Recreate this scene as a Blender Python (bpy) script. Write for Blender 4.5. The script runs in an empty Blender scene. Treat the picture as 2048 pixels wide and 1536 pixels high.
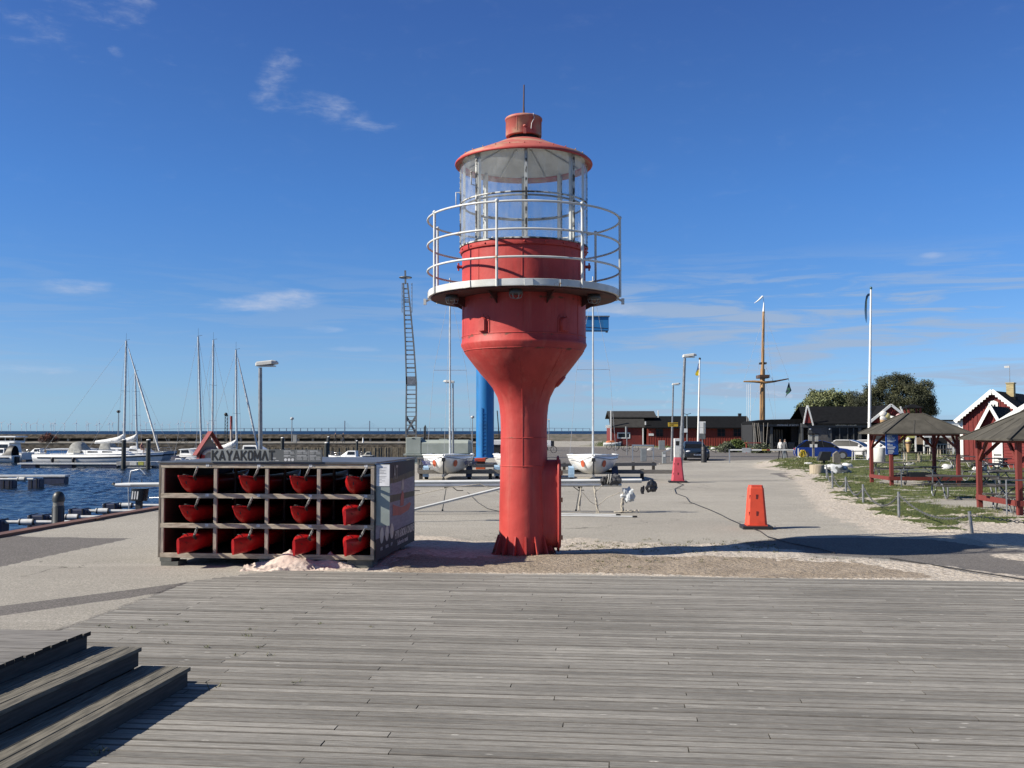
import bpy, math, random
import numpy as np
from mathutils import Vector, Matrix, noise as NZ
random.seed(7)
S = bpy.context.scene
COL = S.collection
PI = math.pi
R = math.radians
# ---------------------------------------------------------------- camera, sky, sun
FP, HCAM = 2040.0, 2.25
TH = math.atan(94 / FP)
cam = bpy.data.cameras.new('camera'); co = bpy.data.objects.new('camera', cam); COL.objects.link(co)
cam.sensor_width = 36; cam.lens = 36 * FP / 2048; cam.clip_start = .1; cam.clip_end = 60000
co.location = (0, 0, HCAM); co.rotation_euler = (PI / 2 + TH, 0, 0)
S.camera = co
SUN_EL, SUN_AZ = R(34), R(14)          # the sun stands left of the view and a little behind the camera
sdir = Vector((-math.cos(SUN_EL) * math.cos(SUN_AZ), -math.cos(SUN_EL) * math.sin(SUN_AZ), math.sin(SUN_EL)))
sl = bpy.data.lights.new('sun', 'SUN'); sl.energy = 5.0; sl.angle = R(.53); sl.color = (1, .925, .80)
so = bpy.data.objects.new('sun', sl); COL.objects.link(so)
so.rotation_euler = sdir.to_track_quat('Z', 'Y').to_euler()
W = bpy.data.worlds.new('World'); S.world = W; W.use_nodes = True
nt = W.node_tree; N = nt.nodes; L = nt.links
bg = N['Background']; bg.inputs[1].default_value = .0522
sky = N.new('ShaderNodeTexSky'); sky.sky_type = 'NISHITA'; sky.sun_disc = False
sky.sun_elevation = SUN_EL; sky.sun_rotation = math.atan2(sdir.x, sdir.y)
sky.air_density = 1.0; sky.dust_density = .25; sky.ozone_density = 3.2; sky.altitude = 0
def wn(t, **k):
    n = N.new(t)
    for a, b in k.items(): setattr(n, a, b)
    return n
def wm(op, a, b=None, c=None):
    n = wn('ShaderNodeMath', operation=op)
    for i, x in enumerate((a, b, c)):
        if x is None: continue
        if isinstance(x, (int, float)): n.inputs[i].default_value = x
        else: L.new(x, n.inputs[i])
    return n.outputs[0]
tc = wn('ShaderNodeTexCoord'); sp = wn('ShaderNodeSeparateXYZ'); L.new(tc.outputs['Generated'], sp.inputs[0])
az = wm('ARCTAN2', sp.outputs[0], sp.outputs[1]); el = wm('ARCSINE', sp.outputs[2])
def cloud_noise(sx, sy, det=8, seed=0., rough=.62, dist=.3):
    cb = wn('ShaderNodeCombineXYZ'); L.new(wm('MULTIPLY', az, sx), cb.inputs[0]); L.new(wm('MULTIPLY', el, sy), cb.inputs[1])
    cb.inputs[2].default_value = seed
    n = wn('ShaderNodeTexNoise'); L.new(cb.outputs[0], n.inputs['Vector']); n.inputs['Scale'].default_value = 1
    n.inputs['Detail'].default_value = det; n.inputs['Roughness'].default_value = rough; n.inputs['Distortion'].default_value = dist
    return n.outputs[0]
warp = cloud_noise(22, 90, seed=14.2, det=6); warp2 = cloud_noise(5, 22, seed=2.2, det=3)
def blob(a0, e0, sa, se, tilt=0, amt=1.0, wp=1.0):      # soft elliptic patch of sky round azimuth a0, elevation e0 (degrees)
    da = wm('SUBTRACT', az, R(a0)); de = wm('SUBTRACT', el, R(e0))
    c, s = math.cos(R(tilt)), math.sin(R(tilt))
    u = wm('ADD', wm('MULTIPLY', da, c), wm('MULTIPLY', de, s)); v = wm('SUBTRACT', wm('MULTIPLY', de, c), wm('MULTIPLY', da, s))
    u = wm('DIVIDE', u, R(sa)); v = wm('DIVIDE', v, R(se))
    q = wm('ADD', wm('MULTIPLY', u, u), wm('MULTIPLY', v, v))
    q = wm('ADD', q, wm('ADD', wm('MULTIPLY', wm('SUBTRACT', warp, .45), 3.2*wp), wm('MULTIPLY', wm('SUBTRACT', warp2, .5), 3.0*wp)))
    return wm('MULTIPLY', wm('MINIMUM', wm('MAXIMUM', wm('SUBTRACT', 1, q), 0), 1), amt)
def acc(lst):
    o = lst[0]
    for x in lst[1:]: o = wm('MAXIMUM', o, x)
    return o
def ramp(x, a, b):
    n = wn('ShaderNodeMapRange', interpolation_type='SMOOTHSTEP'); L.new(x, n.inputs[0]); n.inputs[1].default_value = a; n.inputs[2].default_value = b
    return n.outputs[0]
fine = cloud_noise(26, 60, seed=3.1)
wisp = acc([blob(-22.85, 21.43, 3.33, 1.12, 0, 1, 1), blob(-25.67, 19.53, 2.91, 1.40, 0, 0.8, 1), blob(-21.46, 19.37, 0.57, 0.34, -20, 0.8, 1), blob(-19.12, 19.37, 0.90, 0.45, 0, 1, 1), blob(-23.52, 18.75, 2.24, 0.39, 0, 0.6, 1), blob(-13.21, 18.63, 1.18, 2.11, -18, 0.9, 1), blob(-10.53, 17.34, 3.84, 0.90, -14, 0.95, 1)])
wispm = wm('MULTIPLY', wm('MULTIPLY', ramp(fine, .34, .80), ramp(wm('ADD', wm('MULTIPLY', wisp, .7), wm('MULTIPLY', fine, .8)), .40, 1.5)), .46)
soft = cloud_noise(14, 60, seed=9.4, det=5)
lens = acc([blob(-23.31, 7.45, 2.51, 0.48, 1, 0.8, 0.55), blob(-13.76, 7.06, 4.01, 0.67, 6, 0.8, 0.55), blob(22.47, 9.09, 0.83, 0.22, 0, 0.5, 0.6), blob(-25.1, 3.13, 3.46, 0.28, 0, 0.4, 1), blob(-8.77, 4.58, 2.20, 0.20, 0, 0.3, 1), blob(-10.7, 5.57, 1.50, 0.22, 3, 0.4, 1), blob(5.65, 6.7, 2.52, 0.39, 3, 0.5, 1)])
lensm = wm('MULTIPLY', ramp(lens, .0, .95), wm('MULTIPLY', ramp(soft, .22, .6), .72))
band = cloud_noise(7, 75, seed=1.7, det=7, rough=.6, dist=.6)
right = ramp(az, R(-14), R(14))
elm = wm('MULTIPLY', ramp(el, R(-.5), R(1.6)), wm('SUBTRACT', 1, ramp(el, R(6.2), R(10.5))))
bandm = wm('MULTIPLY', wm('MULTIPLY', ramp(band, .45, .62), elm), wm('ADD', wm('MULTIPLY', right, .58), .20))
puff = cloud_noise(42, 75, seed=5.5, det=6)
puffm = wm('MULTIPLY', wm('MULTIPLY', ramp(puff, .55, .72), wm('MULTIPLY', ramp(el, R(.9), R(1.8)), wm('SUBTRACT', 1, ramp(el, R(1.9), R(3.2))))), wm('MULTIPLY', right, .55))
tot = wm('MINIMUM', wm('ADD', wm('ADD', wispm, lensm), puffm), .9)
tint = wn('ShaderNodeMix', data_type='RGBA', blend_type='MULTIPLY'); tint.inputs[0].default_value = 1
L.new(sky.outputs[0], tint.inputs[6])
cr = wn('ShaderNodeValToRGB'); L.new(wm('DIVIDE', el, R(60)), cr.inputs[0]); e_ = cr.color_ramp.elements
TINT = [(0.38, [0.22, 0.35, 0.607]), (0.3033, [0.224, 0.376, 0.624]), (0.215, [0.224, 0.402, 0.666]), (0.1225, [0.25, 0.408, 0.651]), (0.0758, [0.296, 0.427, 0.672]), (0.0292, [0.301, 0.455, 0.755]), (0.0058, [0.293, 0.489, 0.88]), (0.5, [0.27, 0.385, 0.56]), (0.8, [0.42, 0.45, 0.5])]
for i, (p_, c_) in enumerate(sorted(TINT)):
    q_ = e_[i] if i < 2 else e_.new(p_)
    q_.position = p_; q_.color = (*c_, 1)
tv = wn('ShaderNodeVectorMath', operation='SCALE'); L.new(cr.outputs[0], tv.inputs[0]); tv.inputs['Scale'].default_value = 2.2
L.new(tv.outputs[0], tint.inputs[7])
m1 = wn('ShaderNodeMix', data_type='RGBA'); L.new(bandm, m1.inputs[0]); L.new(tint.outputs[2], m1.inputs[6]); m1.inputs[7].default_value = (4.2, 5.35, 7.2, 1)
m2 = wn('ShaderNodeMix', data_type='RGBA'); L.new(tot, m2.inputs[0]); L.new(m1.outputs[2], m2.inputs[6]); m2.inputs[7].default_value = (6.6, 7.2, 8.6, 1)
L.new(m2.outputs[2], bg.inputs[0])
S.view_settings.view_transform = 'Standard'; S.view_settings.look = 'None'; S.view_settings.exposure = .75; S.view_settings.gamma = 1
S.cycles.max_bounces = 8; S.cycles.diffuse_bounces = 2; S.cycles.transparent_max_bounces = 16; S.cycles.caustics_reflective = False; S.cycles.caustics_refractive = False
# ---------------------------------------------------------------- photo pixel -> place helpers
def ray(u, v):
    a, b = (u - 1024) / FP, (768 - v) / FP
    c, s = math.cos(TH), math.sin(TH)
    return Vector((a, c - b * s, s + b * c))
def P(u, v, y):
    r = ray(u, v); t = y / r.y
    return Vector((r.x * t, y, HCAM + r.z * t))
def G(u, v, z=0.0):
    r = ray(u, v); t = (z - HCAM) / r.z
    return Vector((r.x * t, r.y * t, z))
# ---------------------------------------------------------------- mesh collector
class MB:
    def __init__(s, X=None): s.v = []; s.f = []; s.m = []; s.sm = []; s.mat = 0; s.X = X
    def add(s, vs, fs, smooth=False):
        o = len(s.v)
        for p in vs:
            p = Vector(p)
            s.v.append(s.X @ p if s.X is not None else p)
        for f in fs: s.f.append([o + i for i in f]); s.m.append(s.mat); s.sm.append(smooth)
        return s
    def box(s, x0, y0, z0, x1, y1, z1):
        return s.add([(x0,y0,z0),(x1,y0,z0),(x1,y1,z0),(x0,y1,z0),(x0,y0,z1),(x1,y0,z1),(x1,y1,z1),(x0,y1,z1)],
                     [(3,2,1,0),(4,5,6,7),(0,1,5,4),(1,2,6,5),(2,3,7,6),(3,0,4,7)])
    def bar(s, a, b, w, h, up=(0,0,1)):          # box along a->b, w across, h along up
        a = Vector(a); b = Vector(b); d = (b - a).normalized(); u = Vector(up)
        if abs(d.dot(u)) > .99: u = Vector((0, 1, 0))
        x = d.cross(u).normalized() * w / 2; y = x.cross(d).normalized() * h / 2
        return s.add([a-x-y,a+x-y,a+x+y,a-x+y,b-x-y,b+x-y,b+x+y,b-x+y], [(0,1,2,3),(7,6,5,4),(4,5,1,0),(5,6,2,1),(6,7,3,2),(7,4,0,3)])
    def path(s, pts, r, n=8, closed=False, cap=True):
        pts = [Vector(p) for p in pts]; k = len(pts)
        rr = r if isinstance(r, (list, tuple)) else [r] * k
        vs = []; prev = None
        for i, p in enumerate(pts):
            if closed: d = pts[(i+1) % k] - pts[i-1]
            else: d = pts[min(i+1, k-1)] - pts[max(i-1, 0)]
            d.normalize()
            if prev is None:
                u = Vector((0,0,1)) if abs(d.z) < .9 else Vector((1,0,0))
                x = d.cross(u).normalized()
            else:
                x = (prev - d * prev.dot(d)).normalized()
            prev = x; y = d.cross(x)
            for j in range(n):
                t = 2 * PI * j / n
                vs.append(p + (x * math.cos(t) + y * math.sin(t)) * rr[i])
        fs = []
        for i in range(k if closed else k - 1):
            for j in range(n):
                a, b = i * n + j, i * n + (j+1) % n; c, d2 = ((i+1) % k) * n + (j+1) % n, ((i+1) % k) * n + j
                fs.append((a, b, c, d2))
        s.add(vs, fs, True)
        if cap and not closed:
            s.add([vs[j] if s.X is None else vs[j] for j in range(n)], [tuple(range(n-1, -1, -1))])
            s.add([vs[(k-1)*n+j] for j in range(n)], [tuple(range(n))])
        return s
    def tube(s, a, b, r0, r1=None, n=8): return s.path([a, b], [r0, r0 if r1 is None else r1], n)
    def lathe(s, prof, n=32, c=(0,0,0), smooth=True, a0=0, a1=2*PI, rep=False):
        full = abs(a1 - a0 - 2*PI) < 1e-6; m = n if full else n + 1
        c = Vector(c)
        if rep: prof = [q for p in prof for q in (p, p)][1:-1]      # doubled rings keep the edges crisp
        vs = [c + Vector((r * math.sin(a0 + (a1-a0)*j/n), -r * math.cos(a0 + (a1-a0)*j/n), z)) for r, z in prof for j in range(m)]
        fs = []
        for i in range(len(prof)-1):
            if rep and i % 2: continue
            for j in range(n):
                b = (j+1) % m
                fs.append((i*m+j, i*m+b, (i+1)*m+b, (i+1)*m+j))
        return s.add(vs, fs, smooth)
    def disc(s, c, r, n=16, nrm=(0,0,1), sx=1, sy=1):
        q = Vector(nrm).to_track_quat('Z', 'Y')
        return s.add([Vector(c) + q @ Vector((r*sx*math.cos(2*PI*j/n), r*sy*math.sin(2*PI*j/n), 0)) for j in range(n)], [tuple(range(n))])
    def prism(s, pts, a, b):                     # polygon pts extruded from offset vector a to b
        a = Vector(a); b = Vector(b); n = len(pts)
        return s.add([Vector(p)+a for p in pts] + [Vector(p)+b for p in pts],
                     [tuple(range(n-1,-1,-1)), tuple(range(n, 2*n))] + [(i, (i+1) % n, n+(i+1) % n, n+i) for i in range(n)])
    def poly(s, pts): return s.add(pts, [tuple(range(len(pts)))])
    def loft(s, rings, smooth=True, caps=True, closed=True):
        n = len(rings[0]); vs = [p for r in rings for p in r]; fs = []
        for i in range(len(rings)-1):
            for j in range(n if closed else n-1):
                fs.append((i*n+j, i*n+(j+1) % n, (i+1)*n+(j+1) % n, (i+1)*n+j))
        s.add(vs, fs, smooth)
        if caps: s.add(rings[0], [tuple(range(n-1,-1,-1))]); s.add(rings[-1], [tuple(range(n))])
        return s
    def ball(s, c, r, sc=(1,1,1), n=12, m=8, jit=0, seed=0):
        c = Vector(c); vs = []; fs = []
        for i in range(m+1):
            for j in range(n):
                t, p = PI*i/m, 2*PI*j/n
                d = Vector((math.sin(t)*math.cos(p), math.sin(t)*math.sin(p), math.cos(t)))
                k = 1 + (jit * NZ.noise(d*1.7 + Vector((seed, seed*2.3, 0))) if jit else 0)
                vs.append(c + Vector((d.x*sc[0], d.y*sc[1], d.z*sc[2])) * r * k)
        for i in range(m):
            for j in range(n): fs.append((i*n+j, (i+1)*n+j, (i+1)*n+(j+1) % n, i*n+(j+1) % n))
        return s.add(vs, fs, True)
    def build(s, name, mats, parent=None, bev=0, loc=None, rot=None):
        me = bpy.data.meshes.new(name); me.from_pydata([tuple(p) for p in s.v], [], s.f)
        if not isinstance(mats, (list, tuple)): mats = [mats]
        for m in mats: me.materials.append(m)
        me.polygons.foreach_set('material_index', s.m); me.polygons.foreach_set('use_smooth', s.sm)
        me.validate(); me.update()
        o = bpy.data.objects.new(name, me); COL.objects.link(o)
        if parent is not None: o.parent = parent
        if loc is not None: o.location = loc
        if rot is not None: o.rotation_euler = (0, 0, rot)
        if bev:
            b = o.modifiers.new('bevel', 'BEVEL'); b.width = bev; b.segments = 2; b.limit_method = 'ANGLE'; b.angle_limit = R(40)
        return o
def tag(o, label=None, cat=None, group=None, kind=None):
    for k, v in (('label', label), ('category', cat), ('group', group), ('kind', kind)):
        if v: o[k] = v
    return o
def T(name, label, cat, loc=(0,0,0), rz=0, group=None, kind=None):
    o = bpy.data.objects.new(name, None); COL.objects.link(o); o.empty_display_size = .2
    o.location = loc; o.rotation_euler = (0, 0, rz)
    return tag(o, label, cat, group, kind)
def copy_tree(o, loc=None, rz=None, label=None, parent=None, sc=None):
    c = o.copy(); COL.objects.link(c); c.parent = parent
    if loc is not None: c.location = loc
    if rz is not None: c.rotation_euler = (0, 0, rz)
    if label: c['label'] = label
    if sc: c.scale = (sc, sc, sc) if isinstance(sc, (int, float)) else sc
    for ch in list(o.children): copy_tree(ch, parent=c)
    return c
# ---------------------------------------------------------------- materials
MATS = {}
ALB = .77                              # real-world albedo level that goes with the exposure above
def al(c): return tuple(x * ALB for x in c)
def M(name, col, rough=.6, metal=0, col2=None, scale=4, det=6, lo=.35, hi=.65, bump=0, bscale=None, st=(1,1,1), isl=0, spec=None, emit=None, coat=0, dist=0):
    if name in MATS: return MATS[name]
    m = bpy.data.materials.new(name); m.use_nodes = True; MATS[name] = m
    n = m.node_tree.nodes; l = m.node_tree.links; b = n['Principled BSDF']
    b.inputs['Roughness'].default_value = rough; b.inputs['Metallic'].default_value = metal
    if coat: b.inputs['Coat Weight'].default_value = coat
    if spec is not None: b.inputs['Specular IOR Level'].default_value = spec
    t = n.new('ShaderNodeTexCoord'); mp = n.new('ShaderNodeMapping'); l.new(t.outputs['Object'], mp.inputs[0]); mp.inputs['Scale'].default_value = st
    ns = n.new('ShaderNodeTexNoise'); l.new(mp.outputs[0], ns.inputs['Vector']); ns.inputs['Scale'].default_value = scale; ns.inputs['Detail'].default_value = det
    ns.inputs['Distortion'].default_value = dist
    mr = n.new('ShaderNodeMapRange'); mr.interpolation_type = 'SMOOTHSTEP'; l.new(ns.outputs[0], mr.inputs[0]); mr.inputs[1].default_value = lo; mr.inputs[2].default_value = hi
    mx = n.new('ShaderNodeMix'); mx.data_type = 'RGBA'; l.new(mr.outputs[0], mx.inputs[0])
    c2 = col2 or tuple(x * .78 for x in col)
    mx.inputs[6].default_value = (*al(col), 1); mx.inputs[7].default_value = (*al(c2), 1); out = mx.outputs[2]
    if isl:
        g = n.new('ShaderNodeNewGeometry'); r2 = n.new('ShaderNodeMapRange'); l.new(g.outputs['Random Per Island'], r2.inputs[0])
        r2.inputs[3].default_value = 1 - isl; r2.inputs[4].default_value = 1 + isl
        hv = n.new('ShaderNodeVectorMath'); hv.operation = 'SCALE'; l.new(out, hv.inputs[0]); l.new(r2.outputs[0], hv.inputs['Scale']); out = hv.outputs[0]
    l.new(out, b.inputs['Base Color'])
    if bump:
        nb = n.new('ShaderNodeTexNoise'); l.new(mp.outputs[0], nb.inputs['Vector']); nb.inputs['Scale'].default_value = bscale or scale * 4; nb.inputs['Detail'].default_value = 4
        bp = n.new('ShaderNodeBump'); bp.inputs['Strength'].default_value = 1; bp.inputs['Distance'].default_value = bump
        l.new(nb.outputs[0], bp.inputs['Height']); l.new(bp.outputs[0], b.inputs['Normal'])
    if emit: b.inputs['Emission Color'].default_value = (*emit, 1); b.inputs['Emission Strength'].default_value = 1
    return m
def addnodes(m):
    n = m.node_tree.nodes; return n, m.node_tree.links, n['Principled BSDF']
WHITE = M('white_paint', (.93,.93,.91), .4, col2=(.8,.8,.77), scale=5)
GEL = M('white_gelcoat', (.97,.97,.95), .25, col2=(.86,.86,.83), scale=1.5)
ALU = M('aluminium', (.62,.64,.66), .38, .7, col2=(.5,.52,.54), scale=3)
GALV = M('galvanised_steel', (.36,.37,.38), .45, .6, col2=(.26,.27,.28), scale=9)
BLACK = M('black_rubber', (.018,.018,.02), .55)
DARK = M('dark_interior', (.02,.02,.022), .8)
GREY = M('grey_paint', (.3,.32,.32), .5, col2=(.25,.27,.27))
REDP = M('falu_red', (.21,.028,.024), .85, col2=(.155,.02,.018), scale=3, st=(6,6,1), bump=.002)
REDB = M('board_red', (.33,.052,.032), .85, col2=(.25,.037,.024), scale=3, st=(6,6,1), bump=.002)
WTRIM = M('white_trim', (.95,.95,.92), .5, col2=(.84,.84,.8))
ROOFB = M('black_roof_felt', (.009,.0095,.0105), .85, col2=(.013,.0135,.015), scale=3, spec=.1)
ROOFG = M('grey_roof_sheet', (.055,.053,.05), .8, col2=(.045,.043,.041), scale=2, spec=.15)
GLASSD = M('window_glass', (.02,.023,.027), .12, col2=(.035,.04,.045), scale=1, spec=.3)
WOOD = M('weathered_wood', (.26,.24,.21), .8, col2=(.17,.155,.135), scale=4, st=(1.5,12,12), isl=.15, bump=.002)
WOODD = M('dark_bench_wood', (.085,.075,.07), .7, col2=(.05,.045,.042), scale=4, st=(2,12,12), isl=.2)
WHEEL = M('tyre', (.02,.02,.02), .8)
CHROME = M('chrome', (.7,.7,.7), .15, 1)
SKIN = M('skin', (.45,.27,.19), .6)
# ---------------------------------------------------------------- ground
EDGE = [(-6, -13.2), (10, -12), (22.07, -11.08), (30, -10.35), (42, -9.2), (60, -7.9), (72, -7.3), (73, -2.6), (90, -2.2), (163, -1.6), (260, -1.6)]
def edge_x(y):
    return float(np.interp(y, [e[0] for e in EDGE], [e[1] for e in EDGE]))
def pw(pts): return np.array([[G(u, v).x, G(u, v).y] for u, v in pts])
def pdist(X, Y, poly):               # signed distance (positive inside)
    n = len(poly); ins = np.zeros(X.shape, bool); dm = np.full(X.shape, 1e9)
    for i in range(n):
        x0, y0 = poly[i]; x1, y1 = poly[(i+1) % n]
        c = ((y0 > Y) != (y1 > Y)); xi = (x1-x0) * (Y-y0) / ((y1-y0) if y1 != y0 else 1e-9) + x0
        ins ^= c & (X < xi)
        dx, dy = x1-x0, y1-y0; t = np.clip(((X-x0)*dx + (Y-y0)*dy) / (dx*dx+dy*dy+1e-12), 0, 1)
        dm = np.minimum(dm, np.hypot(X-x0-t*dx, Y-y0-t*dy))
    return np.where(ins, dm, -dm)
ROT = R(-6.1)                         # the decking, steps and kayak rack share this slight turn
def l2w(x, y): c, s = math.cos(ROT), math.sin(ROT); return x*c - y*s, x*s + y*c
def w2l(x, y): c, s = math.cos(-ROT), math.sin(-ROT); return x*c - y*s, x*s + y*c
DECKW = [(-5.9, -3), (-5.3, 8.0), (-4.74, 15.25), (-3.74, 16.40), (-3.39, 16.33), (7.6, 15.15), (19, 13.93), (19, -3)]
DECKL = [w2l(*p) for p in DECKW]
SANDP = [pw([(745,1122),(775,1098),(830,1068),(900,1076),(1000,1082),(1120,1079),(1400,1086),(1560,1096),(1640,1117),(1800,1122),(1950,1142),(2150,1165),(2600,1190),(2600,1240),(2048,1172),(1200,1150),(700,1150),(640,1146)]),
         pw([(1625,952),(1596,966),(1640,990),(1690,1014),(1740,1036),(1800,1052),(1900,1066),(1960,1084),(2060,1094),(2400,1110),(2400,1010),(2048,1030),(1950,1020),(1800,1010),(1700,975)]),
         pw([(1530,938),(1600,946),(1640,938),(1680,936),(1780,940),(1780,915),(1600,915)]),
         pw([(1990,1112),(2060,1106),(2500,1120),(2500,1150),(2120,1140)])]
BROWNP = pw([(960,1118),(1110,1108),(1240,1111),(1500,1117),(1700,1126),(1820,1140),(1900,1156),(1600,1158),(1200,1147),(800,1147),(770,1132),(820,1118)])
GRASSP = [pw([(1634,949),(1668,966),(1695,985),(1735,1008),(1748,1022),(1792,1034),(1815,1043),(1850,1046),(1868,1060),(1900,1057),(1910,1044),(1990,1048),(2048,1040),(2300,1050),(2500,1040),(2500,912),(2048,912),(1960,906),(1760,899),(1700,912),(1640,912),(1620,938)]),
          pw([(1556,936),(1575,926),(1600,918),(1640,922),(1655,938),(1600,940)]),
          pw([(1180,893),(1200,886),(1218,882),(1330,885),(1480,884),(1640,888),(1640,899),(1500,903),(1400,899.5),(1290,893.5)]),
          ]
BARE = [pw([(1850,1000),(1980,996),(2048,1002),(2048,1018),(1900,1014)]), pw([(1760,955),(1850,965),(1830,974),(1780,968)]), pw([(1985,1018),(2100,1015),(2100,1035),(2010,1035)])]
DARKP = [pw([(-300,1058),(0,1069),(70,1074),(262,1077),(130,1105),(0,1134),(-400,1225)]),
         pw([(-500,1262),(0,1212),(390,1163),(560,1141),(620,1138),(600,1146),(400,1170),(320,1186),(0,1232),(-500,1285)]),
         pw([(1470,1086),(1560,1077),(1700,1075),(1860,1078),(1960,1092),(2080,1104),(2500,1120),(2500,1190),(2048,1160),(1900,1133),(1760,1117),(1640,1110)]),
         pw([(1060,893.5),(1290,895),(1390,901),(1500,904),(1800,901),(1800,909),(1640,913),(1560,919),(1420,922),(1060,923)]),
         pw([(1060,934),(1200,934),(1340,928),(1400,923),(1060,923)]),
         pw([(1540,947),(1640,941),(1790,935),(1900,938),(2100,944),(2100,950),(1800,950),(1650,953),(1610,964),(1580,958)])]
def grass_mask(X, Y, NN):
    g = np.max([pdist(X, Y, p) for p in GRASSP], 0)
    k = np.clip(Y / 25, .8, 3)
    g = np.clip(.5 + (g + NN * 1.1 * k) / (.5 * k), 0, 1)
    b = np.max([pdist(X, Y, p) for p in BARE], 0); b = np.clip(.5 + (b + NN * 1.2) / .5, 0, 1)
    return g * (1 - b) * np.maximum(np.clip((NN + .24) * 5 + .5, 0, 1), pdist(X, Y, GRASSP[1]) > -.5)
def mound(x, y):                       # gentle rises of the dune turf
    c = G(1610, 931); d = ((x-c.x)/3.4)**2 + ((y-c.y)/4.5)**2
    z = .42 * math.exp(-d*1.3)
    return z
def build_ground():
    ys = [-6.0]
    while ys[-1] < 262: ys.append(ys[-1] + max(.11, .0075 * abs(ys[-1])))
    nc = 420; s_ = np.linspace(-1.15, 1.25, nc); ys = np.array(ys)
    Y = np.repeat(ys[:, None], nc, 1); X = s_[None, :] * (Y + 9)
    ex = np.interp(ys, [e[0] for e in EDGE], [e[1] for e in EDGE])[:, None]
    X = np.maximum(X, ex)
    NN = np.array([NZ.fractal((x*.9, y*.9, 0), .7, 2.1, 5) for x, y in zip(X.ravel(), Y.ravel())]).reshape(X.shape)
    sand = np.max([pdist(X, Y, p) for p in SANDP], 0); sand = np.clip(.5 + (sand + NN*.35) / .5, 0, 1)
    gr = grass_mask(X, Y, NN)
    k = np.clip(Y/25, .7, 4)
    sand = np.maximum(sand, np.clip(1.6 - abs(np.max([pdist(X, Y, p) for p in GRASSP[:2]], 0) + .2) * .8, 0, 1) * (Y > 16))
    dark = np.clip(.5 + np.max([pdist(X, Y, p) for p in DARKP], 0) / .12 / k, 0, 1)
    brown = np.clip(.5 + (pdist(X, Y, BROWNP) + NN*.25) / .35, 0, 1)
    dk = pdist(X, Y, np.array(DECKW))
    Z = 0.006 * NN + .03 * np.clip(sand, 0, 1) * (NN * .8 + .3) + gr * (.035 + .05*NN)
    Z = Z + np.array([mound(x, y) for x, y in zip(X.ravel(), Y.ravel())]).reshape(X.shape)
    # raised sandy lip round the lighthouse foot and beside the rack
    Z += .05 * np.exp(-(((X-.2)/1.2)**2 + ((Y-18.2)/.7)**2)) + .10 * np.exp(-(((X+1.75)/.5)**2 + ((Y-18.3)/.9)**2))
    Z = np.where(dk > 0.02, -.14, np.where(dk > -.25, np.minimum(Z, .024), Z))
    lip = np.abs(X - ex) < 1e-6
    Z = np.where(lip, -.0, Z)
    nr = len(ys); v = np.stack([X, Y, Z], -1).reshape(-1, 3)
    idx = np.arange(nr*nc).reshape(nr, nc)
    q = np.stack([idx[:-1,:-1], idx[:-1,1:], idx[1:,1:], idx[1:,:-1]], -1).reshape(-1, 4)
    dead = (np.abs(v[q[:,0],0]-v[q[:,1],0]) < 1e-7) & (np.abs(v[q[:,3],0]-v[q[:,2],0]) < 1e-7)
    q = q[~dead]
    me = bpy.data.meshes.new('ground'); me.from_pydata(v.tolist(), [], q.tolist())
    a = me.color_attributes.new('cover', 'FLOAT_COLOR', 'POINT')
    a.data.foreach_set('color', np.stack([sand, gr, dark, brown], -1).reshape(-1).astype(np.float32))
    me.polygons.foreach_set('use_smooth', [True]*len(me.polygons)); me.update()
    o = bpy.data.objects.new('ground', me); COL.objects.link(o); tag(o, kind='structure')
    m = M('ground_cover', (.3,.28,.26), .93); n, l, b = addnodes(m); me.materials.append(m)
    for x in list(n):
        if x.type not in ('BSDF_PRINCIPLED', 'OUTPUT_MATERIAL'): n.remove(x)
    b.inputs['Specular IOR Level'].default_value = .25
    at = n.new('ShaderNodeAttribute'); at.attribute_name = 'cover'; sp = n.new('ShaderNodeSeparateColor'); l.new(at.outputs['Color'], sp.inputs[0])
    t = n.new('ShaderNodeTexCoord')
    def no(sc, det=6, st=None, rough=.55):
        x = n.new('ShaderNodeTexNoise'); src = t.outputs['Object']
        if st: mp = n.new('ShaderNodeMapping'); mp.inputs['Scale'].default_value = st; l.new(src, mp.inputs[0]); src = mp.outputs[0]
        l.new(src, x.inputs['Vector']); x.inputs['Scale'].default_value = sc; x.inputs['Detail'].default_value = det; x.inputs['Roughness'].default_value = rough
        return x.outputs[0]
    def mth(op, p, q_=0):
        x = n.new('ShaderNodeMath'); x.operation = op
        for i, y in enumerate((p, q_)):
            if isinstance(y, (int, float)): x.inputs[i].default_value = y
            else: l.new(y, x.inputs[i])
        return x.outputs[0]
    def rmp(x, a_, b_, c_=0, d_=1):
        y = n.new('ShaderNodeMapRange'); y.interpolation_type = 'SMOOTHSTEP'; l.new(x, y.inputs[0])
        for i, z in enumerate((a_, b_, c_, d_)): y.inputs[i+1].default_value = z
        return y.outputs[0]
    def mix(f, p, q_):
        x = n.new('ShaderNodeMix'); x.data_type = 'RGBA'
        if isinstance(f, (int, float)): x.inputs[0].default_value = f
        else: l.new(f, x.inputs[0])
        for i, y in ((6, p), (7, q_)):
            if isinstance(y, tuple): x.inputs[i].default_value = (*al(y), 1)
            else: l.new(y, x.inputs[i])
        return x.outputs[2]
    big, mid, finen, grain = no(.22, 5), no(1.6, 6), no(9, 5), no(70, 3, rough=.7)
    speck = n.new('ShaderNodeTexVoronoi'); l.new(t.outputs['Object'], speck.inputs['Vector']); speck.inputs['Scale'].default_value = 55
    agg = speck.outputs['Color']; sa = n.new('ShaderNodeSeparateColor'); l.new(agg, sa.inputs[0])
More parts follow.
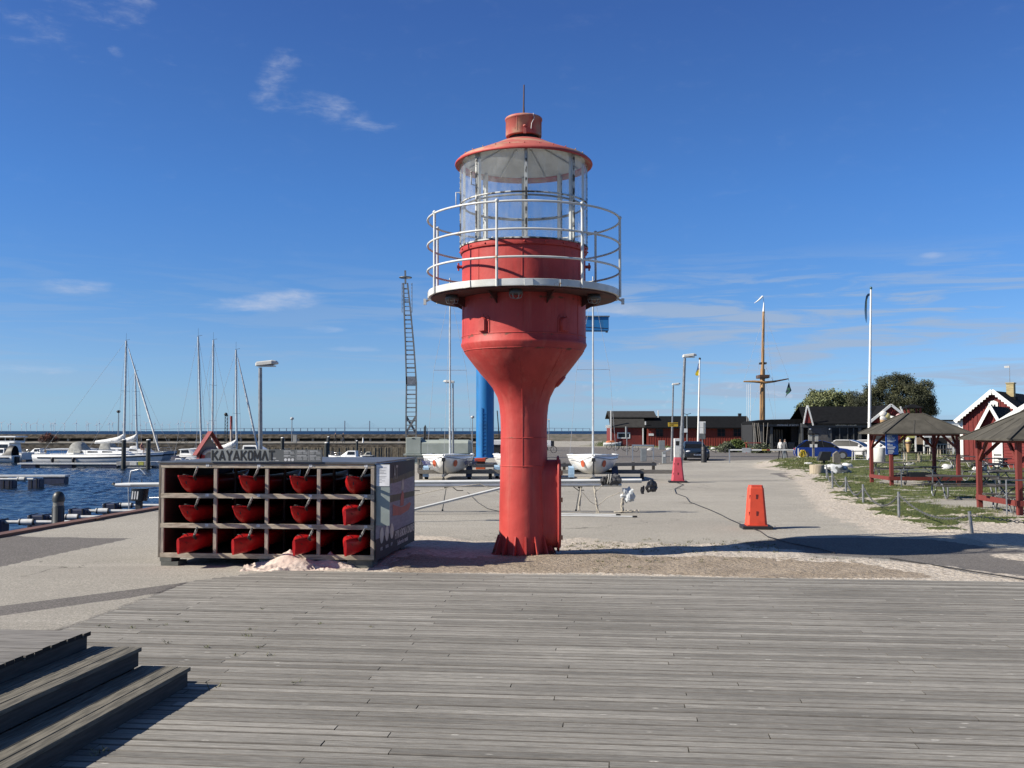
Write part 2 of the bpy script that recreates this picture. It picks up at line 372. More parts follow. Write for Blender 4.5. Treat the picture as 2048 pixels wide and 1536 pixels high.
    pit = no(16, 7, rough=.75); asph = mix(sa.outputs[0], (.20,.185,.155), (.60,.555,.475)); asph = mix(rmp(pit, .36, .62), asph, (.41,.385,.335)); asph = mix(mth('MULTIPLY', rmp(pit, .56, .70), .55), asph, (.20,.185,.16)); asph = mix(mth('MULTIPLY', rmp(mid, .3, .7), .4), asph, (.35,.325,.28))
    asph = mix(mth('MULTIPLY', rmp(big, .4, .65), .45), asph, (.29,.27,.235))
    streak = no(1, 7, (.12, 1.3, 1)); asph = mix(mth('MULTIPLY', rmp(streak, .52, .72), .35), asph, (.52,.485,.43))
    cv = n.new('ShaderNodeTexVoronoi'); cv.feature = 'DISTANCE_TO_EDGE'; wv = n.new('ShaderNodeTexNoise'); l.new(t.outputs['Object'], wv.inputs['Vector']); wv.inputs['Scale'].default_value = .9; wv.inputs['Detail'].default_value = 5
    wa = n.new('ShaderNodeVectorMath'); wa.operation = 'MULTIPLY_ADD'; l.new(wv.outputs['Color'], wa.inputs[0]); wa.inputs[1].default_value = (2.2,2.2,2.2); l.new(t.outputs['Object'], wa.inputs[2]); l.new(wa.outputs[0], cv.inputs['Vector']); cv.inputs['Scale'].default_value = .13
    crk = mth('MULTIPLY', rmp(cv.outputs['Distance'], .0012, .0045, 1, 0), rmp(no(.35, 3), .50, .58)); asph = mix(mth('MULTIPLY', crk, .8), asph, (.09,.08,.065))
    asph = mix(mth('MULTIPLY', rmp(no(5.5, 3, (1,.6,1)), .72, .76), .8), asph, (.12,.105,.085))
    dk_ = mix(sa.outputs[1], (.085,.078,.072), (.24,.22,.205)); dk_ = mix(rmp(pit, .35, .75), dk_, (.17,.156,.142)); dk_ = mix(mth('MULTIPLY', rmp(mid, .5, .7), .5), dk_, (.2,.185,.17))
    sandc = mix(rmp(finen, .35, .65), (.62,.555,.475), (.46,.40,.33)); sandc = mix(mth('MULTIPLY', rmp(mid, .5, .7), .5), sandc, (.54,.49,.42)); sandc = mix(rmp(no(38, 4), .60, .70), sandc, (.22,.18,.14))
    brn = mix(rmp(mid, .4, .6), (.24,.19,.135), (.33,.27,.205)); brn = mix(rmp(grain, .35, .7), brn, (.42,.35,.275)); brn = mix(rmp(no(24, 4), .62, .70), brn, (.12,.10,.07))
    gc = mix(rmp(finen, .3, .7), (.048,.072,.016), (.10,.12,.032)); gc = mix(rmp(mid, .5, .72), gc, (.19,.19,.07))
    w = mth('SUBTRACT', finen, .5); w2 = mth('SUBTRACT', mid, .5)
    def msk(ch, a1, a2, lo=.42, hi=.58): return rmp(mth('ADD', ch, mth('ADD', mth('MULTIPLY', w, a1), mth('MULTIPLY', w2, a2))), lo, hi)
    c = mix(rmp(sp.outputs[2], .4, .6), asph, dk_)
    c = mix(msk(sp.outputs[0], 1.2, 1.3), c, sandc)
    c = mix(msk(at.outputs['Alpha'], 1.3, 1.0), c, brn)
    c = mix(msk(sp.outputs[1], 1.6, 1.1), c, gc)
    gm_ = n.new('ShaderNodeVectorMath'); gm_.operation = 'SCALE'; l.new(c, gm_.inputs[0]); l.new(mth('MULTIPLY', rmp(no(22, 5, rough=.9), .32, .68, .66, 1.34), rmp(no(60, 2, rough=.8), .3, .7, .84, 1.16)), gm_.inputs['Scale'])
    l.new(gm_.outputs[0], b.inputs['Base Color'])
    bp = n.new('ShaderNodeBump'); bp.inputs['Distance'].default_value = .02; bp.inputs['Strength'].default_value = 1
    hgt = mth('ADD', mth('MULTIPLY', grain, .35), mth('MULTIPLY', mth('MULTIPLY', finen, 2.6), mth('MAXIMUM', sp.outputs[0], at.outputs['Alpha'])))
    l.new(hgt, bp.inputs['Height']); l.new(bp.outputs[0], b.inputs['Normal'])
    return o
build_ground()
# grass blades
def build_grass():
    GM = M('grass_blades', (.085,.12,.025), .7, col2=(.17,.175,.06), scale=1.2, isl=.35)
    rng = np.random.RandomState(3)
    def field(poly, n, hmax, sz):
        lo, hi = poly.min(0), poly.max(0)
        x = rng.uniform(lo[0], hi[0], n); y = rng.uniform(lo[1], hi[1], n)
        k = (pdist(x, y, poly) > -.6); return x[k], y[k]
    vs = []; fs = []
    def blades(x, y, n0, h, wdt):
        NN = np.array([NZ.fractal((a*.9, b*.9, 0), .7, 2.1, 5) for a, b in zip(x, y)])
        g = grass_mask(x, y, NN)
        for a, b, gg, q in zip(x, y, g, NN):
            if rng.rand() > gg * 1.1 - .12: continue
            z0 = mound(a, b) + .01
            hh = h * (.5 + rng.rand() * .8) * (1.25 + q)
            for _ in range(n0):
                t = rng.rand() * 6.28; r = rng.rand() * .09; px, py = a + r*math.cos(t), b + r*math.sin(t)
                t = rng.rand() * 6.28; lx, ly = math.cos(t)*hh*.6, math.sin(t)*hh*.6; wx, wy = -math.sin(t)*wdt, math.cos(t)*wdt
                o = len(vs); vs.extend([(px-wx, py-wy, z0), (px+wx, py+wy, z0), (px+lx, py+ly, z0+hh)]); fs.append((o, o+1, o+2))
    near = pw([(1634,949),(1695,985),(1748,1022),(1815,1050),(1868,1066),(1910,1060),(2048,1060),(2300,1060),(2300,955),(1900,950),(1700,940)])
    x, y = field(near, 30000, .07, 1); blades(x, y, 5, .075, .006)
    far = pw([(1600,948),(2500,970),(2500,912),(1960,906),(1760,899),(1640,912)])
    x, y = field(far, 26000, .07, 1); blades(x, y, 3, .09, .012)
    x, y = field(GRASSP[1], 14000, .1, 1); blades(x, y, 5, .085, .012)
    x, y = field(GRASSP[2], 9000, .1, 1); blades(x, y, 2, .16, .03)
    mb = MB(); mb.v = [Vector(p) for p in vs]; mb.f = fs; mb.m = [0]*len(fs); mb.sm = [False]*len(fs)
    o = mb.build('grass', GM); tag(o, 'short green turf on the sandy ground round the picnic tables', 'grass', kind='stuff')
    # sparse weeds in the sand strip, between the boards and round the lighthouse foot
    mb = MB(); WM = M('weed_leaves', (.10,.115,.045), .8, col2=(.17,.16,.08), scale=6, isl=.3)
    spots = [(G(u, v), s) for u, v, s in
             [(random.uniform(1130, 1560), random.gauss(1095, 6), .05) for _ in range(150)] + [(random.uniform(1150, 1750), random.gauss(1119, 4), .05) for _ in range(40)] + [(random.uniform(1180,1300), random.gauss(1140,3), .04) for _ in range(14)]]
    spots += [(G(random.gauss(1025, 13), random.gauss(1117, 2.5)), .07) for _ in range(45)]
    spots += [(G(u, v, .03), s) for u, v, s in [(588,1366,.05),(524,1218,.03),(740,1254,.03),(215,1256,.04),(262,1256,.05),(197,1252,.03),(500,1260,.05),(495,1272,.05),(335,1286,.05),(470,1312,.045),(540,1310,.045),(520,1295,.03),(416,1295,.04),(300,1240,.03),(330,1250,.03),(430,1375,.06),(195,1508,.07),(372,1244,.03),(640,1248,.03)]]
    for p, s in spots:
        for _ in range(9):
            t = random.random()*6.28; h = s*random.uniform(.4,1.1); r = random.random()*s*1.3
            a = Vector((p.x+r*math.cos(t), p.y+r*math.sin(t), p.z + (.0 if p.z > .02 else .01))); t2 = random.random()*6.28; w = Vector((-math.sin(t2), math.cos(t2), 0))*.006
            mb.add([a-w, a+w, a+Vector((math.cos(t2)*h, math.sin(t2)*h, h*.8))], [(0,1,2)])
    o = mb.build('weeds', WM); tag(o, 'scattered low weeds in the sand and between the deck boards', 'weeds', kind='stuff')
build_grass()
# ---------------------------------------------------------------- timber deck
def build_deck():
    m = M('deck_wood', (.325,.31,.28), .88, col2=(.165,.156,.14), scale=2.6, st=(1.3,22,22), isl=.26, bump=.005, bscale=6, lo=.22, hi=.9, dist=.5, spec=.2)
    n, l, b = addnodes(m)
    t = n.new('ShaderNodeTexCoord'); mp = n.new('ShaderNodeMapping'); l.new(t.outputs['Object'], mp.inputs[0]); mp.inputs['Scale'].default_value = (1, 2.6, 1)
    vo = n.new('ShaderNodeTexVoronoi'); l.new(mp.outputs[0], vo.inputs['Vector']); vo.inputs['Scale'].default_value = 2.6; vo.inputs['Randomness'].default_value = 1
    kr = n.new('ShaderNodeMapRange'); l.new(vo.outputs['Distance'], kr.inputs[0]); kr.inputs[1].default_value = .05; kr.inputs[2].default_value = .10; kr.inputs[3].default_value = 1; kr.inputs[4].default_value = 0
    kr2 = n.new('ShaderNodeMapRange'); l.new(vo.outputs['Distance'], kr2.inputs[0]); kr2.inputs[1].default_value = .02; kr2.inputs[2].default_value = .045
    mu = n.new('ShaderNodeMath'); mu.operation = 'MULTIPLY'; l.new(kr.outputs[0], mu.inputs[0]); l.new(kr2.outputs[0], mu.inputs[1])
    sc_ = n.new('ShaderNodeTexNoise'); l.new(t.outputs['Object'], sc_.inputs['Vector']); sc_.inputs['Scale'].default_value = 1.3
    mu2 = n.new('ShaderNodeMath'); mu2.operation = 'MULTIPLY'; l.new(mu.outputs[0], mu2.inputs[0]); sr_ = n.new('ShaderNodeMapRange'); l.new(sc_.outputs[0], sr_.inputs[0]); sr_.inputs[1].default_value = .35; sr_.inputs[2].default_value = .6; l.new(sr_.outputs[0], mu2.inputs[1])
    old = b.inputs['Base Color'].links[0].from_socket
    mx = n.new('ShaderNodeMix'); mx.data_type = 'RGBA'; l.new(mu2.outputs[0], mx.inputs[0]); l.new(old, mx.inputs[6]); mx.inputs[7].default_value = (*al((.62,.60,.55)),1)
    # worn lighter and darker areas across the whole deck
    bn = n.new('ShaderNodeTexNoise'); l.new(t.outputs['Object'], bn.inputs['Vector']); bn.inputs['Scale'].default_value = .45; bn.inputs['Detail'].default_value = 4
    br = n.new('ShaderNodeMapRange'); l.new(bn.outputs[0], br.inputs[0]); br.inputs[1].default_value = .3; br.inputs[2].default_value = .7; br.inputs[3].default_value = .82; br.inputs[4].default_value = 1.18
    sv = n.new('ShaderNodeVectorMath'); sv.operation = 'SCALE'; l.new(mx.outputs[2], sv.inputs[0])
    fm = n.new('ShaderNodeMapping'); l.new(t.outputs['Object'], fm.inputs[0]); fm.inputs['Scale'].default_value = (9, 60, 1); fn = n.new('ShaderNodeTexNoise'); l.new(fm.outputs[0], fn.inputs['Vector']); fn.inputs['Scale'].default_value = 1; fn.inputs['Detail'].default_value = 5; fn.inputs['Roughness'].default_value = .75
    fr_ = n.new('ShaderNodeMapRange'); l.new(fn.outputs[0], fr_.inputs[0]); fr_.inputs[1].default_value = .3; fr_.inputs[2].default_value = .7; fr_.inputs[3].default_value = .72; fr_.inputs[4].default_value = 1.27
    bl = n.new('ShaderNodeMath'); bl.operation = 'MULTIPLY'; l.new(br.outputs[0], bl.inputs[0]); l.new(fr_.outputs[0], bl.inputs[1]); l.new(bl.outputs[0], sv.inputs['Scale'])
    l.new(sv.outputs[0], b.inputs['Base Color'])
    mb = MB(); pl = DECKL; yf = max(p[1] for p in pl)
    def lim(y):
        xs = []
        for i in range(len(pl)):
            (x0, y0), (x1, y1) = pl[i], pl[(i+1) % len(pl)]
            if (y0 > y) != (y1 > y): xs.append(x0 + (x1-x0)*(y-y0)/(y1-y0))
        return (min(xs), max(xs)) if len(xs) >= 2 else None
    w, g = .118, .009; y = yf - .02
    k = 0
    while y > -2.5:
        a = lim(y - w/2)
        if a:
            x = a[0]; xe = a[1]; off = (k % 3) * 1.55 + random.uniform(-.1, .1); nx = x + .9 + off
            while x < xe:
                e = min(nx, xe); z = .03 + random.uniform(-.003, .003); dy = random.uniform(-.002, .002); dz = random.uniform(-.0015,.0015)
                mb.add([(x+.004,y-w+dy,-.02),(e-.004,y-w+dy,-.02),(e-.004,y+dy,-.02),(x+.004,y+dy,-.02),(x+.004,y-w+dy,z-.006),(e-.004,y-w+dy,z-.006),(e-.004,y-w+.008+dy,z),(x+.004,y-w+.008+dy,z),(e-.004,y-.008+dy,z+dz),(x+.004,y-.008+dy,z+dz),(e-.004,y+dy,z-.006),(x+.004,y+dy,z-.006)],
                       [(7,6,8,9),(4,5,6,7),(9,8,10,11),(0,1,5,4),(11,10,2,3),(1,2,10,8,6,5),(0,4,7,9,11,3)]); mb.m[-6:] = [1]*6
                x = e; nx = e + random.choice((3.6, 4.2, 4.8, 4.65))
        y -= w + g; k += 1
    o = mb.build('boardwalk', [m, M('deck_gap_shade', (.11,.10,.088), .95, col2=(.17,.155,.135), scale=5)], rot=ROT); tag(o, kind='structure')  # second material paints gap shade onto the board sides and bevels
    return m
DECKM = build_deck()
# ---------------------------------------------------------------- wooden terrace steps (bottom left)
t = T('wooden_steps', 'dark weathered timber steps beside the boardwalk, three levels of boards', 'steps', rz=ROT)
TR = M('tread_wood', (.19,.172,.135), .85, col2=(.085,.078,.06), scale=3, st=(16,1.2,16), isl=.15, bump=.003, bscale=8)
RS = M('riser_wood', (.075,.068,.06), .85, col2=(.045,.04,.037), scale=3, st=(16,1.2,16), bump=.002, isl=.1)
TR2 = M('platform_wood', (.24,.225,.205), .88, col2=(.16,.148,.132), scale=3, st=(1.2,16,16), isl=.16, bump=.003, bscale=8)
for i, (xf, z) in enumerate(((-3.76, .165+.03), (-4.21, .324+.03))):
    mb = MB(); k = 0; x = xf + .015
    while k < 4:
        w = .108; zz = z + random.uniform(-.002,.002)
        mb.box(x - w, -1.2, zz - .035, x, 8.66, zz); x -= w + .006; k += 1
    mb.build('tread', TR, t, bev=.004)
    MB().box(xf - .04, -1.2, .032 if i == 0 else z-.16, xf - .005, 8.64, z - .036).build('riser', RS, t)
    MB().box(xf - .46, 8.60, .032, xf - .042, 8.64, z - .036).build('end_board', RS, t)
mb = MB(); y = 8.6
while y > -1.2:
    zz = .496 + random.uniform(-.003,.003); mb.box(-12, y - .115, zz - .035, -4.645 + random.uniform(-.012,.012), y, zz); mb.m[-3] = 1; y -= .124
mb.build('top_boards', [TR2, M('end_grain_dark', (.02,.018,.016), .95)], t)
MB().box(-4.70, -1.2, .3, -4.66, 8.58, .46).build('riser', RS, t)
MB().box(-12, 8.54, .032, -4.702, 8.58, .459).build('end_board', RS, t)
# ---------------------------------------------------------------- red lighthouse lantern
LX, LY = G(1047.7, 1108).x, 18.66
LH = T('lighthouse', 'red iron lighthouse with glazed lantern and white gallery railing', 'lighthouse', (LX, LY, 0))
RED = M('lighthouse_red', (.57,.070,.058), .55, col2=(.45,.050,.043), scale=1.7, det=9, bump=.009, bscale=4.5, lo=.32, hi=.68, spec=.3)
def rusty(m, bands, amt=.5, col=(.16,.055,.03)):
    n, l, b = addnodes(m); t = n.new('ShaderNodeTexCoord'); s = n.new('ShaderNodeSeparateXYZ'); l.new(t.outputs['Object'], s.inputs[0])
    ns = n.new('ShaderNodeTexNoise'); l.new(t.outputs['Object'], ns.inputs['Vector']); ns.inputs['Scale'].default_value = 5; ns.inputs['Detail'].default_value = 9; ns.inputs['Roughness'].default_value = .7
    cur = None
    for z, w in bands:
        a = n.new('ShaderNodeMath'); a.operation = 'SUBTRACT'; l.new(s.outputs[2], a.inputs[0]); a.inputs[1].default_value = z
        a2 = n.new('ShaderNodeMath'); a2.operation = 'ABSOLUTE'; l.new(a.outputs[0], a2.inputs[0])
        r = n.new('ShaderNodeMapRange'); l.new(a2.outputs[0], r.inputs[0]); r.inputs[1].default_value = 0; r.inputs[2].default_value = w; r.inputs[3].default_value = .17; r.inputs[4].default_value = 0
        if cur is None: cur = r.outputs[0]
        else:
            x = n.new('ShaderNodeMath'); x.operation = 'MAXIMUM'; l.new(cur, x.inputs[0]); l.new(r.outputs[0], x.inputs[1]); cur = x.outputs[0]
    ad = n.new('ShaderNodeMath'); ad.operation = 'ADD'; l.new(ns.outputs[0], ad.inputs[0])
    if cur is not None: l.new(cur, ad.inputs[1])
    else: ad.inputs[1].default_value = .1
    r = n.new('ShaderNodeMapRange'); l.new(ad.outputs[0], r.inputs[0]); r.inputs[1].default_value = .74 - .1*amt; r.inputs[2].default_value = .80 - .1*amt
    old = b.inputs['Base Color'].links[0].from_socket
    mx = n.new('ShaderNodeMix'); mx.data_type = 'RGBA'; l.new(r.outputs[0], mx.inputs[0]); l.new(old, mx.inputs[6]); mx.inputs[7].default_value = (*al(col), 1); l.new(mx.outputs[2], b.inputs['Base Color'])
rusty(RED, [(3.93, .05), (.05, .07), (4.58, .05), (3.69, .03), (2.13, .02)], .85)
def streaky(m, col, amt, st=(7,7,.5), lo=.55, hi=.75):
    n, l, b = addnodes(m); t = n.new('ShaderNodeTexCoord'); mp = n.new('ShaderNodeMapping'); l.new(t.outputs['Object'], mp.inputs[0]); mp.inputs['Scale'].default_value = st
    ns = n.new('ShaderNodeTexNoise'); l.new(mp.outputs[0], ns.inputs['Vector']); ns.inputs['Scale'].default_value = 1; ns.inputs['Detail'].default_value = 8; ns.inputs['Roughness'].default_value = .65
    r = n.new('ShaderNodeMapRange'); l.new(ns.outputs[0], r.inputs[0]); r.inputs[1].default_value = lo; r.inputs[2].default_value = hi; r.inputs[4].default_value = amt
    old = b.inputs['Base Color'].links[0].from_socket; mx = n.new('ShaderNodeMix'); mx.data_type = 'RGBA'; l.new(r.outputs[0], mx.inputs[0]); l.new(old, mx.inputs[6]); mx.inputs[7].default_value = (*al(col), 1); l.new(mx.outputs[2], b.inputs['Base Color'])
streaky(RED, (.55,.14,.11), .55, (5,5,.7), .5, .72); streaky(RED, (.27,.035,.03), .6, (9,9,.45), .56, .74); streaky(RED, (.25,.12,.08), .7, (14,14,9), .66, .72)
FADED = M('faded_red', (.50,.12,.095), .65, col2=(.50,.31,.20), scale=2.6, det=9, lo=.46, hi=.68, bump=.003); rusty(FADED, [(7.64, .06), (7.30, .05)], .75, (.17,.07,.04))
WG = M('gallery_white', (.76,.76,.73), .45, col2=(.62,.62,.58), scale=3); rusty(WG, [], .25, (.4,.22,.1))
INW = M('lantern_inner_white', (.80,.80,.77), .6, col2=(.66,.65,.60), scale=2.5, det=8)
MUL = M('mullion_peeling', (.62,.62,.58), .6, col2=(.05,.045,.04), scale=9, det=6, lo=.44, hi=.56)
# column, cone and drum: one riveted shell
prof = [(.458,.03),(.45,.45),(.447,.9),(.430,1.6),(.425,2.0),(.422,2.25),(.430,2.52),(.45,2.72),(.485,2.86),(.575,3.04),(.68,3.17),(.80,3.30),(.925,3.46),(1.079,3.66),(1.09,3.69),(1.152,3.80),(1.15,3.84),(1.140,3.85),(1.135,4.0),(1.135,4.68)]
mb = MB().lathe(prof, 72)
for z, r in ((2.13,.424),(1.62,.431),(3.955,1.137),(3.70,1.096)): mb.lathe([(r-.004,z-.011),(r+.007,z-.004),(r+.007,z+.004),(r-.004,z+.011)], 72)
def seam(ang, pr, rr=.007):
    return [(math.sin(ang)*(r+.001), -math.cos(ang)*(r+.001), z) for r, z in pr]
mb.path(seam(R(-4), [p for p in prof if 1.6 <= p[1] <= 3.6]), .008, 6)
mb.path(seam(R(-1), [(1.135,4.0),(1.135,4.66)]), .007, 6); mb.path(seam(R(38), [p for p in prof if 2.8 <= p[1] <= 3.68]), .007, 6)
for a in (57, -75, 100): mb.path(seam(R(a), [(1.135,3.87),(1.135,4.66)]), .007, 6)
mb.build('tower_body', RED, LH)
mb = MB().lathe([(.40,.0),(.60,.0),(.60,.03),(.40,.03)], 48, rep=True)
for i in range(16):
    a = 2*PI*i/16 + .05
    d = Vector((math.sin(a), -math.cos(a), 0)); q = Vector((d.y, -d.x, 0)) * .014
    pts = [d*.44 + Vector((0,0,.03)), d*.585 + Vector((0,0,.03)), d*.475 + Vector((0,0,.37)), d*.44 + Vector((0,0,.37))]
    mb.prism(pts, -q, q)
    a += PI/16; d = Vector((math.sin(a), -math.cos(a), 0))*.555; mb.tube(d + Vector((0,0,.03)), d + Vector((0,0,.075)), .012, n=6)
mb.build('base_flange', RED, LH)
# door housing on the right of the column: stadium section, flange at its mouth
def stad(x, w, h, z, n=10):
    pts = []
    for i in range(n+1): t = PI*i/n; pts.append(Vector((x, w*math.cos(t), z + (h-w) + w*math.sin(t))))
    for i in range(n+1): t = PI + PI*i/n; pts.append(Vector((x, w*math.cos(t), z - (h-w) + w*math.sin(t))))
    return pts
mb = MB(); mb.loft([stad(.30,.30,.80,.93), stad(.60,.30,.80,.93)]); mb.loft([stad(.60,.345,.855,.93), stad(.612,.36,.87,.93), stad(.635,.36,.87,.93), stad(.640,.35,.86,.93)])
hd = mb.build('door_housing', RED, LH)
mb = MB(); mb.loft([stad(.641,.31,.81,.93), stad(.665,.30,.80,.93)])
dr = mb.build('door', RED, LH)
for z in (.35, 1.02, 1.5): MB().box(.645, -.36, z-.04, .69, -.33, z+.04).build('hinge', M('rusty_iron', (.12,.05,.035), .8), dr)
# hooded vents on the drum
def hood(ang):
    X = Matrix.Rotation(R(ang), 4, 'Z') @ Matrix.Translation((0, -1.128, 4.12))
    mb = MB(X)
    def hp(w, h, y, n=8):
        return [Vector((-w, y, -h))] + [Vector((-w*math.cos(PI*i/n), y, h*.35 + w*math.sin(PI*i/n))) for i in range(n+1)] + [Vector((w, y, -h))]
    mb.loft([hp(.125,.155,.03), hp(.125,.155,-.012)], smooth=False)
    mb.loft([hp(.075,.135,-.012), hp(.072,.13,-.05), hp(.055,.12,-.07)], smooth=True)
    for i in range(5): mb.ball((.10*math.cos(PI*i/4), -.016, .055+.1*math.sin(PI*i/4)), .01, n=6, m=4)
    return mb.build('hooded_vent', RED, LH)
hood(-38.6); hood(36.6); hood(150)
mb = MB(Matrix.Rotation(R(83), 4, 'Z') @ Matrix.Translation((0, -.655, 3.17)) @ Matrix.Rotation(R(40), 4, 'X'))
mb.path([(0,.06,0),(0,-.03,0)], .16, 20); mb.path([(0,-.03,0),(0,-.05,0)], [.125,.115], 20); mb.build('porthole_cover', RED, LH)
# gallery
mb = MB().lathe([(1.13,4.70),(1.70,4.70),(1.70,4.655),(1.13,4.655)], 72, rep=True)
for i in range(8):
    a = 2*PI*i/8 + .35; d = Vector((math.sin(a), -math.cos(a), 0)); q = Vector((d.y, -d.x, 0)) * .008
    mb.prism([d*1.12+Vector((0,0,4.46)), d*1.12+Vector((0,0,4.656)), d*1.50+Vector((0,0,4.656))], -q, q)
mb.build('gallery_floor', M('gallery_dark_red', (.10,.016,.014), .8, col2=(.05,.012,.01), scale=4), LH)
mb = MB().lathe([(1.70,4.68),(1.748,4.68),(1.75,4.70),(1.75,4.795),(1.735,4.80),(1.70,4.79)], 96, rep=True)
for a in (-34, 2, 22, 100, -90, 160, -150): 
    d = Vector((math.sin(R(a)), -math.cos(R(a)), 0)); q = Vector((-d.y, d.x, 0))
    mb.bar(d*1.75 - q*.07 + Vector((0,0,4.73)), d*1.75 + q*.07 + Vector((0,0,4.74)), .03, .115)
for a in (-86, 84):
    d = Vector((math.sin(R(a)), -math.cos(R(a)), 0)); mb.bar(d*1.70+Vector((0,0,4.66)), d*1.83+Vector((0,0,4.60)), .035, .035); mb.bar(d*1.81+Vector((0,0,4.55)), d*1.81+Vector((0,0,4.66)), .05, .05)
mb.build('gallery_rim', WG, LH)
def ring(z, r, rad, n=72, k=8): return MB().path([(r*math.sin(2*PI*i/n), -r*math.cos(2*PI*i/n), z) for i in range(n)], rad, k, closed=True)
for z in (6.10, 5.63, 5.16): ring(z, 1.765, .020).build('rail', WG, LH)
for a in (-112, -64, -15.5, 33.6, 80, 127, 174, -160):
    d = Vector((math.sin(R(a)), -math.cos(R(a)), 0)) * 1.765
    mb = MB().tube(d + Vector((0,0,4.67)), d + Vector((0,0,6.10)), .024, n=10); mb.ball(d + Vector((0,0,6.115)), .036)
    for z in (5.63, 5.16): mb.ball(d + Vector((0,0,z)), .028, n=8, m=6)
    mb.build('post', WG, LH)
# lantern: red ring wall, glazing, mullions, roof, ventilator, spike
mb = MB().lathe([(1.135,4.70),(1.135,5.48),(1.165,5.49),(1.17,5.52),(1.17,5.58),(1.12,5.585),(1.12,4.71)], 72, rep=True)
for i in range(20):
    a = 2*PI*i/20; d = Vector((math.sin(a), -math.cos(a), 0))*1.175; mb.ball(d + Vector((0,0,5.535)), .017, n=8, m=5)
for a in (-45, -2, 60): mb.path(seam(R(a), [(1.135,4.72),(1.135,5.48)]), .007, 6)
for a in (-85, 85):
    d = Vector((math.sin(R(a)), -math.cos(R(a)), 0)); mb.tube(d*1.13+Vector((0,0,5.25)), d*1.23+Vector((0,0,5.25)), .03, n=8); mb.tube(d*1.2+Vector((0,0,5.18)), d*1.2+Vector((0,0,5.32)), .018, n=6)
mb.build('lantern_wall', RED, LH)
MB().lathe([(0,5.50),(1.115,5.50)], 48).build('lantern_bounce_floor', INW, LH)  # unseen pale floor, added to bounce light up to the ceiling
gm = bpy.data.materials.new('lantern_glass'); gm.use_nodes = True; n = gm.node_tree.nodes; l = gm.node_tree.links; n.clear()
ou = n.new('ShaderNodeOutputMaterial'); tr = n.new('ShaderNodeBsdfTransparent'); tr.inputs[0].default_value = (.93,.95,.95,1); gl = n.new('ShaderNodeBsdfGlossy'); gl.inputs['Roughness'].default_value = .04; df = n.new('ShaderNodeBsdfDiffuse'); df.inputs[0].default_value = (.85,.87,.86,1)
fr = n.new('ShaderNodeFresnel'); fr.inputs[0].default_value = 1.45; s1 = n.new('ShaderNodeMixShader'); s2 = n.new('ShaderNodeMixShader')
t_ = n.new('ShaderNodeTexCoord'); mp = n.new('ShaderNodeMapping'); mp.inputs['Scale'].default_value = (1,1,.35); l.new(t_.outputs['Object'], mp.inputs[0])
ns = n.new('ShaderNodeTexNoise'); l.new(mp.outputs[0], ns.inputs['Vector']); ns.inputs['Scale'].default_value = 7; ns.inputs['Detail'].default_value = 9; ns.inputs['Roughness'].default_value = .7
mr = n.new('ShaderNodeMapRange'); l.new(ns.outputs[0], mr.inputs[0]); mr.inputs[1].default_value = .42; mr.inputs[2].default_value = .78; mr.inputs[3].default_value = .09; mr.inputs[4].default_value = .34
lw = n.new('ShaderNodeLayerWeight'); lw.inputs[0].default_value = .5; pw4 = n.new('ShaderNodeMath'); pw4.operation = 'POWER'; l.new(lw.outputs['Facing'], pw4.inputs[0]); pw4.inputs[1].default_value = 4; pm4 = n.new('ShaderNodeMath'); pm4.operation = 'MULTIPLY_ADD'; l.new(pw4.outputs[0], pm4.inputs[0]); pm4.inputs[1].default_value = .5; pm4.inputs[2].default_value = .04; l.new(pm4.outputs[0], s1.inputs[0]); l.new(tr.outputs[0], s1.inputs[1]); l.new(gl.outputs[0], s1.inputs[2]); l.new(mr.outputs[0], s2.inputs[0]); tl = n.new('ShaderNodeBsdfTranslucent'); tl.inputs[0].default_value = (.9,.92,.9,1); s3 = n.new('ShaderNodeMixShader'); l.new(df.outputs[0], s3.inputs[1]); l.new(tl.outputs[0], s3.inputs[2]); l.new(s1.outputs[0], s2.inputs[1]); l.new(s3.outputs[0], s2.inputs[2]); l.new(s2.outputs[0], ou.inputs[0])
MA = (-46.5, 1.4, 48.7, 93, 141, 180, -139.5, -90)
for i, a in enumerate(MA):
    d = Vector((math.sin(R(a)), -math.cos(R(a)), 0)); q = Vector((-d.y, d.x, 0))
    mb = MB().bar(d*1.165+Vector((0,0,5.58)), d*1.165+Vector((0,0,7.20)), .032, .03, up=d)
    for k in range(16): mb.ball(d*1.182+Vector((0,0,5.63+.1*k)), .009, n=5, m=3)
    mb.build('mullion', MUL, LH)
    MB().bar(d*1.10+Vector((0,0,5.585)), d*1.10+Vector((0,0,7.20)), .055, .045, up=d).build('inner_post', INW, LH)
    b_ = sorted(MA)[(sorted(MA).index(a)+1) % 8]
    if b_ < a: b_ += 360
    for z0, z1 in ((5.585, 6.385), (6.42, 7.21)):
        MB().lathe([(1.165,z0),(1.165,z1)], 8, a0=R(a+.8), a1=R(b_-.8)).build('glass_pane', gm, LH)
mb = ring(6.40, 1.163, .017, 72, 6); mb.build('glazing_bar', MUL, LH)
ring(6.36, 1.085, .018, 72, 6).build('glazing_bar', M('inner_bar_grey', (.25,.25,.24), .6), LH)
MB().lathe([(1.10,5.585),(1.185,5.585),(1.185,5.61),(1.10,5.61)], 72, rep=True).build('glazing_sill', MUL, LH)
for a in (-48.5, -88):
    d = Vector((math.sin(R(a)), -math.cos(R(a)), 0)); q = Vector((-d.y, d.x, 0)); z = 6.52 if a < -80 else 6.72
    MB().path([d*1.17+Vector((0,0,z-.12)), d*1.25+Vector((0,0,z-.12)), d*1.25+Vector((0,0,z+.12)), d*1.17+Vector((0,0,z+.12))], .011, 6).build('grab_handle', MUL if a > -80 else WG, LH)
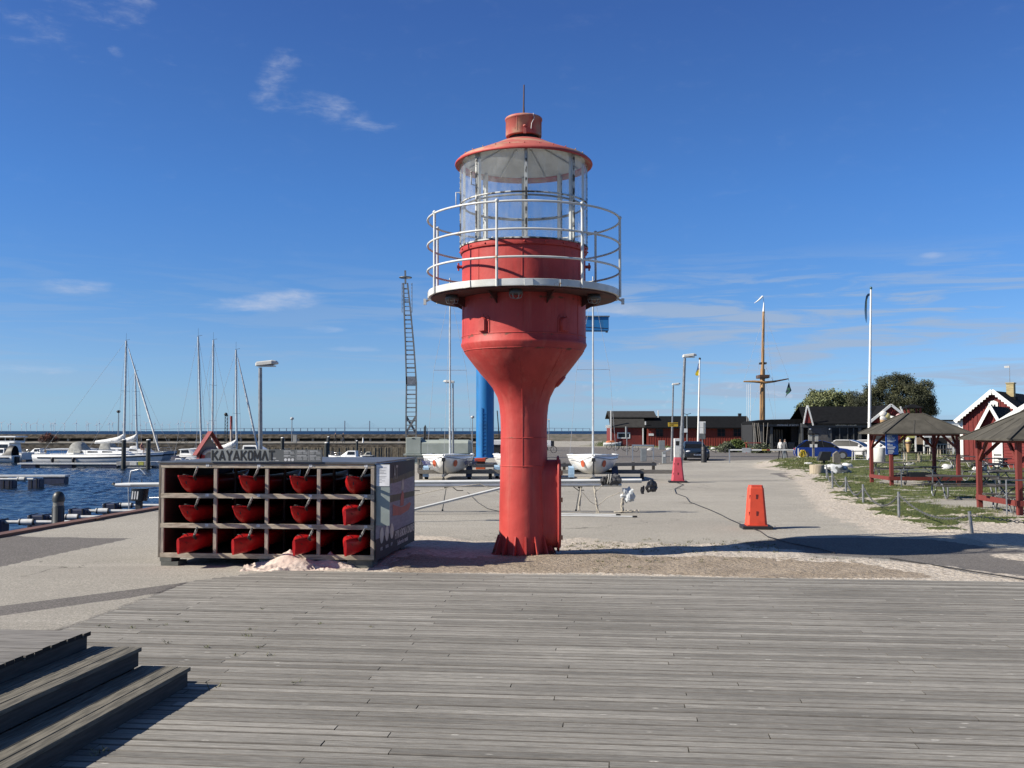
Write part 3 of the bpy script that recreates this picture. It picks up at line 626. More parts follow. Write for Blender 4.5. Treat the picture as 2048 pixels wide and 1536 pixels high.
mb = MB().lathe([(1.13,7.20),(1.245,7.13),(1.265,7.15),(1.265,7.17),(1.235,7.20),(1.19,7.24),(1.05,7.295),(.80,7.40),(.55,7.51),(.42,7.575),(.34,7.60),(.20,7.62)], 72)
mb2 = MB()
for i in range(28):
    a = 2*PI*i/28; d = Vector((math.sin(a), -math.cos(a), 0)); mb.ball(d*1.17+Vector((0,0,7.262)), .013, n=6, m=4)
rf = mb.build('roof', FADED, LH)
MB().lathe([(1.232,7.135),(1.262,7.125),(1.272,7.15),(1.262,7.175)], 72).build('roof_rim', RED, rf)
mb = MB().lathe([(1.16,7.19),(1.0,7.275),(.55,7.46),(.22,7.60)], 64)
for i in range(8):
    a = 2*PI*i/8 + R(23); d = Vector((math.sin(a), -math.cos(a), 0)); mb.tube(d*1.1+Vector((0,0,7.20)), d*.35+Vector((0,0,7.53)), .02, n=6)
mb.build('ceiling', INW, rf)
mb = MB().lathe([(.0,8.06),(.30,8.05),(.333,8.035),(.345,8.02),(.345,7.99),(.332,7.985),(.332,7.695),(.325,7.68),(.27,7.68)], 48)
for a in (-22, 30, 70): mb.path(seam(R(a), [(.333,7.73),(.333,7.98)]), .005, 5)
v_ = mb.build('ventilator', FADED, LH)
MB().lathe([(.25,7.58),(.25,7.73)], 32).build('ventilator_neck', DARK, v_)
for a in (3, 123, 243):
    mb = MB()
    d = Vector((math.sin(R(a)), -math.cos(R(a)), 0)); mb.bar(d*.335+Vector((0,0,7.66)), d*.335+Vector((0,0,7.80)), .05, .02, up=d); mb.ball(d*.34+Vector((0,0,7.80)), .035, (1,1,.7)); mb.build('ventilator_bracket', FADED, v_)
mb = MB().path([(.17,-.29,8.05),(.19,-.30,7.95),(.14,-.33,7.85),(.13,-.335,7.74)], .006, 5)
mb.build('cable', WG, v_)
MB().tube((0,0,8.05),(0,0,8.26),.022,.016).tube((0,0,8.26),(.006,0,8.67),.015,.012).build('spike', M('spike_iron', (.10,.045,.04), .7), LH)
for a in (-6, 58, -62):
    d = Vector((math.sin(R(a)), -math.cos(R(a)), 0)) * 1.45
    mb = MB().lathe([(0,4.655),(.10,4.655),(.12,4.60),(.115,4.57),(.0,4.56)], 16, c=(d.x,d.y,0))
    fl = mb.build('floodlight', M('lamp_housing', (.10,.09,.085), .5), LH)
    mb = MB()
    for k in range(6):
        t = 2*PI*k/6; mb.path([(d.x+.11*math.cos(t), d.y+.11*math.sin(t), 4.57), (d.x+.09*math.cos(t), d.y+.09*math.sin(t), 4.51), (d.x, d.y, 4.49)], .006, 5)
    mb.build('lamp_cage', GALV, fl)
# ---------------------------------------------------------------- stroke lettering
GLY = {'K': ([[(0,0),(0,1)], [(.62,1),(.08,.42)], [(.22,.56),(.64,0)]], .64), 'A': ([[(0,0),(.34,1)], [(.34,1),(.68,0)], [(.13,.24),(.55,.24)]], .68), 'Y': ([[(0,1),(.31,.42)], [(.62,1),(.31,.42)], [(.31,.42),(.31,0)]], .62),
       'O': ([[(.0,.2),(0,.8)], [(0,.8),(.13,1)], [(.13,1),(.37,1)], [(.37,1),(.5,.8)], [(.5,.8),(.5,.2)], [(.5,.2),(.37,0)], [(.37,0),(.13,0)], [(.13,0),(0,.2)]], .5),
       'M': ([[(0,0),(0,1)], [(0,1),(.36,.2)], [(.36,.2),(.72,1)], [(.72,1),(.72,0)]], .72), 'V': ([[(0,0),(.33,1)], [(.33,1),(.66,0)]], .66), 'T': ([[(0,1),(.56,1)], [(.28,1),(.28,0)]], .56)}
def letters(mb, txt, org, ux, uz, h, w, gap=.2, th=.004, wid=1):
    org = Vector(org); ux = Vector(ux); uz = Vector(uz); nr = ux.cross(uz); x = 0; hh = h - w; k = 0
    for ch in txt:
        st, adv = GLY[ch]
        for a, b in st:
            k += 1; off = nr * (th/2 + .0002*(k % 5))
            A = org + ux*((x + a[0])*hh*wid + w/2) + uz*(a[1]*hh + w/2) + off; B = org + ux*((x + b[0])*hh*wid + w/2) + uz*(b[1]*hh + w/2) + off
            d = (B - A).normalized() * (w*.5 if abs((B-A).normalized().dot(ux)) < .05 or abs((B-A).normalized().dot(uz)) < .05 else w*.38); mb.bar(A - d, B + d, th, w, up=nr.cross((B-A)).normalized())
        x += adv + gap
    return x
def text_mesh(txt, size, name, mat, parent, org, ux, uz, bold=.0, sx=1, align='LEFT', ext=.001):
    cu = bpy.data.curves.new(name, 'FONT'); cu.body = txt; cu.size = size; cu.offset = bold; cu.extrude = ext; cu.align_x = align; cu.resolution_u = 2
    tmp = bpy.data.objects.new(name, cu); me = bpy.data.meshes.new_from_object(tmp); bpy.data.objects.remove(tmp); bpy.data.curves.remove(cu)
    ux = Vector(ux).normalized(); uz = Vector(uz).normalized(); nr = ux.cross(uz)
    X = Matrix((( ux.x*sx, uz.x, nr.x, org[0]), (ux.y*sx, uz.y, nr.y, org[1]), (ux.z*sx, uz.z, nr.z, org[2]), (0,0,0,1)))
    me.transform(X); me.materials.clear(); me.materials.append(mat); me.name = name
    o = bpy.data.objects.new(name, me); COL.objects.link(o); o.parent = parent
    return o
# ---------------------------------------------------------------- kayak rack
KR = T('kayak_rack', 'weathered timber rental rack with four columns and three rows of red kayaks', 'kayak rack', (-5.90, 17.20, 0), ROT)
KW, KD, KB, KT = 3.66, 3.2, .135, 1.71
FR = M('rack_timber', (.56,.48,.37), .8, col2=(.33,.275,.21), scale=2.5, st=(2,9,9), isl=.14, bump=.002)
FRV = M('rack_upright', (.46,.39,.32), .8, col2=(.30,.25,.205), scale=2.5, st=(9,9,2), isl=.12, bump=.002)
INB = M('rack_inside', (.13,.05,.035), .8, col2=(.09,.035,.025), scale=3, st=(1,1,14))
PANEL = M('panel_dark', (.03,.033,.036), .7)
xs = [0.0, .918, 1.805, 2.69, 3.60]; zs = [KB, .63, 1.128, 1.632]; bh = .078
for i, z in enumerate(zs):
    MB().box(.0, 0, z, KW, .045, z+bh).build('beam', FR, KR, bev=.004)
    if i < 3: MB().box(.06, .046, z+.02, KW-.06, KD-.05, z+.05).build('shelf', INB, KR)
for x in xs: MB().box(x, .0018 if 0 else .004, KB+.0, x+.057, .05, KT-.001).build('upright', FRV, KR, bev=.003) if x in (0.0, 3.60) else [MB().box(x, .008, a+bh, x+.057, .06, b).build('upright', FRV, KR, bev=.003) for a, b in zip(zs[:-1], zs[1:])]
for y in (.9, 1.9): 
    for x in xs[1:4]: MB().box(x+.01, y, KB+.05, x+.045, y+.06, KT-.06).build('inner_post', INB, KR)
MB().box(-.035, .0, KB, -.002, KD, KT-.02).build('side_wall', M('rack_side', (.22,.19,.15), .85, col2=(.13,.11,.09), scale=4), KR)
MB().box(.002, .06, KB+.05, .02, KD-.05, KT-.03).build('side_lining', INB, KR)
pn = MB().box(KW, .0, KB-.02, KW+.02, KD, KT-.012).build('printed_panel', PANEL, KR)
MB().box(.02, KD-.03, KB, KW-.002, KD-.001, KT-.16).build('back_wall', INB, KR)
MB().box(-.05, -.015, KT+.001, KW+.035, KD+.03, KT+.028).build('roof', M('rack_roof', (.13,.14,.155), .45, col2=(.085,.09,.10), scale=3, st=(1,4,1)), KR)
MB().box(-.02, -.012, KT-.012, KW+.0, .02, KT+.0).build('roof_trim', M('rack_trim', (.12,.085,.06), .9), KR)
# print on the side panel: reeds, water, red kayak with paddler, dark foot, round icons
px = KW + .0215
def pq(mb, pts, lift=0): mb.poly([(px + lift, y, z) for y, z in pts])
WAT = M('print_water', (.22,.235,.27), .7, col2=(.29,.31,.34), scale=5, st=(1,1,5)); REED = M('print_reeds', (.13,.13,.055), .7, col2=(.06,.065,.04), scale=6, st=(1,3,1)); SKY_ = M('print_dark', (.025,.027,.03), .7)
mb = MB(); pq(mb, [(.02,.50),(3.17,.50),(3.17,1.68),(.02,1.68)]); mb.build('print_background', SKY_, pn)
mb = MB(); pq(mb, [(.02,.40),(3.15,.40),(3.15,1.40),(.02,1.35)], .002); mb.build('print_water', WAT, pn)
for pts_ in ([(.02,1.34),(1.6,1.33),(3.15,1.38),(3.15,1.50),(1.6,1.43),(.02,1.42)], [(.02,1.02),(1.5,1.0),(3.15,.99),(3.15,1.09),(1.5,1.12),(.02,1.16)]): mb = MB(); pq(mb, pts_, .004); mb.build('print_reeds', REED, pn)
mb = MB(); pq(mb, [(1.25,.96),(1.6,.90),(1.95,.86),(2.3,.86),(2.7,.90),(2.85,.86),(2.6,.76),(1.9,.72),(1.25,.76)], .006); mb.build('print_kayak', M('print_red', (.42,.07,.045), .6, col2=(.34,.06,.04)), pn)
mb = MB(); pq(mb, [(1.85,.88),(2.15,.88),(2.18,1.08),(2.05,1.16),(1.9,1.06)], .007); mb.build('print_jacket', M('print_red', (.42,.07,.045)), pn)
mb = MB(); pq(mb, [(1.95,1.17),(2.14,1.17),(2.18,1.28),(2.09,1.38),(1.98,1.30)], .007); mb.build('print_paddler', M('print_grey', (.3,.29,.29), .4), pn)
mb = MB(); pq(mb, [(.02,.16),(3.17,.16),(3.17,.49),(.02,.47)], .007); mb.build('print_foot', SKY_, pn)
for y in (.42, .80, 1.18):
    mb = MB(); mb.add([(px+.009, y+.135*math.cos(2*PI*k/20), .50+.135*math.sin(2*PI*k/20)) for k in range(20)], [tuple(range(20))]); mb.build('print_icon', M('print_icon', (.46,.47,.47), .4), pn)
text_mesh('HYR & BOKA ONLINE', .20, 'print_lettering', M('print_white', (.6,.6,.6), .4), pn, (px+.009, 1.42, .33), (0,1,0), (0,0,1), .004, .86)
text_mesh('Selfservice rental', .12, 'print_lettering', M('print_white', (.5,.5,.5), .4), pn, (px+.009, 1.62, .20), (0,1,0), (0,0,1), .002, 1.1)
text_mesh('AT', .34, 'print_lettering', M('print_dim', (.24,.25,.25), .4), pn, (px+.008, 1.30, 1.40), (0,1,0), (0,0,1), .006, .8)
for k in range(3): text_mesh(('HYR', 'BOKA', 'APP')[k], .08, 'print_lettering', M('print_white', (.5,.5,.5), .4), pn, (px+.009, .33+.38*k, .25), (0,1,0), (0,0,1), .001, 1)
# front-facing information board standing out beside the corner, with a laminated notice
ib = MB().box(KW+.024, .03, .70, KW+.25, .06, 1.70).build('side_board', M('side_board_grey_green', (.30,.345,.33), .55, col2=(.26,.30,.285)), KR)
nt_ = MB().box(KW+.026, .022, 1.345, KW+.247, .0285, 1.695).build('paper_notice', M('paper', (.97,.97,.98), .6), ib)
mb = MB()
for k in range(11):
    if k != 5: mb.box(KW+.06, .0205, 1.645-.024*k, KW+.06+random.uniform(.05,.14), .0215, 1.650-.024*k)
mb.build('notice_text', M('ink_grey', (.25,.25,.27), .6), nt_)
# sign board on the roof edge
sg = MB().box(.88, -.035, KT-.0+.029, 1.88, -.01, KT+.235).build('sign_board', M('sign_grey', (.27,.285,.28), .5), KR)
sg2 = MB().box(1.882, -.035, KT+.029, 2.78, -.01, KT+.232).build('information_board', M('sign_dark_grey', (.13,.135,.135), .5), KR)
mb = MB(); letters(mb, 'KAYAKOMVT', (.895, -.0352, KT+.050), (1,0,0), (0,0,1), .168, .028, gap=.31, wid=.92); mb.build('sign_lettering', M('sign_black', (.012,.012,.012), .5), sg)
mb = MB(); IW = M('info_white', (.75,.75,.75), .5)
for cx in (2.13, 2.40, 2.58): pass
for c in range(3): mb.add([(2.165+.06*c+.024*math.cos(2*PI*k/16), -.0358, KT+.065+.024*math.sin(2*PI*k/16)) for k in range(15,-1,-1)], [tuple(range(16))])
for x0 in (2.135, 2.36, 2.575):
    mb.box(x0, -.0357, KT+.205, x0+random.uniform(.09,.15), -.0351, KT+.214); mb.box(x0, -.0357, KT+.125, x0+random.uniform(.10,.19), -.0351, KT+.134)
    for k in range(9):
        if 3 <= k <= 4 or (x0 < 2.2 and k > 5): continue
        z = KT+.195-.016*k; mb.box(x0, -.0356, z-.004, x0+random.uniform(.07,.09), -.0351, z); mb.box(x0+.105, -.0356, z-.004, x0+random.uniform(.17,.19), -.0351, z)
    if x0 > 2.2: mb.box(x0-.018, -.0356, KT+.04, x0-.015, -.0351, KT+.225)
mb.box(1.93, -.0357, KT+.085, 2.0, -.0351, KT+.095); mb.box(1.89, -.0357, KT+.045, 1.96, -.0351, KT+.05); mb.box(1.99, -.0357, KT+.045, 2.05, -.0351, KT+.052)
mb.build('information_text', IW, sg2)['kind'] = 'stuff'
k_ = 12
for r_ in range(4):
    z = (1.64, 1.14, .64)[r_] if r_ < 3 else 0
    if r_ == 3: continue
    for c_ in range(4):
        x = xs[c_+1] - (.135 if c_ < 3 else .11)
        tg = MB().box(x, -.0045, z+.018, x+.055, -.0005, z+.062).build('number_plate', M('plate_white', (.8,.8,.8), .5), KR)
        MB().tube((x+.085,-.006,z+.03),(x+.085,.004,z+.03),.009).build('bolt', GALV, KR)
        text_mesh(str(k_), .036, 'plate_number', M('ink_grey', (.25,.25,.27), .6), tg, (x+.008, -.0048, z+.028), (1,0,0), (0,0,1), 0, .8, ext=.0002); k_ -= 1
mb = MB().box(.02,.0,.0,.32,.35,.068).box(.0,-.0,.07,.2,.35,.132); mb.build('block', M('concrete_block', (.16,.165,.145), .9, col2=(.12,.125,.11), scale=8), KR)
MB().box(3.2,.05,.0,3.62,.4,.132).build('block', M('concrete_block', (.2,.2,.18)), KR); MB().box(1.7,.05,.0,2.1,.4,.132).build('block', M('concrete_block', (.2,.2,.18)), KR)
for x in (.1, 1.8, 3.2): MB().box(x,2.6,.0,x+.35,2.9,.132).build('block', M('concrete_block', (.2,.2,.18)), KR)
# kayaks
KRED = M('kayak_red', (.56,.013,.015), .36, col2=(.42,.011,.013), scale=3.5, det=9, st=(1,3,3), spec=.35)
def kayak_mesh(kind):
    rings = []; Lk = 2.75; n = 18
    for i in range(25):
        t = i / 24
        e_ = min(t, 1-t) / .42
        wd = .27 * (1 - max(0, 1-e_) ** 1.9) if kind == 'A' else .27 * (1 - max(0, 1-e_) ** 2.2)
        wd = max(wd, .014 if kind == 'A' else .026)
        if kind == 'A':
            dk = .30 + .045 * (abs(2*t-1) ** 3)
            keel = .31 * max(0, 1 - t/.19) ** 1.6 + .31 * max(0, 1 - (1-t)/.19) ** 1.6
            keel = min(keel, dk - .02)
        else:
            dk = .27 + .05 * (1 - abs(2*t-1) ** 2); keel = .012 * max(0, 1-t*8)
        ring = []
        for j in range(n):
            a = 2*PI*j/n; c, s = math.cos(a), math.sin(a)
            hgt = dk - keel; mid = keel + hgt*.72
            if s < 0: z = mid + s * (mid - keel); x = wd * math.copysign(abs(c) ** (1.25 if kind == 'A' else .6), c)
            else: z = mid + s * (dk - mid) * 1.0; x = wd * math.copysign(abs(c) ** .8, c)
            ring.append(Vector((x, t*Lk, z)))
        rings.append(ring)
    return MB().loft(rings)
def kayak(kind, label):
    t = T('kayak', label, 'kayak', group='red kayaks stored in the rental rack')
    kayak_mesh(kind).build('hull', KRED, t)
    dk = .33 if kind == 'A' else .30
    mb = MB().path([(-.05,.25,dk-.02),(-.03,.22,dk+.015),(.03,.22,dk+.015),(.05,.25,dk-.02)], .006, 6)
    mb.path([(-.10,.45,dk-.03),(0,.30,dk+.004),(.10,.45,dk-.03),(.0,.6,dk+.0),(-.12,.8,dk-.03)], .004, 5)
    mb.path([(.02,.18,dk-.02),(.055,.16,dk-.10),(.06,.17,dk-.14)], .009, 6); mb.build('deck_cord', BLACK, t)
    if kind == 'B':
        mb = MB()
        for k in range(5): mb.path([(.072,.10+.02*k,dk-.10+.008*(k%2)),(.085,.13+.02*k,dk-.13)], .003, 4)
        mb.build('moulded_emblem', M('kayak_dark_red', (.22,.01,.01), .6), t)
    mb = MB().path([(.16,.30,dk-.07),(.17,.22,dk-.03),(.22,.14,dk+.02)], .022, 8); mb.build('lock_joint', BLACK, t)
    MB().path([(.20,.16,dk+.0),(.255,.11,dk+.07),(.31,.06,dk+.15)], [.016,.02,.016], 8).build('lock_arm', M('lock_arm_grey', (.42,.41,.39), .5, col2=(.08,.08,.08), scale=14, lo=.45, hi=.55), t)
    return t
kA = kB = None
rowz = (1.18, .685, .19)
crop = [[(205,'A'),(660,'A'),(1035,'A'),(1450,'A')], [(218,'A'),(614,'A'),(1042,'A'),(1430,'B')], [(214,'B'),(620,'B'),(1066,'B'),(1436,'B')]]
rn = ('top', 'middle', 'bottom'); cn = ('first', 'second', 'third', 'fourth')
for r_ in range(3):
    for c_ in range(4):
        u, kd = crop[r_][c_]
        x = (u - 75) * .002287 + (.14 if kd == 'A' else .17); y = -.30 if kd == 'A' else -.38
        wx, wy = l2w(x, y); loc = (-5.90 + wx, 17.20 + wy, rowz[r_] + (.035 if kd == 'B' else 0))
        lab = 'red kayak with %s, %s of the %s row of the timber rack' % ('raked bow' if kd == 'A' else 'blunt end', cn[c_], rn[r_])
        src = kA if kd == 'A' else kB
        if src is None:
            o = kayak(kd, lab); o.location = loc
            if kd == 'A': kA = o
            else: kB = o
        else: o = copy_tree(src, loc, 0, lab)
        o.rotation_euler = (0 if kd == 'A' else R(2.2), 0, ROT + R((-4, -3, -4, 0)[c_] if kd == 'A' else (-5, -5, -4, -1.5)[c_]) + R(random.uniform(-.8,.8)))
# pink-white sand heaps spilled under the rack
def heap(name, label, c, rx, ry, h, seed, n=80):
    vs = []; fs = []
    for i in range(n):
        for j in range(n):
            x, y = -1+2*i/(n-1), -1+2*j/(n-1); r = math.hypot(x, y); q = NZ.fractal((x*2.2+seed, y*2.2, seed), .6, 2.2, 6)
            z = h * max(0, 1-r*(1+.55*q)) ** 1.4 * (1.05+.35*q) - .015*(r > .93) + .007*NZ.noise((x*9, y*9, seed))*(r < .85)
            vs.append((c[0]+x*rx, c[1]+y*ry, .006+max(z, -.02)))
    for i in range(n-1):
        for j in range(n-1): fs.append((i*n+j, (i+1)*n+j, (i+1)*n+j+1, i*n+j+1))
    mb = MB(); mb.add(vs, fs, True)
    o = mb.build(name, M('pale_pink_sand', (.70,.58,.50), .95, col2=(.58,.47,.40), scale=6, bump=.012, bscale=14)); tag(o, label, 'sand', kind='stuff')
heap('sand_heap', 'peaked heap of pale pink sand spilled before the kayak rack', (G(590,1130).x, 16.9), .78, .52, .25, 1.3)
heap('sand_heap', 'low pink sand heap under the right part of the kayak rack', (G(672,1125).x, 17.05), .62, .5, .19, 4.4)
# ---------------------------------------------------------------- water, quay edge, breakwater
WZ = -1.9
def mat_water(name, base, bd, sc):
    m = M(name, base, .12); n, l, b = addnodes(m)
    t = n.new('ShaderNodeTexCoord'); mp = n.new('ShaderNodeMapping'); l.new(t.outputs['Object'], mp.inputs[0]); mp.inputs['Scale'].default_value = (.55, 1.25, 1)
    a = n.new('ShaderNodeTexNoise'); l.new(mp.outputs[0], a.inputs['Vector']); a.inputs['Scale'].default_value = sc; a.inputs['Detail'].default_value = 4; a.inputs['Roughness'].default_value = .52; a.inputs['Distortion'].default_value = .8
    bp = n.new('ShaderNodeBump'); bp.inputs['Distance'].default_value = bd; l.new(a.outputs[0], bp.inputs['Height']); l.new(bp.outputs[0], b.inputs['Normal'])
    b.inputs['Specular IOR Level'].default_value = .35
    return m
mw = mat_water('harbour_water', (.008,.014,.022), .10, 2.2)
MB().add([(-1200,-20,WZ),(40,-20,WZ),(40,166,WZ),(-1200,166,WZ)], [(0,1,2,3)]).build('water', mw)['kind'] = 'structure'
MB
def waves():
    xs_ = np.arange(-66, -1, .34); ys_ = np.concatenate([np.arange(18, 90, .30), np.arange(90, 160, .5)])
    X, Y_ = np.meshgrid(xs_, ys_); Zs = np.zeros(X.shape); rng = np.random.RandomState(5)
    for k in range(46):
        wl = rng.uniform(.6, 1.8); th = rng.normal(.5, .75); a = .0062 * wl ** .9 * rng.uniform(.5, 1.3)
        Zs += a * np.sin(2*np.pi/wl*(X*np.cos(th)+Y_*np.sin(th)) + rng.uniform(0, 6.28))
    n = len(xs_); idx = np.arange(X.size).reshape(X.shape)
    q = np.stack([idx[:-1,:-1], idx[:-1,1:], idx[1:,1:], idx[1:,:-1]], -1).reshape(-1, 4)
    me = bpy.data.meshes.new('harbour_ripples'); me.from_pydata(np.stack([X, Y_, Zs+WZ+.07], -1).reshape(-1,3).tolist(), [], q.tolist()); me.materials.append(mw)
    me.polygons.foreach_set('use_smooth', [True]*len(me.polygons)); o = bpy.data.objects.new('harbour_water', me); COL.objects.link(o); o['kind'] = 'structure'
waves()
ms = mat_water('open_sea', (.016,.045,.10), 2.5, .12); ms.node_tree.nodes['Principled BSDF'].inputs['Specular IOR Level'].default_value = .06; ms.node_tree.nodes['Principled BSDF'].inputs['Roughness'].default_value = .5
MB().add([(-42000,166.2,WZ),(42000,166.2,WZ),(42000,48000,WZ),(-42000,48000,WZ)], [(0,1,2,3)]).build('sea', ms)['kind'] = 'structure'
mb = MB(); pts = [(edge_x(y), y) for y in [-6] + [e[1]*0 + yy for e, yy in zip([(0,0)]*26, np.linspace(0, 72, 26))]] + [(-2.6,73.5),(-2.2,90),(-1.6,160)]
rg = []
for x, y in pts: rg.append([Vector((x-.02,y,-2.6)), Vector((x-.02,y,.062)), Vector((x+.30,y,.062)), Vector((x+.30,y,-.05))])
mb.loft(rg, smooth=False, closed=False, caps=False)
mq = M('quay_capping', (.20,.095,.06), .7, col2=(.13,.065,.045), scale=1.5, st=(3,.6,3), bump=.003)
o = mb.build('quay_edge', mq); o['kind'] = 'structure'
STONE = M('breakwater_stone', (.21,.175,.13), .95, col2=(.085,.07,.05), scale=1.1, st=(1,1,2.2), bump=.05, bscale=3, lo=.38, hi=.62)
CONC = M('harbour_concrete', (.36,.33,.28), .9, col2=(.24,.22,.18), scale=.8, st=(1,1,3))
bw = T('breakwater', 'long stone breakwater wall across the harbour mouth with walkway', 'breakwater', (-60,160,0))
MB().box(-240,0,-3,58.4,12,.30).build('quay_block', STONE, bw); MB().box(-240,-.05,.302,58.4,12,.37).build('walkway', CONC, bw)
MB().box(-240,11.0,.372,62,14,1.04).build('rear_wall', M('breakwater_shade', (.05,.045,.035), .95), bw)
MB().box(-240,10.2,.372,58.4,10.99,.56).build('ledge', CONC, bw); MB().box(-240,10.1,1.042,62,14,1.70).build('parapet', STONE, bw)
mb = MB()
for k in range(60): x = 57.8 - 2.4*k; mb.box(x, 10.3, .562, x+.32, 10.9, 1.04)
mb.build('wall_posts', CONC, bw)['kind'] = 'stuff'
mb = MB(); random.seed(4)
for k in range(210):
    x = 20.0 + k*.19; mb.box(x, -.32+random.uniform(-.04,.04), -3, x+.15, -.06, -.28+random.uniform(-.04,.04))
mb.build('timber_piling', M('piling_wood', (.36,.30,.20), .9, col2=(.20,.16,.11), scale=2, isl=.3, st=(3,3,1)), bw)['kind'] = 'stuff'
mb = MB(); n = 90
vs = []; fs = []
for i in range(n+1):
    for j in range(7):
        x = -6 + i*1.6; y = 226 + j*3; q = NZ.fractal((x*.5,y*.5,3), .8, 2.2, 4)
        vs.append((x, y, -.12 + (j/6)**.8*1.65 + .22*q*(0 < j < 6)))
for i in range(n):
    for j in range(6): fs.append((i*7+j, (i+1)*7+j, (i+1)*7+j+1, i*7+j+1))
mb.add(vs, fs); mb.box(-6, 244.2, -3, 138, 247, 1.52); o = mb.build('sea_dike', M('dike_rock', (.17,.14,.105), .95, col2=(.09,.085,.05), scale=.8, bump=.06, bscale=2)); tag(o, kind='structure')
# far coast and islands
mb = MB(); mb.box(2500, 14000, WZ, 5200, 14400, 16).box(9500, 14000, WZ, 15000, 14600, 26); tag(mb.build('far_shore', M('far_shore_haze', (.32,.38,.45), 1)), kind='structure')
# ---------------------------------------------------------------- wind farm and bridge on the horizon
TW = M('turbine_white', (.85,.87,.9), .8, col2=(.8,.82,.86))
def turbine(loc, ang, k):
    t = T('wind_turbine', 'pale wind turbine standing in the sea on the far horizon', 'wind turbine', loc, group='wind turbines on the horizon')
    MB().tube((0,0,0),(0,0,74),2.5,1.7,n=8).build('tower', TW, t)
    mb = MB()
    for q in range(3):
        a = ang + q*2*PI/3; d = Vector((math.sin(a), 0, math.cos(a))); e = Vector((d.z,0,-d.x))
        c = Vector((0,-3,75)); mb.prism([c+e*1.6, c+d*9+e*2.8, c+d*40+e*.5, c+d*40-e*.5, c+d*9-e*1.6, c-e*1.6], (0,-.4,0), (0,.4,0))
    mb.ball((0,-3,75), 2.6, n=8, m=6); mb.box(-1.8,-3,73.2,1.8,5,76.6); mb.build('rotor', TW, t)
TP = [x/7.877 for x in (22,130,165,340,410,480,578,680,803,840,862,1013,1200,1365,1390,1520,1562,1718,1775,1935)] + [160+x/7.877 for x in (810,950,1040,1175,1290,1405,1545,1645,1745,2010)] + [416, 427]
random.seed(11)
for i, u in enumerate(TP):
    far = i in (1,3,5,7,9,13,15,21,24,25,31); Y = 11500 if far else 9000 + 300*(i % 3)
    p = P(u, 862, Y); turbine((p.x, Y, WZ), random.uniform(0, 2.09), i)
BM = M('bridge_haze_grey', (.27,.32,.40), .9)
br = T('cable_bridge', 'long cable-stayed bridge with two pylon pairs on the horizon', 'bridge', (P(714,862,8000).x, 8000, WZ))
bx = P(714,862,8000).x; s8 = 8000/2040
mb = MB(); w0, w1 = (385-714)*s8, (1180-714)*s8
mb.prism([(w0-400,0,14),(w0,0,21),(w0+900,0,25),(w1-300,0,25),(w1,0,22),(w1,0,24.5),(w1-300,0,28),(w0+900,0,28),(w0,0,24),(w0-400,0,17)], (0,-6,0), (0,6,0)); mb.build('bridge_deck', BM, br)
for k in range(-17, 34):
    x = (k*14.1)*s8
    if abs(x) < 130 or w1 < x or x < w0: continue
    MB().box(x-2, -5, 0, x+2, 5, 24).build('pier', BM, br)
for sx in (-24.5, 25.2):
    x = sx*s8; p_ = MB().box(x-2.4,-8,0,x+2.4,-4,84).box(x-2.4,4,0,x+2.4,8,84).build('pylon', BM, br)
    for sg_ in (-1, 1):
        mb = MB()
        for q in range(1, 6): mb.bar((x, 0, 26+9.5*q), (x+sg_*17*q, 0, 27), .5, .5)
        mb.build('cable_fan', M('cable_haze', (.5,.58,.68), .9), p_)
# ---------------------------------------------------------------- harbour furniture
def lamp_post(name, label, u0, v0, u1, v1, Y, hl, hx, group=None, r=.055, base=None):
    b = P(u0, v0, Y) if base is None else base; t_ = P(u1, v1, Y)
    b = Vector(b); t = T(name, label, 'street lamp', b, group=group)
    d = t_ - b
    MB().tube((0,0,0), d*.45, r*1.25, r*1.2, n=10).tube(d*.45, d, r*.95, r*.8, n=10).build('post', GALV, t)
    mb = MB(Matrix.Translation(d)); h = hl*.20; w = hl*.30; sgn = 1 if hx > 0 else -1; a0 = -.09*sgn
    rings = []
    for q, (f, k) in enumerate(((0,.8),(.04,1),(.75,1.0),(.92,.75),(1.0,.35))):
        x = a0 + sgn*f*hl; z = .03 + f*h*.55; rings.append([Vector((x,-w*k,z)), Vector((x,w*k,z)), Vector((x,w*k*.9,z+h*k*.8)), Vector((x,w*k*.5,z+h*k)), Vector((x,-w*k*.5,z+h*k)), Vector((x,-w*k*.9,z+h*k*.8))][::sgn])
    mb.loft(rings, smooth=False); mb.build('lamp_head', M('lamp_head_white', (.66,.66,.63), .45, col2=(.55,.55,.52)), t, bev=.01)
    mb = MB(Matrix.Translation(d)); mb.box(min(a0+sgn*.1*hl, a0+sgn*.85*hl), -w*.8, .012+h*.1, max(a0+sgn*.1*hl, a0+sgn*.85*hl), w*.8, .04+h*.1); mb.build('lens', M('lamp_lens', (.5,.5,.48), .3), t)
    return t
lamp_post('street_lamp', 'tall street lamp with long white head behind the kayak rack', 521, 1045, 520.5, 735, 24.5, .52, 1)
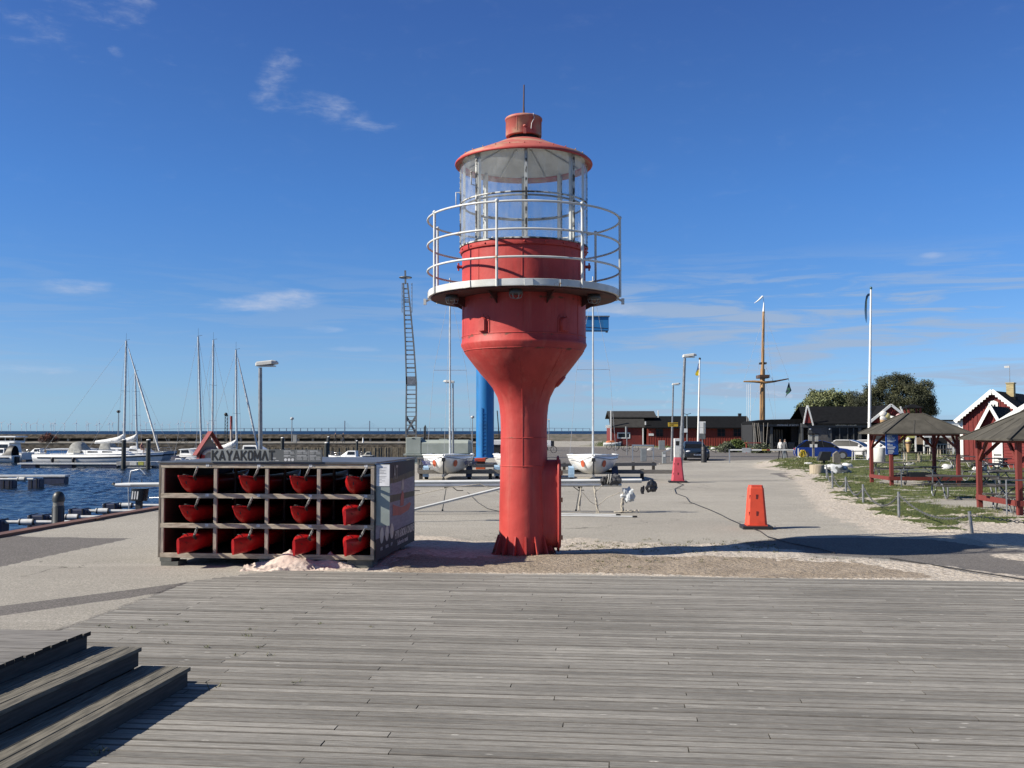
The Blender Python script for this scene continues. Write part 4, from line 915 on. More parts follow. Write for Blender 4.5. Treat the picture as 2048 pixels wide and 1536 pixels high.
# lifebuoy hut
t = T('lifebuoy_hut', 'small red gabled lifebuoy stand with white front behind the rack sign', 'lifebuoy stand', (P(418,900,25).x, 25, 0), R(32))
RP = M('hut_red', (.24,.04,.032), .7, col2=(.19,.03,.026))
MB().box(-.05,-.05,0,.05,.05,1.3).build('post', RP, t)
mb = MB().prism([(-.26,0,1.25),(.26,0,1.25),(.26,0,1.75),(0,0,2.12),(-.26,0,1.75)], (0,.0,0), (0,.02,0)); mb.build('back_board', M('hut_grey_white', (.5,.5,.5), .6), t)
for s_ in (-1, 1):
    MB().box(min(s_*.27,s_*.29),-.2,1.25,max(s_*.27,s_*.29),.03,1.75).build('side_board', RP, t)
    MB().bar((s_*.37,-.10,1.66),(s_*-.005,-.10,2.24 if s_ < 0 else 2.235),.36,.022, up=(0,0,1)).build('roof_board', RP, t)
mb = MB(); c = Vector((.02,-.06,1.56)); 
lb = MB().path([c+Vector((.20*math.cos(q*PI/12),0,.22*math.sin(q*PI/12))) for q in range(24)], .05, 8, closed=True).build('lifebuoy', M('buoy_white', (.7,.7,.7), .5), t)
for k in range(2):
    q0 = 150 + 180*k; MB().path([c+Vector((.20*math.cos(R(q0+j*12)),0,.22*math.sin(R(q0+j*12)))) for j in range(6)], .053, 8).build('red_band', M('buoy_red', (.5,.03,.03), .5), lb)
# dark bollard lamp by the quay edge
t = T('bollard_light', 'dark domed bollard light standing beyond the quay edge', 'bollard', (P(117,1000,26).x, 26, -1.2))
DG = M('bollard_dark_green', (.022,.027,.026), .45, col2=(.035,.04,.038))
MB().lathe([(.16,-.9),(.16,.05),(.15,.06),(.145,1.55),(.14,1.56)], 24).build('shaft', DG, t)
MB().lathe([(.13,1.56),(.13,1.66)], 24).build('light_slot', M('bollard_slot', (.25,.25,.22), .3), t); MB().lathe([(.15,1.66),(.15,1.75),(.138,1.82),(.105,1.88),(.06,1.915),(0,1.925)], 24).build('dome', DG, t)
for q in range(5): MB().tube((.147*math.cos(q*1.26),.147*math.sin(q*1.26),.1),(.147*math.cos(q*1.26),.147*math.sin(q*1.26),1.5),.012,n=5).build('rib', DG, t)
p = G(192,1041); t = T('mooring_ring', 'rusty mooring ring lying on the quay asphalt', 'mooring ring', (p.x,p.y,0), .4)
RUST = M('rust', (.12,.06,.035), .9, col2=(.2,.11,.06), scale=20)
MB().path([(.10*math.cos(q*PI/8),.10*math.sin(q*PI/8),.03+.03*math.cos(q*PI/8)) for q in range(16)], .018, 6, closed=True).build('ring', RUST, t); MB().box(-.16,-.04,0,-.06,.04,.035).build('plate', RUST, t, bev=.005)
# finger pontoons near the quay: white pipe arms with blue floats
BLUEF = M('float_blue', (.03,.04,.09), .5, col2=(.02,.028,.06)); PIPE = M('pipe_white', (.74,.74,.72), .4, col2=(.6,.6,.57))
def arm(label, fu0, fu1, pu0, pu1, ju0, ju1, v, zt, r=.07, fh=.5):
    Y = (HCAM - zt)*FP/(v-862); sc = Y/FP; X = lambda u: (u-1024)*sc
    t = T('mooring_boom', label, 'mooring boom', (X(fu0), Y, WZ), group='white mooring booms with blue floats')
    x0 = X(fu0); zz = zt - WZ; w = X(fu1)-x0
    fb = MB().box(0,-.35,-.25,w,.35,zz+.10).build('float', BLUEF, t, bev=.05)
    for q in (.12, .8): MB().box(w*q,-.37,-.2,w*q+.05,.37,zz+.125).build('strap', BLACK, fb)
    MB().tube((w,0,zz),(X(pu1)-x0,0,zz),r,n=10).build('pipe', PIPE, t)
    if ju1 > ju0: MB().tube((X(ju0)-x0,0,zz),(X(ju1)-x0,0,zz),r*1.75,n=12).build('pipe_sleeve', PIPE, t)
    for j in (ju0+2, ju1-2): MB().tube((X(j)-x0,0,zz),(X(j)-x0+.05,0,zz),r*1.85,n=12).build('sleeve_ring', BLACK, t)
    return t
arm('white pipe arm and blue float nearest the camera at the frame edge', -12, 16, 17, 330, 43, 73, 1043, -1.3)
arm('white pipe arm whose blue float shows just left of the bollard light', 66, 104, 97, 380, 135, 162, 1033, -1.3)
arm('white pipe arm with blue float right of the bollard light', 146, 181, 175, 420, 196, 222, 1021, -1.3)
arm('white pipe arm with blue float just left of the kayak rack', 213, 243, 240, 460, 243, 268, 1010, -1.3)
# two floating fingers farther out
def finger(label, u0, u1, v, Y, floats, wd=1.2):
    sc = Y/FP; X = lambda u: (u-1024)*sc; zt = HCAM - (v-862)*sc; t = T('floating_pontoon', label, 'pontoon', (X(u0), Y, WZ))
    MB().box(0,0,zt-WZ-.16,X(u1)-X(u0),wd,zt-WZ).build('deck', PIPE, t, bev=.02)
    for a, b in floats: MB().box(X(a)-X(u0),.05,-.3,X(b)-X(u0),wd-.05,zt-WZ-.165).build('float', BLUEF, t, bev=.03)
    return t
finger('white-topped pontoon with blue floats in front of the long sailing boat', 37, 345, 926, 114, [(44,73),(121,146),(203,235),(292,308),(330,343)])
finger('narrow white pontoon with one blue float reaching in from the left', -60, 133, 950, 79, [(88,131),(-40,10)], .9)
arm('white pipe arm with two blue floats in front of the narrow pontoon', -30, -8, -8, 70, 38, 55, 958, -1.15, r=.09)
for a, b, v, l in ((10,36,960,'square blue float under the middle white pipe, left one'),(66,90,957,'square blue float under the middle white pipe, right one')):
    sc = 74/FP; x = (a-1024)*sc; t = T('pontoon_float', l, 'float', (x, 73.4, WZ)); MB().box(0,0,-.3,(b-a)*sc,.8,.72).build('drum', BLUEF, t, bev=.06); MB().box((b-a)*sc*.3,-.02,-.2,(b-a)*sc*.36,.82,.75).build('strap', BLACK, t); MB().box((b-a)*sc*.72,-.02,-.2,(b-a)*sc*.78,.82,.75).build('strap', BLACK, t)
PILE = M('pile_black', (.03,.035,.032), .6)
for u, v, Y, l in ((248,880,112,'thick black mooring pile beside the big mast'),(297,880,112,'thick black mooring pile right of the big mast'),(565,876,118,'black mooring pile above the information board'),(653,886,100,'black mooring pile at the right end of the rack sign'),(657,874,135,'distant black mooring pile near the walking people'),(714,882,140,'slim black mooring post behind the moored speedboat')):
    p = P(u, v, Y); r = .24 if u < 310 else (.2 if v > 875 and u != 714 else .17); t = T('mooring_pile', l, 'mooring pile', (p.x, Y, WZ), group='black mooring piles in the harbour')
    MB().tube((0,0,-1),(0,0,p.z-WZ),r,n=16).build('pile', PILE, t); MB().lathe([(r,p.z-WZ),(r*.9,p.z-WZ+.05),(0,p.z-WZ+.10)],16).build('cap', WTRIM, t)
p = P(230,927,112.5); t = T('pontoon_bridge', 'pale jetty segment with yellow panel between the black piles', 'jetty', (p.x, 113.0, WZ))
sc = 113/FP; X = lambda u: (u-230)*sc
for a, b, m_ in ((0,25,M('jetty_grey', (.5,.48,.46), .6)),(26,40,WHITE),(43,54,M('jetty_yellow', (.62,.62,.14), .5)),(55,66,M('jetty_grey', (.5,.48,.46), .6)),(67,80,WHITE)):
    MB().box(X(230+a),-.1,.38,X(230+b),0,.78).build('panel', m_, t)
MB().box(0,.01,.3,X(312),1.6,.76).build('deck', WHITE, t); MB().box(X(252),-.08,.05,X(300),.0,.18).build('float', PIPE, t)
# ---------------------------------------------------------------- boats
CAN = M('canvas_grey', (.42,.42,.39), .8, col2=(.33,.33,.30)); CANW = M('canvas_white', (.93,.93,.91), .8, col2=(.62,.62,.6), scale=3, bump=.02); NAVY = M('canvas_navy', (.02,.025,.06), .7)
WIRE = M('rigging_wire', (.45,.48,.52), .5)
def hull_mesh(L, B, fb, bow=.35, tr=.8, sheer=.25, draft=.25, n=22):
    rings = []
    for i in range(n+1):
        t = i/n; x = t*L
        w = B/2 * (tr + (1-tr)*math.sin(min(1, t/.45)*PI/2)) if t < .45 else B/2 * max(.012, (1 - ((t-.45)/.55) ** 2.3))
        zt = fb * (1 + sheer*max(0, (t-.3)/.7)**2); zb = -draft * (1 - max(0, (t-.8)/.2)**2 * .95) + (0 if t < .85 else (t-.85)/.15*fb*.15)
        xb = x - bow*L*.12*max(0, (t-.75)/.25)
        rings.append([Vector((x, -w, zt)), Vector((x-(x-xb)*.3, -w*.98, zt*.6)), Vector((x-(x-xb)*.7, -w*.86, zt*.2)), Vector((xb, -w*.62, zb*.5)), Vector((xb, 0, zb)), Vector((xb, w*.62, zb*.5)), Vector((x-(x-xb)*.7, w*.86, zt*.2)), Vector((x-(x-xb)*.3, w*.98, zt*.6)), Vector((x, w, zt)), Vector((x, 0, zt+.05))])
    return rings
def boat(name, label, loc, rz, L, B, fb, stripe=None, hullm=None, group=None, cat='sailing boat'):
    t = T(name, label, cat, loc, rz, group)
    rg = hull_mesh(L, B, fb); mb = MB().loft(rg); h = mb.build('hull', hullm or GEL, t)
    mb = MB()
    for i in range(1, len(rg)-1):
        for s_, k in ((0, -1), (8, 1)):
            a, b = rg[i][s_], rg[i+1][s_] if i+1 < len(rg) else rg[i][s_]; o = Vector((0, k*.012, -.20*fb)); mb.poly([a+o, b+o, b+o-Vector((0,0,.17)), a+o-Vector((0,0,.17))])
    mb.build('stripe', stripe or M('stripe_navy', (.02,.022,.035), .4), h)
    mb = MB()
    for s_ in (0, 8): mb.path([g[s_]+Vector((0,0,.03)) for g in rg], .035, 6)
    mb.build('toe_rail', WTRIM, h)
    return t, rg
def stanchions(t, rg, h=.55, m=None):
    for s_ in (0, 8):
        mb = MB()
        for i in range(2, len(rg)-1, 2): mb.tube(rg[i][s_], rg[i][s_]+Vector((0,0,h)), .016, n=5)
        mb.path([g[s_]+Vector((0,0,h)) for g in rg[1:]], .010, 5); mb.path([g[s_]+Vector((0,0,h*.5)) for g in rg[1:]], .008, 5); mb.build('guard_rail', CHROME, t)
def house(t, x0, x1, w, h, z, m=None, win=True):
    mb = MB().loft([[Vector((x0,-w,z)),Vector((x0,w,z)),Vector((x0+.15,w*.85,z+h)),Vector((x0+.15,-w*.85,z+h))], [Vector((x1,-w*.55,z)),Vector((x1,w*.55,z)),Vector((x1-.9,w*.5,z+h*.7)),Vector((x1-.9,-w*.5,z+h*.7))]], smooth=False)
    o = mb.build('deck_house', m or GEL, t, bev=.04)
    if win:
        for s_ in (-1, 1):
            for k in range(3):
                f0, f1 = .12+.26*k, .12+.26*k+.18; f = lambda q, zz: Vector((x0+(x1-x0-.9)*q, s_*(w*(.95-.42*q)+.012), z+zz)); MB().poly([f(f0,.35*h), f(f1,.33*h), f(f1,.66*h), f(f0,.72*h)]).build('window', GLASSD, o)
    return o
def rig(t, mx, z0, H, bl, fx, ax, sp=(.55,), r=.075, sail=True, lean=0, furl=True, B=3):
    top = Vector((mx+lean, 0, H))
    m_ = MB().tube((mx,0,z0), top, r, r*.75, n=10); ms_ = m_.build('mast', M('mast_white', (.68,.70,.70), .35, .2), t)
    MB().tube(top, top+Vector((0,0,.9)), .012, n=5).tube(top+Vector((-.1,0,.05)), top+Vector((.45,0,.15)), .02, n=5).build('antenna', BLACK, ms_)
    for f in sp: 
        c = Vector((mx+lean*f,0,z0+(H-z0)*f)); MB().bar(c+Vector((0,-B*.3,0)), c+Vector((0,B*.3,0)), .09, .03).build('spreader', ALU, ms_)
    mb = MB()
    for s_ in (-1, 1):
        pts = [Vector((mx,s_*B*.42,z0))] + [Vector((mx+lean*f, s_*B*.3, z0+(H-z0)*f)) for f in sp] + [top]; mb.path(pts, .016, 4)
    mb.tube(top, (ax,0,z0), .015, n=4); mb.tube(top, (fx,0,z0+.1), .015, n=4); mb.build('rigging', WIRE, t)
    if furl: MB().path([top*.93+Vector((fx,0,z0))*.07, top*.5+Vector((fx,0,z0+.3))*.5, Vector((fx,0,z0+.25))], [.05,.12,.10], 8).build('furled_jib', CANW, t)
    bo = MB().tube((mx,0,z0+1.25), (mx-bl,0,z0+1.1), .07, n=8).build('boom', ALU, t)
    if sail: MB().path([(mx-.05,0,z0+2.1),(mx-.3,0,z0+1.7),(mx-.9,0,z0+1.5),(mx-bl*.5,0,z0+1.38),(mx-bl+.1,0,z0+1.25)], [.14,.36,.34,.28,.16], 10).build('sail_cover', CANW, bo)
def hood_(t, x, z, w, h, m):
    rings = []
    for k, (dx, f) in enumerate(((0,1),(.7,1.05),(1.5,.55))): rings.append([Vector((x+dx, w*math.cos(PI*j/8), z+h*f*math.sin(PI*j/8)*(1 if k < 2 else .35))) for j in range(9)])
    MB().loft(rings, closed=False, caps=False).build('spray_hood', m, t)
# long white boat alongside the pontoon: stern left, bow right
Y = 120.; sc = Y/FP
t, rg = boat('sailing_boat', 'long white sailing boat with black stripe and grey spray hood at the pontoon', ((67-1024)*sc, Y+2.2, WZ+.1), R(-11), 16.0, 4.2, 1.25); stanchions(t, rg)
house(t, 4.2, 12.0, 1.3, .55, 1.30); hood_(t, 4.6, 1.5, 1.5, 1.25, CAN); rig(t, (252-67)*sc, 1.5, 12.8-WZ, 3.8, 15.4, .2, lean=.05, r=.15)
for x in (3.1, 5.8): MB().path([(x,-2.2,1.0),(x,-2.25,.7),(x,-2.2,.35)], [.10,.2,.12], 8).build('fender', BLACK, t)
MB().path([(.5,-1.2,1.3),(.3,-1.2,1.9),(.3,1.2,1.9),(.5,1.2,1.3)], .03, 6).build('pushpit', CHROME, t); text_mesh('Sea Fox', .5, 'hull_lettering', M('ink_grey', (.25,.25,.27), .6), t, (2.0,-2.06,.55), (1,0,0), (0,-.2,1), 0, 1) if 0 else None
Y = 128.; sc = Y/FP
t, rg = boat('sailing_boat', 'white sailing boat with grey bow moored behind the long one', ((160-1024)*sc, Y+2, WZ), R(-9), 12.4, 3.6, 1.3, hullm=M('hull_grey', (.55,.56,.57), .4)); stanchions(t, rg); house(t, 3, 9.2, 1.2, .8, 1.3); hood_(t, 2.6, 1.5, 1.4, 1.5, CAN)
rig(t, (272-160)*sc, 1.6, 2.25+(862-742)*sc-WZ, 3.2, 11.6, .2, sp=(.45,.75), lean=-.45, r=.13, furl=False)
Y = 126.; sc = Y/FP
t = T('work_barge', 'bright blue low barge behind the stern of the long sailing boat', 'barge', ((73-1024)*sc, Y+3, WZ)); BB = M('barge_blue', (.02,.19,.50), .5, col2=(.015,.15,.42))
MB().box(0,0,-.2,3.2,3.4,2.0-.25).build('hull', BB, t, bev=.05); MB().box(3.21,.1,-.2,5.2,3.3,1.7).build('bow', M('barge_navy', (.02,.05,.16), .5), t); MB().box(-.1,-.05,1.76,5.2,3.5,1.9).build('deck', WHITE, t)
def mboat(label, u0, u1, vb, Y, kind=0, rz=0, canopy=None, hm=None, cat='motor boat'):
    sc = Y/FP; L = abs(u1-u0)*sc; x = (min(u0,u1)-1024)*sc if u1 > u0 else (max(u0,u1)-1024)*sc
    t, rg = boat('motor_boat', label, (x, Y, WZ+.05), R(-9)+rz if u1 > u0 else PI+R(-9)+rz, L, L*.3+.5, .55+.06*L, cat=cat, hullm=hm); fb = .55+.06*L
    h = .10*L+.35; mb = MB(); w = L*.13
    mb.loft([[Vector((L*.18,-w,fb)),Vector((L*.18,w,fb)),Vector((L*.2,w*.9,fb+h)),Vector((L*.2,-w*.9,fb+h))], [Vector((L*.5,-w,fb)),Vector((L*.5,w,fb)),Vector((L*.42,w*.85,fb+h)),Vector((L*.42,-w*.85,fb+h))], [Vector((L*.78,-w*.5,fb+.05)),Vector((L*.78,w*.5,fb+.05)),Vector((L*.62,w*.5,fb+h*.25)),Vector((L*.62,-w*.5,fb+h*.25))]], smooth=False)
    c = mb.build('cabin', GEL if kind != 2 else CAN, t, bev=.04)
    for s_ in (-1, 1): MB().poly([(L*.22,s_*(w*.97+.02),fb+h*.4),(L*.44,s_*(w*.96+.02),fb+h*.4),(L*.41,s_*(w*.9+.02),fb+h*.85),(L*.22,s_*(w*.92+.02),fb+h*.85)]).build('window', GLASSD, c)
    MB().poly([(L*.51,-w*.85,fb+h*.22),(L*.51,w*.85,fb+h*.22),(L*.435,w*.8,fb+h*.95),(L*.435,-w*.8,fb+h*.95)]).build('windscreen', GLASSD, c)
    if canopy: hood_(t, L*.02, fb, w*1.05, h*1.35, canopy)
    if kind == 1:
        MB().box(L*.1,-w,fb+h*1.55,L*.45,w,fb+h*1.68).build('fly_roof', GEL, t, bev=.03); MB().box(L*.12,-w*.8,fb+h,L*.4,w*.8,fb+h*1.2).build('fly_bridge', GEL, t)
        for q in (.13,.42):
            for s_ in (-1,1): MB().tube((L*q,s_*w*.85,fb+h),(L*q,s_*w*.85,fb+h*1.56),.04,n=6).build('roof_post', ALU, t)
    stanchions(t, rg[len(rg)//2:], .5)
    MB().box(-.35,-.35,-.1,.0,.35,fb*.9).build('outboard', BLACK, t, bev=.08) if kind != 1 else MB().box(-.6,-w,-.1,.0,w,.25).build('swim_platform', WOODD, t)
    return t
mboat('large white motor cruiser with flybridge, cut off by the left edge', 58, -90, 912, 138, 1)
mboat('white motor boat with black canopy at the far left, nearer the quay wall', 34, -60, 912, 132, 0, canopy=BLACK)
mboat('small white boat with radar mast left of the blue barge', 96, 40, 905, 150, 0)
mboat('white cabin cruiser with grey windscreen behind the left mooring pile', 205, 300, 915, 136, 0)
mboat('white motor boat bow-on behind the second mooring pile', 262, 352, 912, 132, 0, canopy=CANW)
mboat('white cabin boat low behind the long sailing boat cabin', 150, 235, 912, 138, 0, canopy=CANW)
mboat('small white motor boat between the plain masts', 352, 430, 908, 136, 0)
mboat('white motor boat in the back row above the sign letters', 432, 498, 906, 142, 0, canopy=CAN)
mboat('open white boat with pale fenders just left of the lifebuoy stand', 345, 398, 918, 104, 0, canopy=NAVY)
mboat('motor boat under a dark cover behind the big black letters of the rack sign', 500, 420, 912, 112, 0, canopy=M('cover_grey', (.12,.13,.14), .7))
mboat('grey-covered motor boat beside the tall street lamp', 570, 505, 912, 106, 0, canopy=M('cover_grey', (.12,.13,.14), .7))
mboat('long white motor boat in the back row behind the street lamp', 470, 590, 905, 138, 0)
mboat('boat with navy blue canopy above the information board', 592, 655, 912, 110, 2, canopy=NAVY)
mboat('white and black speedboat with long foredeck right of the rack sign', 728, 655, 905, 128, 0, hm=None)
mboat('blue-grey speedboat nearest the rack roof, right of the sign', 652, 718, 912, 96, 0, hm=M('hull_bluegrey', (.25,.33,.42), .3))
mboat('small dark motor boat with outboard by the timber piling', 748, 715, 912, 140, 2, hm=M('hull_black', (.03,.03,.035), .3))
for lab, u0, u1, Y, mu, mv, lean, furl, sp in (('sailing boat with plain leaning mast left of the lifebuoy stand', 340, 450, 108, 403, 673, -.6, False, ()), ('sailing boat whose mast rises right behind the lifebuoy stand', 380, 485, 114, 423, 680, -.05, False, (.32,.62)), ('sailing boat with cream sail cover and sloping furled jib left of the street lamp', 400, 530, 110, 474, 700, -.25, True, (.42,))):
    sc = Y/FP; t, rg = boat('sailing_boat', lab, ((u0-1024)*sc, Y+1, WZ+.05), R(-9), (u1-u0)*sc, 2.5, .85); stanchions(t, rg, .5); house(t, 1.8, (u1-u0)*sc*.75, .9, .4, .9)
    rig(t, (mu-u0)*sc, 1.0, 2.25+(862-mv)*sc-WZ, 2.6, (u1-u0)*sc-.4, .1, sp=sp, lean=lean, furl=furl, r=.12, sail=(mu == 474))
# dinghy with outboard close behind the kayak rack
Y = 46.; sc = Y/FP; p = P(282, 988, Y)
t = T('rigid_dinghy', 'grey dinghy with big black white-striped outboard behind the rack', 'dinghy', (p.x, Y, WZ), R(-8))
MB().path([(0.2,-.75,.45),(3.4,-.7,.5),(4.4,0,.65),(3.4,.7,.5),(.2,.75,.45)], .24, 12).build('tube', M('dinghy_grey', (.12,.14,.17), .6), t); MB().box(.2,-.6,.0,3.6,.6,.4).build('hull', GEL, t, bev=.05)
eg = MB().loft([[Vector((x_*.36-.1+zz*.12, y_*.22, 1.02+zz)) for x_, y_ in ((-1,-.7),(-.6,-1),(.7,-1),(1,-.6),(1,.6),(.7,1),(-.6,1),(-1,.7))] if 1 else 0 for zz in (0,.12,.45,.56)]).build('engine_cowl', M('cowl_black', (.02,.02,.022), .2), t, bev=.05)
for q in (0,.10,.2): MB().poly([(-.34+q*1.2,-.228,1.10),(-.28+q*1.2,-.228,1.10),(-.24+q*1.2,-.228,1.45),(-.30+q*1.2,-.228,1.45)]).build('cowl_stripe', IW, eg)
MB().box(-.22,-.1,.0,.05,.1,1.03).build('engine_leg', BLACK, t, bev=.02); MB().tube((.2,-.02,1.15),(1.6,-.4,1.22),.025).build('tiller', ALU, t)
MB().path([(-.5,-.1,.5),(-.55,-.1,1.6),(-.45,-.1,2.35),(0,-.1,2.45),(.25,-.1,2.2)], .03, 6).build('arch', ALU, t)
# beacons and lamps on the breakwater
t = T('harbour_beacon', 'slim red and white light pole beside the lattice mast on the breakwater', 'beacon', (P(462,868,165).x,165,.37)); H = P(462,832,165).z-.37
MB().tube((0,0,0),(0,0,H*.5),.16,n=8).build('lower_pole', M('beacon_pale', (.6,.5,.42), .6), t); MB().tube((0,0,H*.5),(0,0,H),.2,n=8).build('red_top', M('beacon_red', (.35,.05,.04), .6), t)
t = T('lattice_beacon', 'small dark lattice light mast on the breakwater near the sail cover', 'light mast', (P(452.5,868,166).x,166,.37)); H = P(452,830,166).z-.37
for s_ in (-.22, .22): MB().bar((s_,0,0),(s_,0,H),.09,.09).build('leg', PILE, t)
mb = MB()
for k in range(8): mb.bar((-.22,-.05,H*k/8),(.22,-.05,H*(k+1)/8),.05,.05); mb.bar((-.22,-.05,H*k/8),(.22,-.05,H*k/8),.05,.05)
mb.build('lattice', PILE, t); MB().ball((-.1,0,H+.1),.3,n=8,m=6).build('lamp', PILE, t)
for u, v, l in ((237,824,'thin lamp pole with dark head on the breakwater beside the big mast'),(584,838,'thin lamp pole with white head on the breakwater right of the street lamp'),(945,835,'thin lamp pole left of the blue crane column')):
    p = P(u, v, 166); t = T('breakwater_lamp', l, 'lamp', (p.x,166,.37)); MB().tube((0,0,0),(0,0,p.z-.37),.08,.06,n=6).build('pole', GALV, t); MB().ball((0,0,p.z-.3),.32,(1,1,.75),n=10,m=6).build('head', M('lamp_dome', (.55,.57,.58), .4) if u != 237 else BLACK, t)
for u, l in ((311,'pale cabinet on the breakwater left of the bicycle'),(590,'pale cabinet on the breakwater above the information board')):
    p = P(u, 869, 163); t = T('service_cabinet', l, 'cabinet', (p.x,163,.37)); MB().box(-.3,-.2,0,.3,.2,p.z-.37).build('body', M('cabinet_pale', (.42,.42,.39), .6), t, bev=.03); MB().box(-.33,-.23,p.z-.365,.33,.23,p.z-.30).build('lid', GREY, t)
p = P(726,887,161); t = T('harbour_marker', 'white cone shaped marker on the breakwater edge', 'marker', (p.x,161,.37)); MB().tube((0,0,0),(0,0,.85),.16,.07,n=10).build('cone', WHITE, t); MB().box(-.14,-.14,0,.14,.14,.06).build('foot', GREY, t)
# ---------------------------------------------------------------- people
def person(label, loc, rz, H=1.72, legs=(.14,-.16), arms=(.1,-.1), top=(.05,.05,.06), bot=(.05,.055,.08), hair=(.5,.5,.48), bag=None, lean=0, sit=False, group=None):
    me = bpy.data.meshes.new('person'); k = H/1.75
    if sit: J = [(0,0,.50),(0,.02,.72),(0,.03,.98),(0,.02,1.10),(0,.0,1.20),(0,0,1.31)] + [(-.17,.03,.96),(-.23,0,.72),(-.15,-.18,.62),(.17,.03,.96),(.23,0,.72),(.15,-.18,.62)] + [(-.10,0,.48),(-.11,-.42,.50),(-.11,-.42,.08),(-.11,-.55,.04),(.10,0,.48),(.11,-.42,.50),(.11,-.42,.08),(.11,-.55,.04)]
    else: J = [(0,0,.95),(0,-lean*.4,1.18),(0,-lean,1.42),(0,-lean,1.53),(0,-lean-.01,1.62),(0,-lean-.01,1.73)] + [(-.18,-lean,1.40),(-.22,-lean*.5-arms[0]*.4,1.14),(-.21,-lean*.5-arms[0],.90),(.18,-lean,1.40),(.22,-lean*.5-arms[1]*.4,1.14),(.21,-lean*.5-arms[1],.90)] + [(-.09,0,.92),(-.10,-legs[0]*.6-.02,.50),(-.10,-legs[0],.09),(-.11,-legs[0]-.14,.035),(.09,0,.92),(.10,-legs[1]*.6-.02,.50),(.10,-legs[1],.09),(.11,-legs[1]-.14,.035)]
    E = [(0,1),(1,2),(2,3),(3,4),(4,5),(2,6),(6,7),(7,8),(2,9),(9,10),(10,11),(0,12),(12,13),(13,14),(14,15),(0,16),(16,17),(17,18),(18,19)]
    Rr = [(.15,.11),(.14,.10),(.165,.11),(.055,.055),(.085,.10),(.06,.07),(.06,.06),(.045,.045),(.035,.03),(.06,.06),(.045,.045),(.035,.03),(.10,.10),(.065,.065),(.045,.05),(.04,.03),(.10,.10),(.065,.065),(.045,.05),(.04,.03)]
    me.from_pydata([tuple(c*k for c in j) for j in J], E, []); o = bpy.data.objects.new('person', me); COL.objects.link(o)
    sm = o.modifiers.new('s', 'SKIN'); 
    for i, r in enumerate(Rr): me.skin_vertices[0].data[i].radius = (r[0]*k, r[1]*k) if me.skin_vertices else None
    me.skin_vertices[0].data[0].use_root = True
    o.modifiers.new('b', 'SUBSURF').levels = 2; o.modifiers['b'].render_levels = 2
    dg = bpy.context.evaluated_depsgraph_get(); ev = o.evaluated_get(dg); nm = bpy.data.meshes.new_from_object(ev, depsgraph=dg)
    o.modifiers.clear(); o.data = nm; bpy.data.meshes.remove(me)
    key = '%02x%02x%02x' % tuple(int(c*255) for c in top) + '%02x%02x%02x' % tuple(int(c*255) for c in bot) + '%02x' % int(hair[0]*255)
    for m_ in (M('shirt_'+key, top, .9), M('trousers_'+key, bot, .9), SKIN, M('hair_'+key, hair, .8), BLACK): nm.materials.append(m_)
    waist = (.55 if sit else .97)*k; hd = (1.14 if sit else 1.56)*k; ht = (1.30 if sit else 1.70)*k
    for f in nm.polygons:
        c = f.center; f.use_smooth = True
        f.material_index = 3 if c.z > ht or (c.z > hd+.05 and c.y > -lean+.04) else 2 if c.z > hd-.05 else 0 if c.z > waist else 1
        if not sit and c.z < .93*k and abs(c.x) > .17*k: f.material_index = 2
        if c.z < .07: f.material_index = 4
    o.location = loc; o.rotation_euler = (0,0,rz); tag(o, label, 'person', group)
    if bag: MB().ball((0,.14-lean,1.25*k),.17,(1,.6,1.3),n=10,m=8).build('backpack', M('backpack', bag, .9), o)
    return o
# ---------------------------------------------------------------- mast crane, column crane
GRN = M('pump_house_grey_green', (.42,.46,.41), .6, col2=(.36,.40,.35), scale=1.5, bump=.003)
Y = 70.; sc = Y/FP; ox = (812-1024)*sc; X = lambda u: (u-812)*sc; Z = lambda v: HCAM-(v-862)*sc
t = T('crane_house', 'pale grey-green machine house with rounded cover beneath the lattice mast', 'machine house', (ox, Y, 0))
MB().box(0,0,.68,X(842),3,Z(875)).build('cabinet', GRN, t, bev=.03); MB().box(-.15,-.15,.58,X(946),3.2,.675).build('ledge', GRN, t); MB().box(.05,.02,-2.2,X(944),3,.575).build('plinth', GRN, t)
pr = [(0,.69),(0,1.45),(.3,1.58),(.9,1.64),(1.8,1.64),(2.3,1.45),(2.6,1.1),(2.7,.69)]
mb = MB(); mb.loft([[Vector((X(843)+.01,y,z)) for y, z in pr], [Vector((X(936),y,z)) for y, z in pr], [Vector((X(943),.2+y*.9,z*.9+.07)) for y, z in pr]], smooth=False); mb.build('rounded_cover', GRN, t, bev=.05)
MB().box(X(824),-.02,Z(877.5),X(829.5),-.001,Z(875.8)).build('vent_slot', DARK, t); MB().box(X(876),1,Z(880)-.02,X(893),2,Z(878)).build('hatch', GRN, t)
MB().path([(X(845),1.5,1.6),(X(845),1.5,2.5),(X(847),1.5,2.65),(X(848),1.5,2.5),(X(848),1.5,1.6)], .05, 6).build('vent_pipe', BLACK, t)
LAT = M('lattice_steel', (.16,.165,.165), .55, .3, col2=(.24,.245,.245))
Y = 71.; b0 = P(822,875,Y); t = T('lattice_crane', 'tall leaning steel lattice mast crane with ladder rungs and top ring', 'mast crane', b0)
q = lambda u, v, dy=0: P(u, v, Y+dy) - b0
Lp = [(812,875),(812.3,820),(813,766),(811,690),(808.5,625),(807,566)]; Rp = [(832,875),(832.5,820),(832.7,766),(827.5,690),(821.5,625),(815,566)]
def ip(T_, v): return float(np.interp(-v, [-b for a, b in T_], [a for a, b in T_]))
for T_ in (Lp, Rp):
    for dy in (0, .6):
        mb = MB()
        for a, b in zip(T_[:-1], T_[1:]): mb.bar(q(*a, dy), q(*b, dy), .10, .10)
        mb.build('leg', LAT, t)
